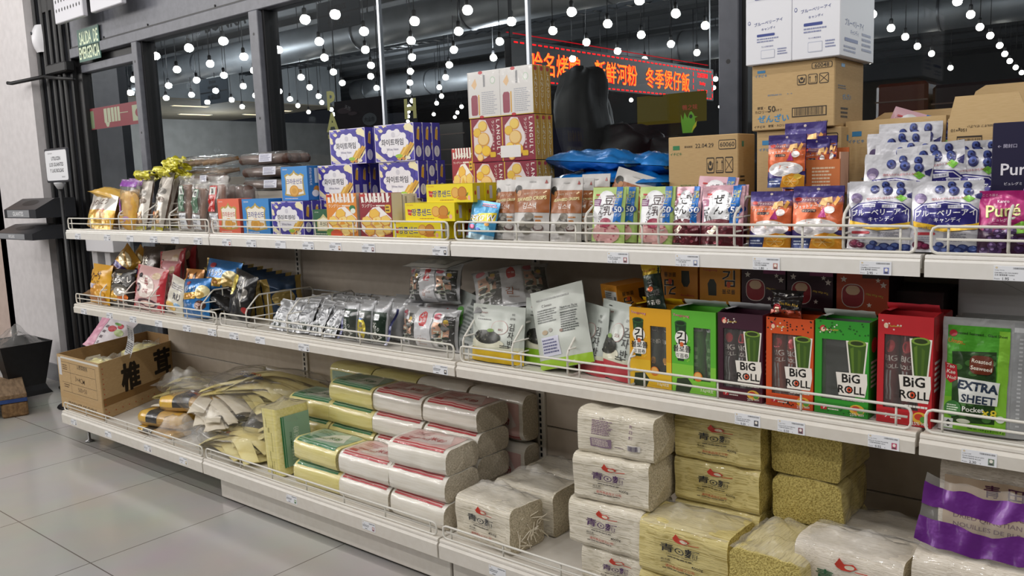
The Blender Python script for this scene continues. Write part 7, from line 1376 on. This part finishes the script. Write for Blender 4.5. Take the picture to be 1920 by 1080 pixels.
def tied(label, uB, uT, vT, y, w_, seed, front=True):
    b = bp(uB, 430, y=y); tp = bp(uT, vT, y=y+.05); h = tp.z-T; sl = math.degrees(math.atan2(tp.x-b.x, h))
    t = empty('gold_tied_bag', label, 'snack bag', 'long clear bags tied with gold foil', (b.x, y+.02, T+.001), (math.radians(-16), math.radians(sl), 0))
    H2 = h/math.cos(math.radians(sl))*1.02; F, B = pillow_S(w_, H2, .045, seed, .006, .03); mb = MB(); m = P('b7b0a6', 'foil'); mb.grid(F, 12, 22, m); mb.grid(lambda u, v: B(1-u, v), 12, 22, P('8a7060', 'foil'))
    mb.art(F, w_, H2, [('v', 'ひねり揚げ', .34, .80, .13, '2a2622', .01), ('e', .66, .66, .2, .06, '8a8680'), ('e', .7, .52, .2, .05, '6a5c50'), ('p', [(.2, .1), (.8, .12), (.7, .34), (.3, .28)], 'a8865c'), ('e', .3, .28, .1, .03, 'd87a3c'), ('l', .3, .12, .7, .28, .006, '5a4434'), ('l', .4, .1, .8, .24, .006, '6a5240'), ('r', 0, .0, 1, .06, 'b4ac20')], True, 'foil'); mb.obj('bag', t)
    G = P('c0b822', 'foil')
    mb = MB(); mb.grid(lambda u, v: Vector(((u-.5)*w_*(.95+.5*math.sin(2.2*v))+.012*nz(u*5+seed, v*4, 1), -.016-.02*math.sin(3*v)+.022*nz(u*6+seed, v*5, 3), H2*.92+.042*v+.016*nz(u*4+seed, v*3, 7))), 18, 8, G); mb.grid(lambda u, v: Vector(((u-.5)*w_*(.95+.45*math.sin(2.2*v))+.012*nz(u*5+seed, v*4, 11), .012+.02*math.sin(3*v)+.022*nz(u*6+seed, v*5, 13), H2*.92+.042*v+.016*nz(u*4+seed, v*3, 17))), 18, 8, G); mb.obj('gold_top', t)
    return t
tied('long clear bag tied with gold foil, first in line with brush lettering', 256, 264, 330, .04, .10, 1)
tied('long clear bag tied with gold foil, second in line and leaning over', 286, 300, 322, .045, .10, 2)
tied('long clear bag tied with gold foil, behind the leaning one', 296, 312, 310, .12, .10, 3)
tied('long clear bag tied with gold foil, standing highest at the back', 306, 318, 302, .20, .11, 4)
tied('long clear bag tied with gold foil, hidden by the green labelled sticks', 320, 340, 332, .16, .10, 5)
# clear bags of brown sticks with strip labels
def stick_bag(label, uL, uR, vT, y, lab_c, txt, seed, tilt=0, n=2, z=0):
    x, w_, h = span(uL, uR, vT, y, T+z)
    t = empty('stick_bag', label, 'snack bag', 'clear bags of brown sticks', (x, y+.02, T+z+.001), (math.radians(-6), math.radians(tilt), 0))
    for k in range(n):
        mb = MB(); xx = -w_*.28+w_*.56*(k+.5)/n; mb.box(xx-w_*.22/n*1.6, xx+w_*.22/n*1.6, -.010, .010, .012, h*.84, noisy('brown_stick', '6a4632', '805842', 30, .5, bump=.3), .006); mb.obj('stick', t)
    mb = MB(); F, B = pillow_S(w_, h, .04, seed, .008); mb.grid(F, 14, 18, FILM); mb.grid(lambda u, v: B(1-u, v), 14, 18, FILM)
    if lab_c: mb.art(F, w_, h, [('r', .22, .36, .62, .82, lab_c), ('rr', .28, .66, .56, .80, .001, 'd8dcd6'), ('r', .35, .69, .49, .77, '2a2a2a'), ('v', txt, .42, .64, .075, 'e6ece4', .01), ('r', .3, .05, .75, .33, 'd4d6da'), ('tl', .34, .08, .7, .30, 4, '8a8c90')], True, 'gloss')
    mb.obj('bag', t); return t
stick_bag('clear bag of brown sticks with a green strip label, first of two', 317, 346, 330, .045, '5c7a64', 'いも', 1)
stick_bag('clear bag of brown sticks with a green strip label, second of two', 341, 372, 338, .045, '5c7a64', 'いも', 2, 4)
stick_bag('clear bag of brown sticks with a red strip label', 372, 410, 330, .05, 'b82c28', 'いちご', 3)
stick_bag('clear bag of brown sticks second deep behind the green labelled ones', 328, 362, 335, .11, None, '', 4)
stick_bag('clear bag of pinkish sticks between the green and red labelled ones', 355, 385, 342, .10, 'b8645c', '', 5)
stick_bag('clear bag of brown sticks second deep behind the red labelled one', 378, 412, 332, .13, None, '', 6)
# rows and trays of brown rolls further back
BR = noisy('dark_brown_rolls', '4a3026', '5c3e30', 24, .5, bump=.4)
def roll_tray(label, x, y, z, w_, d, h, n, seed, upright=False, twist=False, sticker=True):
    t = empty('roll_tray', label, 'snack tray', 'clear packs of brown rolls', (x, y, z))
    for k in range(n):
        mb = MB()
        if upright: xx = -w_/2+w_*(k+.5)/n; r = w_/n*.42; mb.lathe([(0, .002), (r*.9, .004), (r, h*.2), (r, h*.75), (r*.7, h*.9), (0, h*.95)], BR, 12, (xx, 0, 0))
        elif twist: xx = -w_/2+w_*(k+.5)/n; mb.tube([(xx-.02, -d*.35, h*.25), (xx, 0, h*.5), (xx+.025, d*.35, h*.7)], h*.2, noisy('twist_biscuit', '5c4022', '8a6434', 30, .5, bump=.4), 8)
        else: yy = -d/2+d*(k+.5)/n; r = min(d/n, h)*.42; mb.tube([(-w_/2+.01, yy, h*.45), (w_/2-.01, yy, h*.45)], r, BR, 10)
        mb.obj('roll', t)
    mb = MB(); mb.grid(blob_S(w_*1.04, d*1.06, h, seed, .006, 4.0), 26, 12, FILM); mb.obj('wrapper', t)
    if sticker: mb = MB(); Sx = plane((w_*.02, -d*.56, h*.22), (w_*.26, 0, 0), (0, .004, h*.62)); mb.art(Sx, .06, .04, [('r', 0, 0, 1, 1, 'c8cad8'), ('tl', .1, .1, .9, .9, 5, '6a6c88')], off=.002); mb.obj('sticker', t)
    return t
zt = lambda v, u, y: bp(u, v, y=y).z
roll_tray('tray of twisted brown biscuits highest behind the gold tied bags', .76, .33, 1.335, .40, .12, .045, 7, 1, twist=True, sticker=False)
roll_tray('tray of twisted brown biscuits under the highest twist tray', .76, .33, 1.285, .40, .12, .045, 7, 2, twist=True, sticker=False)
carton('snack_carton', 'plain white carton holding up the twisted biscuit trays', 'box', None, .76, .27, T, .38, .13, .223, 'b8b2a8')
roll_tray('clear pack of brown rolls with a white sticker, highest by the window', 1.28, .33, 1.325, .34, .14, .052, 3, 3)
roll_tray('clear pack of brown rolls second from the top by the window', 1.30, .33, 1.272, .34, .14, .052, 3, 4)
roll_tray('clear pack of brown rolls third from the top, its sticker low', 1.30, .33, 1.219, .34, .14, .052, 3, 5)
carton('snack_carton', 'plain white carton holding up the packs of brown rolls', 'box', None, 1.29, .27, T, .34, .13, .158, 'b8b2a8')
roll_tray('short clear pack of brown rolls with a paper end over the green labels', .96, .22, 1.255, .20, .09, .045, 2, 6)
roll_tray('row of upright brown rolls in a clear bag behind the biscuit boxes', 1.10, .17, T+.085, .50, .07, .105, 9, 7, True, sticker=False)
carton('snack_carton', 'plain pale carton under the row of upright brown rolls', 'box', None, 1.12, .135, T, .48, .075, .084, 'c0b8ac')
carton('snack_carton', 'plain pale carton under the short pack of brown rolls', 'box', None, .96, .19, T+.0, .18, .07, .193, 'c0b8ac')
# ---------------------------------------------------------------- things by the door
BLK = noisy('black_plastic', '141416', '1a1a1d', 40, .42, bump=.08)
bn = empty('waste_bin', 'black tapered waste bin with white sorting marks, a clear bag in its mouth', 'bin', None, (-1.42, .21, 0))
def ringpts(w_, d, z): return [Vector((-w_/2, -d/2, z)), Vector((w_/2, -d/2, z)), Vector((w_/2, d/2, z)), Vector((-w_/2, d/2, z))]
prof = [(.36, .26, 0), (.34, .22, .03), (.31, .20, .06), (.40, .30, .33), (.385, .285, .33), (.30, .19, .07)]
mb = MB(); vs = sum((ringpts(*p_) for p_ in prof), []); fs = [(r*4+i, r*4+(i+1) % 4, r*4+4+(i+1) % 4, r*4+4+i) for r in range(len(prof)-1) for i in range(4)]+[tuple(range(20, 24))]
mb.add(vs, fs, BLK)
Sb = plane((-.155, -.1005, .06), (.31, 0, 0), (0, -.05, .27)); mb.art(lambda u, v, l=0: Sb(u, v, l), .31, .27, [('t', 'SOLO AQUI', .62, .62, .09, 'c8c8ca', .02, 0, .4), ('t', 'GUANTES', .40, .42, .08, 'c8c8ca', .015, 0, .3), ('p', [(.62, .50), (.74, .50), (.80, .34), (.76, .20), (.66, .20), (.58, .36)], 'c8c8ca'), ('l', .66, .5, .64, .58, .012, 'c8c8ca'), ('l', .71, .5, .71, .60, .012, 'c8c8ca')]); mb.obj('body', bn)
crumple('bin_bag', bn, FILM_MILK, .40, .30, .10, 2.2, (-.02, 0, .315))
pl = empty('pallet', 'worn wooden pallet end with a blue painted edge by the bin', 'pallet', None, (-.78, .01, 0), (0, 0, math.radians(162)))
WD = noisy('worn_wood', '6a533c', '8a7256', 8, .85, stretch=(1, 10, 10), bump=.4); BLW = noisy('blue_painted_wood', '1f3a74', '2c4a86', 12, .7, bump=.3)
for k in range(5): mb = MB(); mb.box(0, .9, -.01+.165*k, .13+.165*k, .105, .130, WD, .003); mb.obj('top_board', pl)
for k in range(3):
    mb = MB(); mb.box(.0+.36*k, .10+.36*k, -.01, .79, .083, .1045, BLW if k == 0 else WD, .002); mb.obj('cross_board', pl)
    for j in range(3): mb = MB(); mb.box(.0+.36*k, .12+.36*k, -.01+.33*j, .12+.33*j, .0, .0825, noisy('chipboard_block', '6a5034', '8a6c48', 60, .9, bump=.4), .01); mb.obj('block', pl)
# sign stand
p = bp(106, 310, y=.30); ss = empty('sign_stand', 'white notice on a black pole asking to use gloves and bags', 'sign', None, (p.x, .30, 0))
W_, H_ = bp(126, 310, y=.30).x-bp(86, 310, y=.30).x, bp(106, 281, y=.30).z-bp(106, 338, y=.30).z; zc = p.z
mb = MB(); mb.box(-W_/2-.012, W_/2+.012, .0, .012, zc-H_/2-.012, zc+H_/2+.012, P('33343a', 'plastic'), .006); mb.obj('frame', ss)
mb = MB(); mb.art(plane((-W_/2, -.0006, zc-H_/2), (W_, 0, 0), (0, 0, H_)), W_, H_, [('rr', 0, 0, 1, 1, .014, 'dfe0e4'), ('t', 'POR FAVOR', .24, .90, .045, '3c3e46', .01, 0, .34), ('t', 'UTILICEN', .5, .73, .125, '24262e', .03, 0, -.56), ('t', 'LOS GUANTES', .5, .53, .125, '24262e', .03, 0, -.84), ('t', 'Y LAS BOLSAS', .5, .33, .125, '24262e', .03, 0, -.86), ('t', 'GRACIAS', .78, .11, .045, '3c3e46', .01, 0, .28)], off=.0002); mb.obj('notice', ss)
mb = MB(); mb.tube([(0, .01, .012), (0, .01, zc-H_/2-.05)], .011, BLK); mb.obj('pole', ss)
mb = MB(); mb.lathe([(0, zc-H_/2-.05), (.013, zc-H_/2-.05), (.03, zc-H_/2-.02), (.03, zc-H_/2-.012), (0, zc-H_/2-.012)], P('b8b9bd', 'plastic'), 12, (0, .006, 0)); mb.obj('clip', ss)
mb = MB(); mb.lathe([(0, .014), (.13, .012), (.14, .004), (.14, 0), (0, 0)], BLK, 20, (0, .01, 0)); mb.obj('base', ss)
# glove and bag dispenser on its stand
gd = empty('glove_dispenser', 'black two tier glove and bag dispenser on a thin stand against the white pier', 'dispenser', None, (-1.19, .355, 0))
def wedge(z, x0, x1, y0, y1, h, txt):
    mb = MB(); mb.prism([(y0, z), (y1, z), (y1, z+h), (y0+.5*(y1-y0), z+h), (y0, z+h*.45)], x0, x1, 'x', P('2e2f33', 'plastic'))
    mb.art(plane((x0, y0-.0004, z), (x1-x0, 0, 0), (0, 0, h*.45)), x1-x0, h*.45, [('r', .1, .1, .8, .95, '8a8c90'), ('t', txt, .45, .52, .5, 'e2e3e6', .02, 0, .6)])
    mb.art(plane((x0, y0, z+h*.45), (x1-x0, 0, 0), (0, .5*(y1-y0), h*.55)), x1-x0, .1, [('e', .5, .6, .22, .26, '08080a')]); return mb
wedge(1.095, -.27, .20, -.10, .13, .115, 'GUANTES').obj('glove_box', gd); wedge(.965, -.42, .14, -.11, .13, .085, 'BOLSAS').obj('bag_box', gd)
mb = MB(); mb.box(.03, .06, .06, .09, .02, 1.19, BLK, .004); mb.box(-.02, .11, .1301, .142, .95, 1.20, BLK); mb.obj('post', gd)
mb = MB(); mb.box(-.1, .2, .035, .13, 0, .018, BLK, .004); mb.obj('foot', gd)
# ---------------------------------------------------------------- more beyond the glass, with reflected signs built as boards
def board(name, label, cat, u0, v0, u1, v1, y, prints, col, mirror=False, th=.01, dz=None):
    a, b = bp(u0, v1, y=y), bp(u1, v0, y=y); W2, H2 = b.x-a.x, abs(b.z-a.z) if dz is None else dz; mb = MB(); mb.box(0, W2, 0, th, 0, H2, P(col, 'matte'))
    S = plane((W2, -.0004, 0), (-W2, 0, 0), (0, 0, H2)) if mirror else plane((0, 0, 0), (W2, 0, 0), (0, 0, H2))
    if mirror: S_ = S; S = lambda u, v, d=0: S_(u, v, 0)+Vector((0, -d, 0))
    for cx in (.02, W2-.02): mb.box(cx-.003, cx+.003, .003, .008, H2, 4.2-a.z, BLACK)
    mb.art(S, W2, H2, prints, off=.002, step=.0012); o = mb.obj(name); o.location = a; tag(o, label, cat); return o
mush = [('r', 0, 0, 1, 1, '241418'), ('r', .3, .0, 1, .5, '3a2026'), ('t', '好山好水', .3, .52, .05, 'b8b4b4', .01, 0, .4), ('t', '好山好水好味道', .55, .40, .055, 'c8c4c4', .01, -6, .7), ('e', .75, .66, .15, .10, '6a6e72'), ('t', '大山合', .75, .66, .08, '2a1a1c', .01, 0, .22), ('e', .22, .84, .16, .05, '5c4a4e'), ('e', .4, .78, .1, .03, '5c4a4e'), ('t', '天然', .3, .88, .07, 'b0acac', .01, -20, .2)]
for x, y, r in ((.24, .14, .17), (.5, .18, .16), (.74, .20, .17), (.35, .06, .18), (.66, .06, .17)): mush += [('e', x, y, r, r*.55, '8a7668'), ('e', x, y-.02, r*.86, r*.36, '5a4a42'), ('r', x-.05, y-.12, x+.05, y-.03, '9a8a7c')]
board('mushroom_poster', 'dark maroon poster with mushrooms and pale Chinese brushwork behind the glass', 'poster', 634, 180, 714, 305, 2.2, mush, '241418')
board('reflected_sign', 'pale hanging sign reading frutas verduras reflected in the window', 'sign', 377, 141, 425, 198, 3.6, [('t', 'frutas', .48, .86, .15, '26282c', .02, 0, .62), ('t', 'verduras', .48, .66, .15, '26282c', .02, 0, .8), ('l', .02, .46, .98, .46, .012, '26282c'), ('t', '水果蔬菜', .5, .26, .22, '26282c', .03, 0, .72)], '5c656e')
board('reflected_sign', 'dark hanging sign reflected in the window, mirror written zumos and Chinese at the top', 'sign', 598, -12, 672, 62, 2.9, [('t', 'zumos', .52, .72, .2, '101114', .03, 0, .76), ('l', .0, .52, 1, .52, .012, '101114'), ('t', '饮料果汁', .5, .24, .3, '101114', .03, 0, .96)], '3a3e42', mirror=True)
mb = MB(); a = bp(385, 68, y=5.2); mb.art(plane((0, 0, 0), (1.05, 0, 0), (0, 0, .3)), 1.05, .3, [('t', 'BONKA', .5, .5, .9, '26282b', .03, 0, 1)], off=0); mb.v = [v+Vector((0, 0, 0)) for v in mb.v]
o = mb.obj('wall_lettering'); o.location = a; tag(o, 'dark BONKA lettering hanging under the mirrored ceiling', 'lettering')
mb = MB(); mb.grid(lambda u, v: Vector((.02*math.cos(6.283*u)*v, 0, .045*math.sin(6.283*u)*v)), 12, 1, P('7c8a20', 'gloss'))
def decal(name, label, u0, v0, u1, v1, prints):
    a, b = bp(u0, v1, y=YG+.0125), bp(u1, v0, y=YG+.0125); W2, H2 = b.x-a.x, b.z-a.z; mb = MB(); mb.art(plane((0, 0, 0), (W2, 0, 0), (0, 0, H2)), W2, H2, prints, off=.0003, step=.0002); o = mb.obj(name); o.location = a; tag(o, label, 'window decal'); return o
decal('duck_decal', 'green duck shaped decal with red Chinese characters on the glass', 1277, 193, 1308, 250, [('p', [(.1, .0), (.02, .35), (.0, .66), (.14, .45), (.22, .72), (.40, .50), (.52, .70), (.62, .74), (.74, .66), (.82, .56), (1.0, .54), (.84, .50), (.86, .3), (.7, 0)], '6aa81e'), ('e', .60, .56, .10, .07, '1c2010'), ('p', [(.62, .0), (.92, .22), (.95, .40), (.72, .2)], 'c8c020'), ('t', '鴨之味', .55, .88, .20, 'a8341c', .02, 0, .9)])
YL = '8a8430'
decal('window_lettering', 'dim yellow letters running down the glass beside the mushroom poster', 608, 165, 640, 300, [('v', 'PAT', .5, 1, .31, YL, .05)])
decal('window_lettering', 'dim yellow letters running down the glass over the tall wafer stack', 757, 180, 785, 285, [('v', 'HO', .5, 1, .42, YL, .05)])
decal('fire_hose_reflection', 'red fire hose and extinguisher sign reflected in the door glass', 156, 186, 276, 246, [('r', 0, 0, 1, 1, '8a2c38'), ('rr', .02, .05, .20, .88, .01, '7c8a68'), ('r', .36, .25, .60, .90, 'b4b89c'), ('r', .405, .25, .415, .9, '8a3c40'), ('r', .46, .25, .47, .9, '8a3c40'), ('r', .51, .25, .52, .9, '8a3c40'), ('r', .555, .25, .565, .9, '8a3c40'), ('p', [(.37, .25), (.44, .25), (.42, .05), (.39, .05)], 'b4b89c'), ('l', .60, .6, .72, .6, .004, 'b4b89c'), ('r', .78, .15, 1, .85, 'a8ac90'), ('e', .94, .5, .12, .28, '8a2c38'), ('e', .94, .5, .06, .14, 'a8ac90')])  # reflection of a red sign, drawn as a decal
mb = MB(); mb.box(-7.5, -3.822, 2.2, 2.3, 0, 2.9, noisy('grey_wall_panel', '4a4b4f', '525357', 6, .8)); struct(mb, 'wall_mirror_hall_panel')
a, b = bp(182, 380, y=2.19), bp(218, 283, y=2.19); mb = MB(); mb.box(a.x, b.x, 2.16, 2.1995, a.z, b.z, P('0c0c0d', 'plastic')); tag(mb.obj('wall_screen'), 'black switched off screen on the grey panel behind the door glass', 'screen')
a, b = bp(1195, 225, y=5.0), bp(1252, 172, y=5.0); mb = MB(); mb.box(a.x, b.x+.35, 5.0, 5.05, a.z-.05, b.z-.02, glow('lit_yellow_sign', '8a7a30', .22)); tag(mb.obj('lit_sign'), 'dim yellow lit sign panel under the red LED board', 'sign')
# sacks piled beyond the glass
pz_ = bp(1100, 345, y=1.05).z
SACK = noisy('black_sack_plastic', '070708', '0c0c0d', 12, .6, bump=.5, bdist=.01)
for k, (u0, u1, v0, lab) in enumerate(((1066, 1134, 128, 'tall black sack standing behind the glass under the LED board'), (1110, 1235, 236, 'low glossy black sack heaped beside the tall black one'), (1215, 1330, 262, 'glossy black sack lying nearer the window post'))):
    y = 1.05+.09*k; a, b = bp(u0, 345, y=y), bp(u1, 345, y=y); h = bp((u0+u1)/2, v0, y=y).z-a.z
    mb = MB(); mb.grid(blob_S(b.x-a.x, .26, h, k*3+1, .015, 2.8, 7), 34, 20, SACK); o = mb.obj('black_sack'); o.location = ((a.x+b.x)/2, y, pz_); tag(o, lab, 'sack', 'black sacks beyond the glass')
mb = MB(); mb.box(bp(1040, 340, y=1).x-.1, bp(1340, 340, y=1).x+.5, .80, 1.45, 0, pz_, P('101012', 'matte')); tag(mb.obj('dark_counter'), 'dark counter behind the glass carrying the black sacks', 'counter')
for k, (u0, v0, u1, v1, lab, c) in enumerate(((1640, 150, 1740, 260, 'dark red and yellow carton stacked beyond the glass', '3a1410'), (1745, 145, 1920, 250, 'dark stacked cartons in shrink film beyond the nearest glass', '1c0f10'), (800, 225, 870, 360, 'dark stacked goods behind the glass beside the cookie bundles', '171314'))):
    a, b = bp(u0, v1, y=1.1), bp(u1, v0, y=1.1); mb = MB(); mb.box(a.x, b.x, 1.1, 1.5, 0, b.z, P(c, 'gloss'), .01)
    for q in range(5): mb.box(a.x-.001, b.x+.001, 1.098, 1.0995, b.z-.06-.07*q, b.z-.055-.07*q, P('4a3a34', 'gloss'))
    tag(mb.obj('stacked_goods'), lab, 'stack of goods')
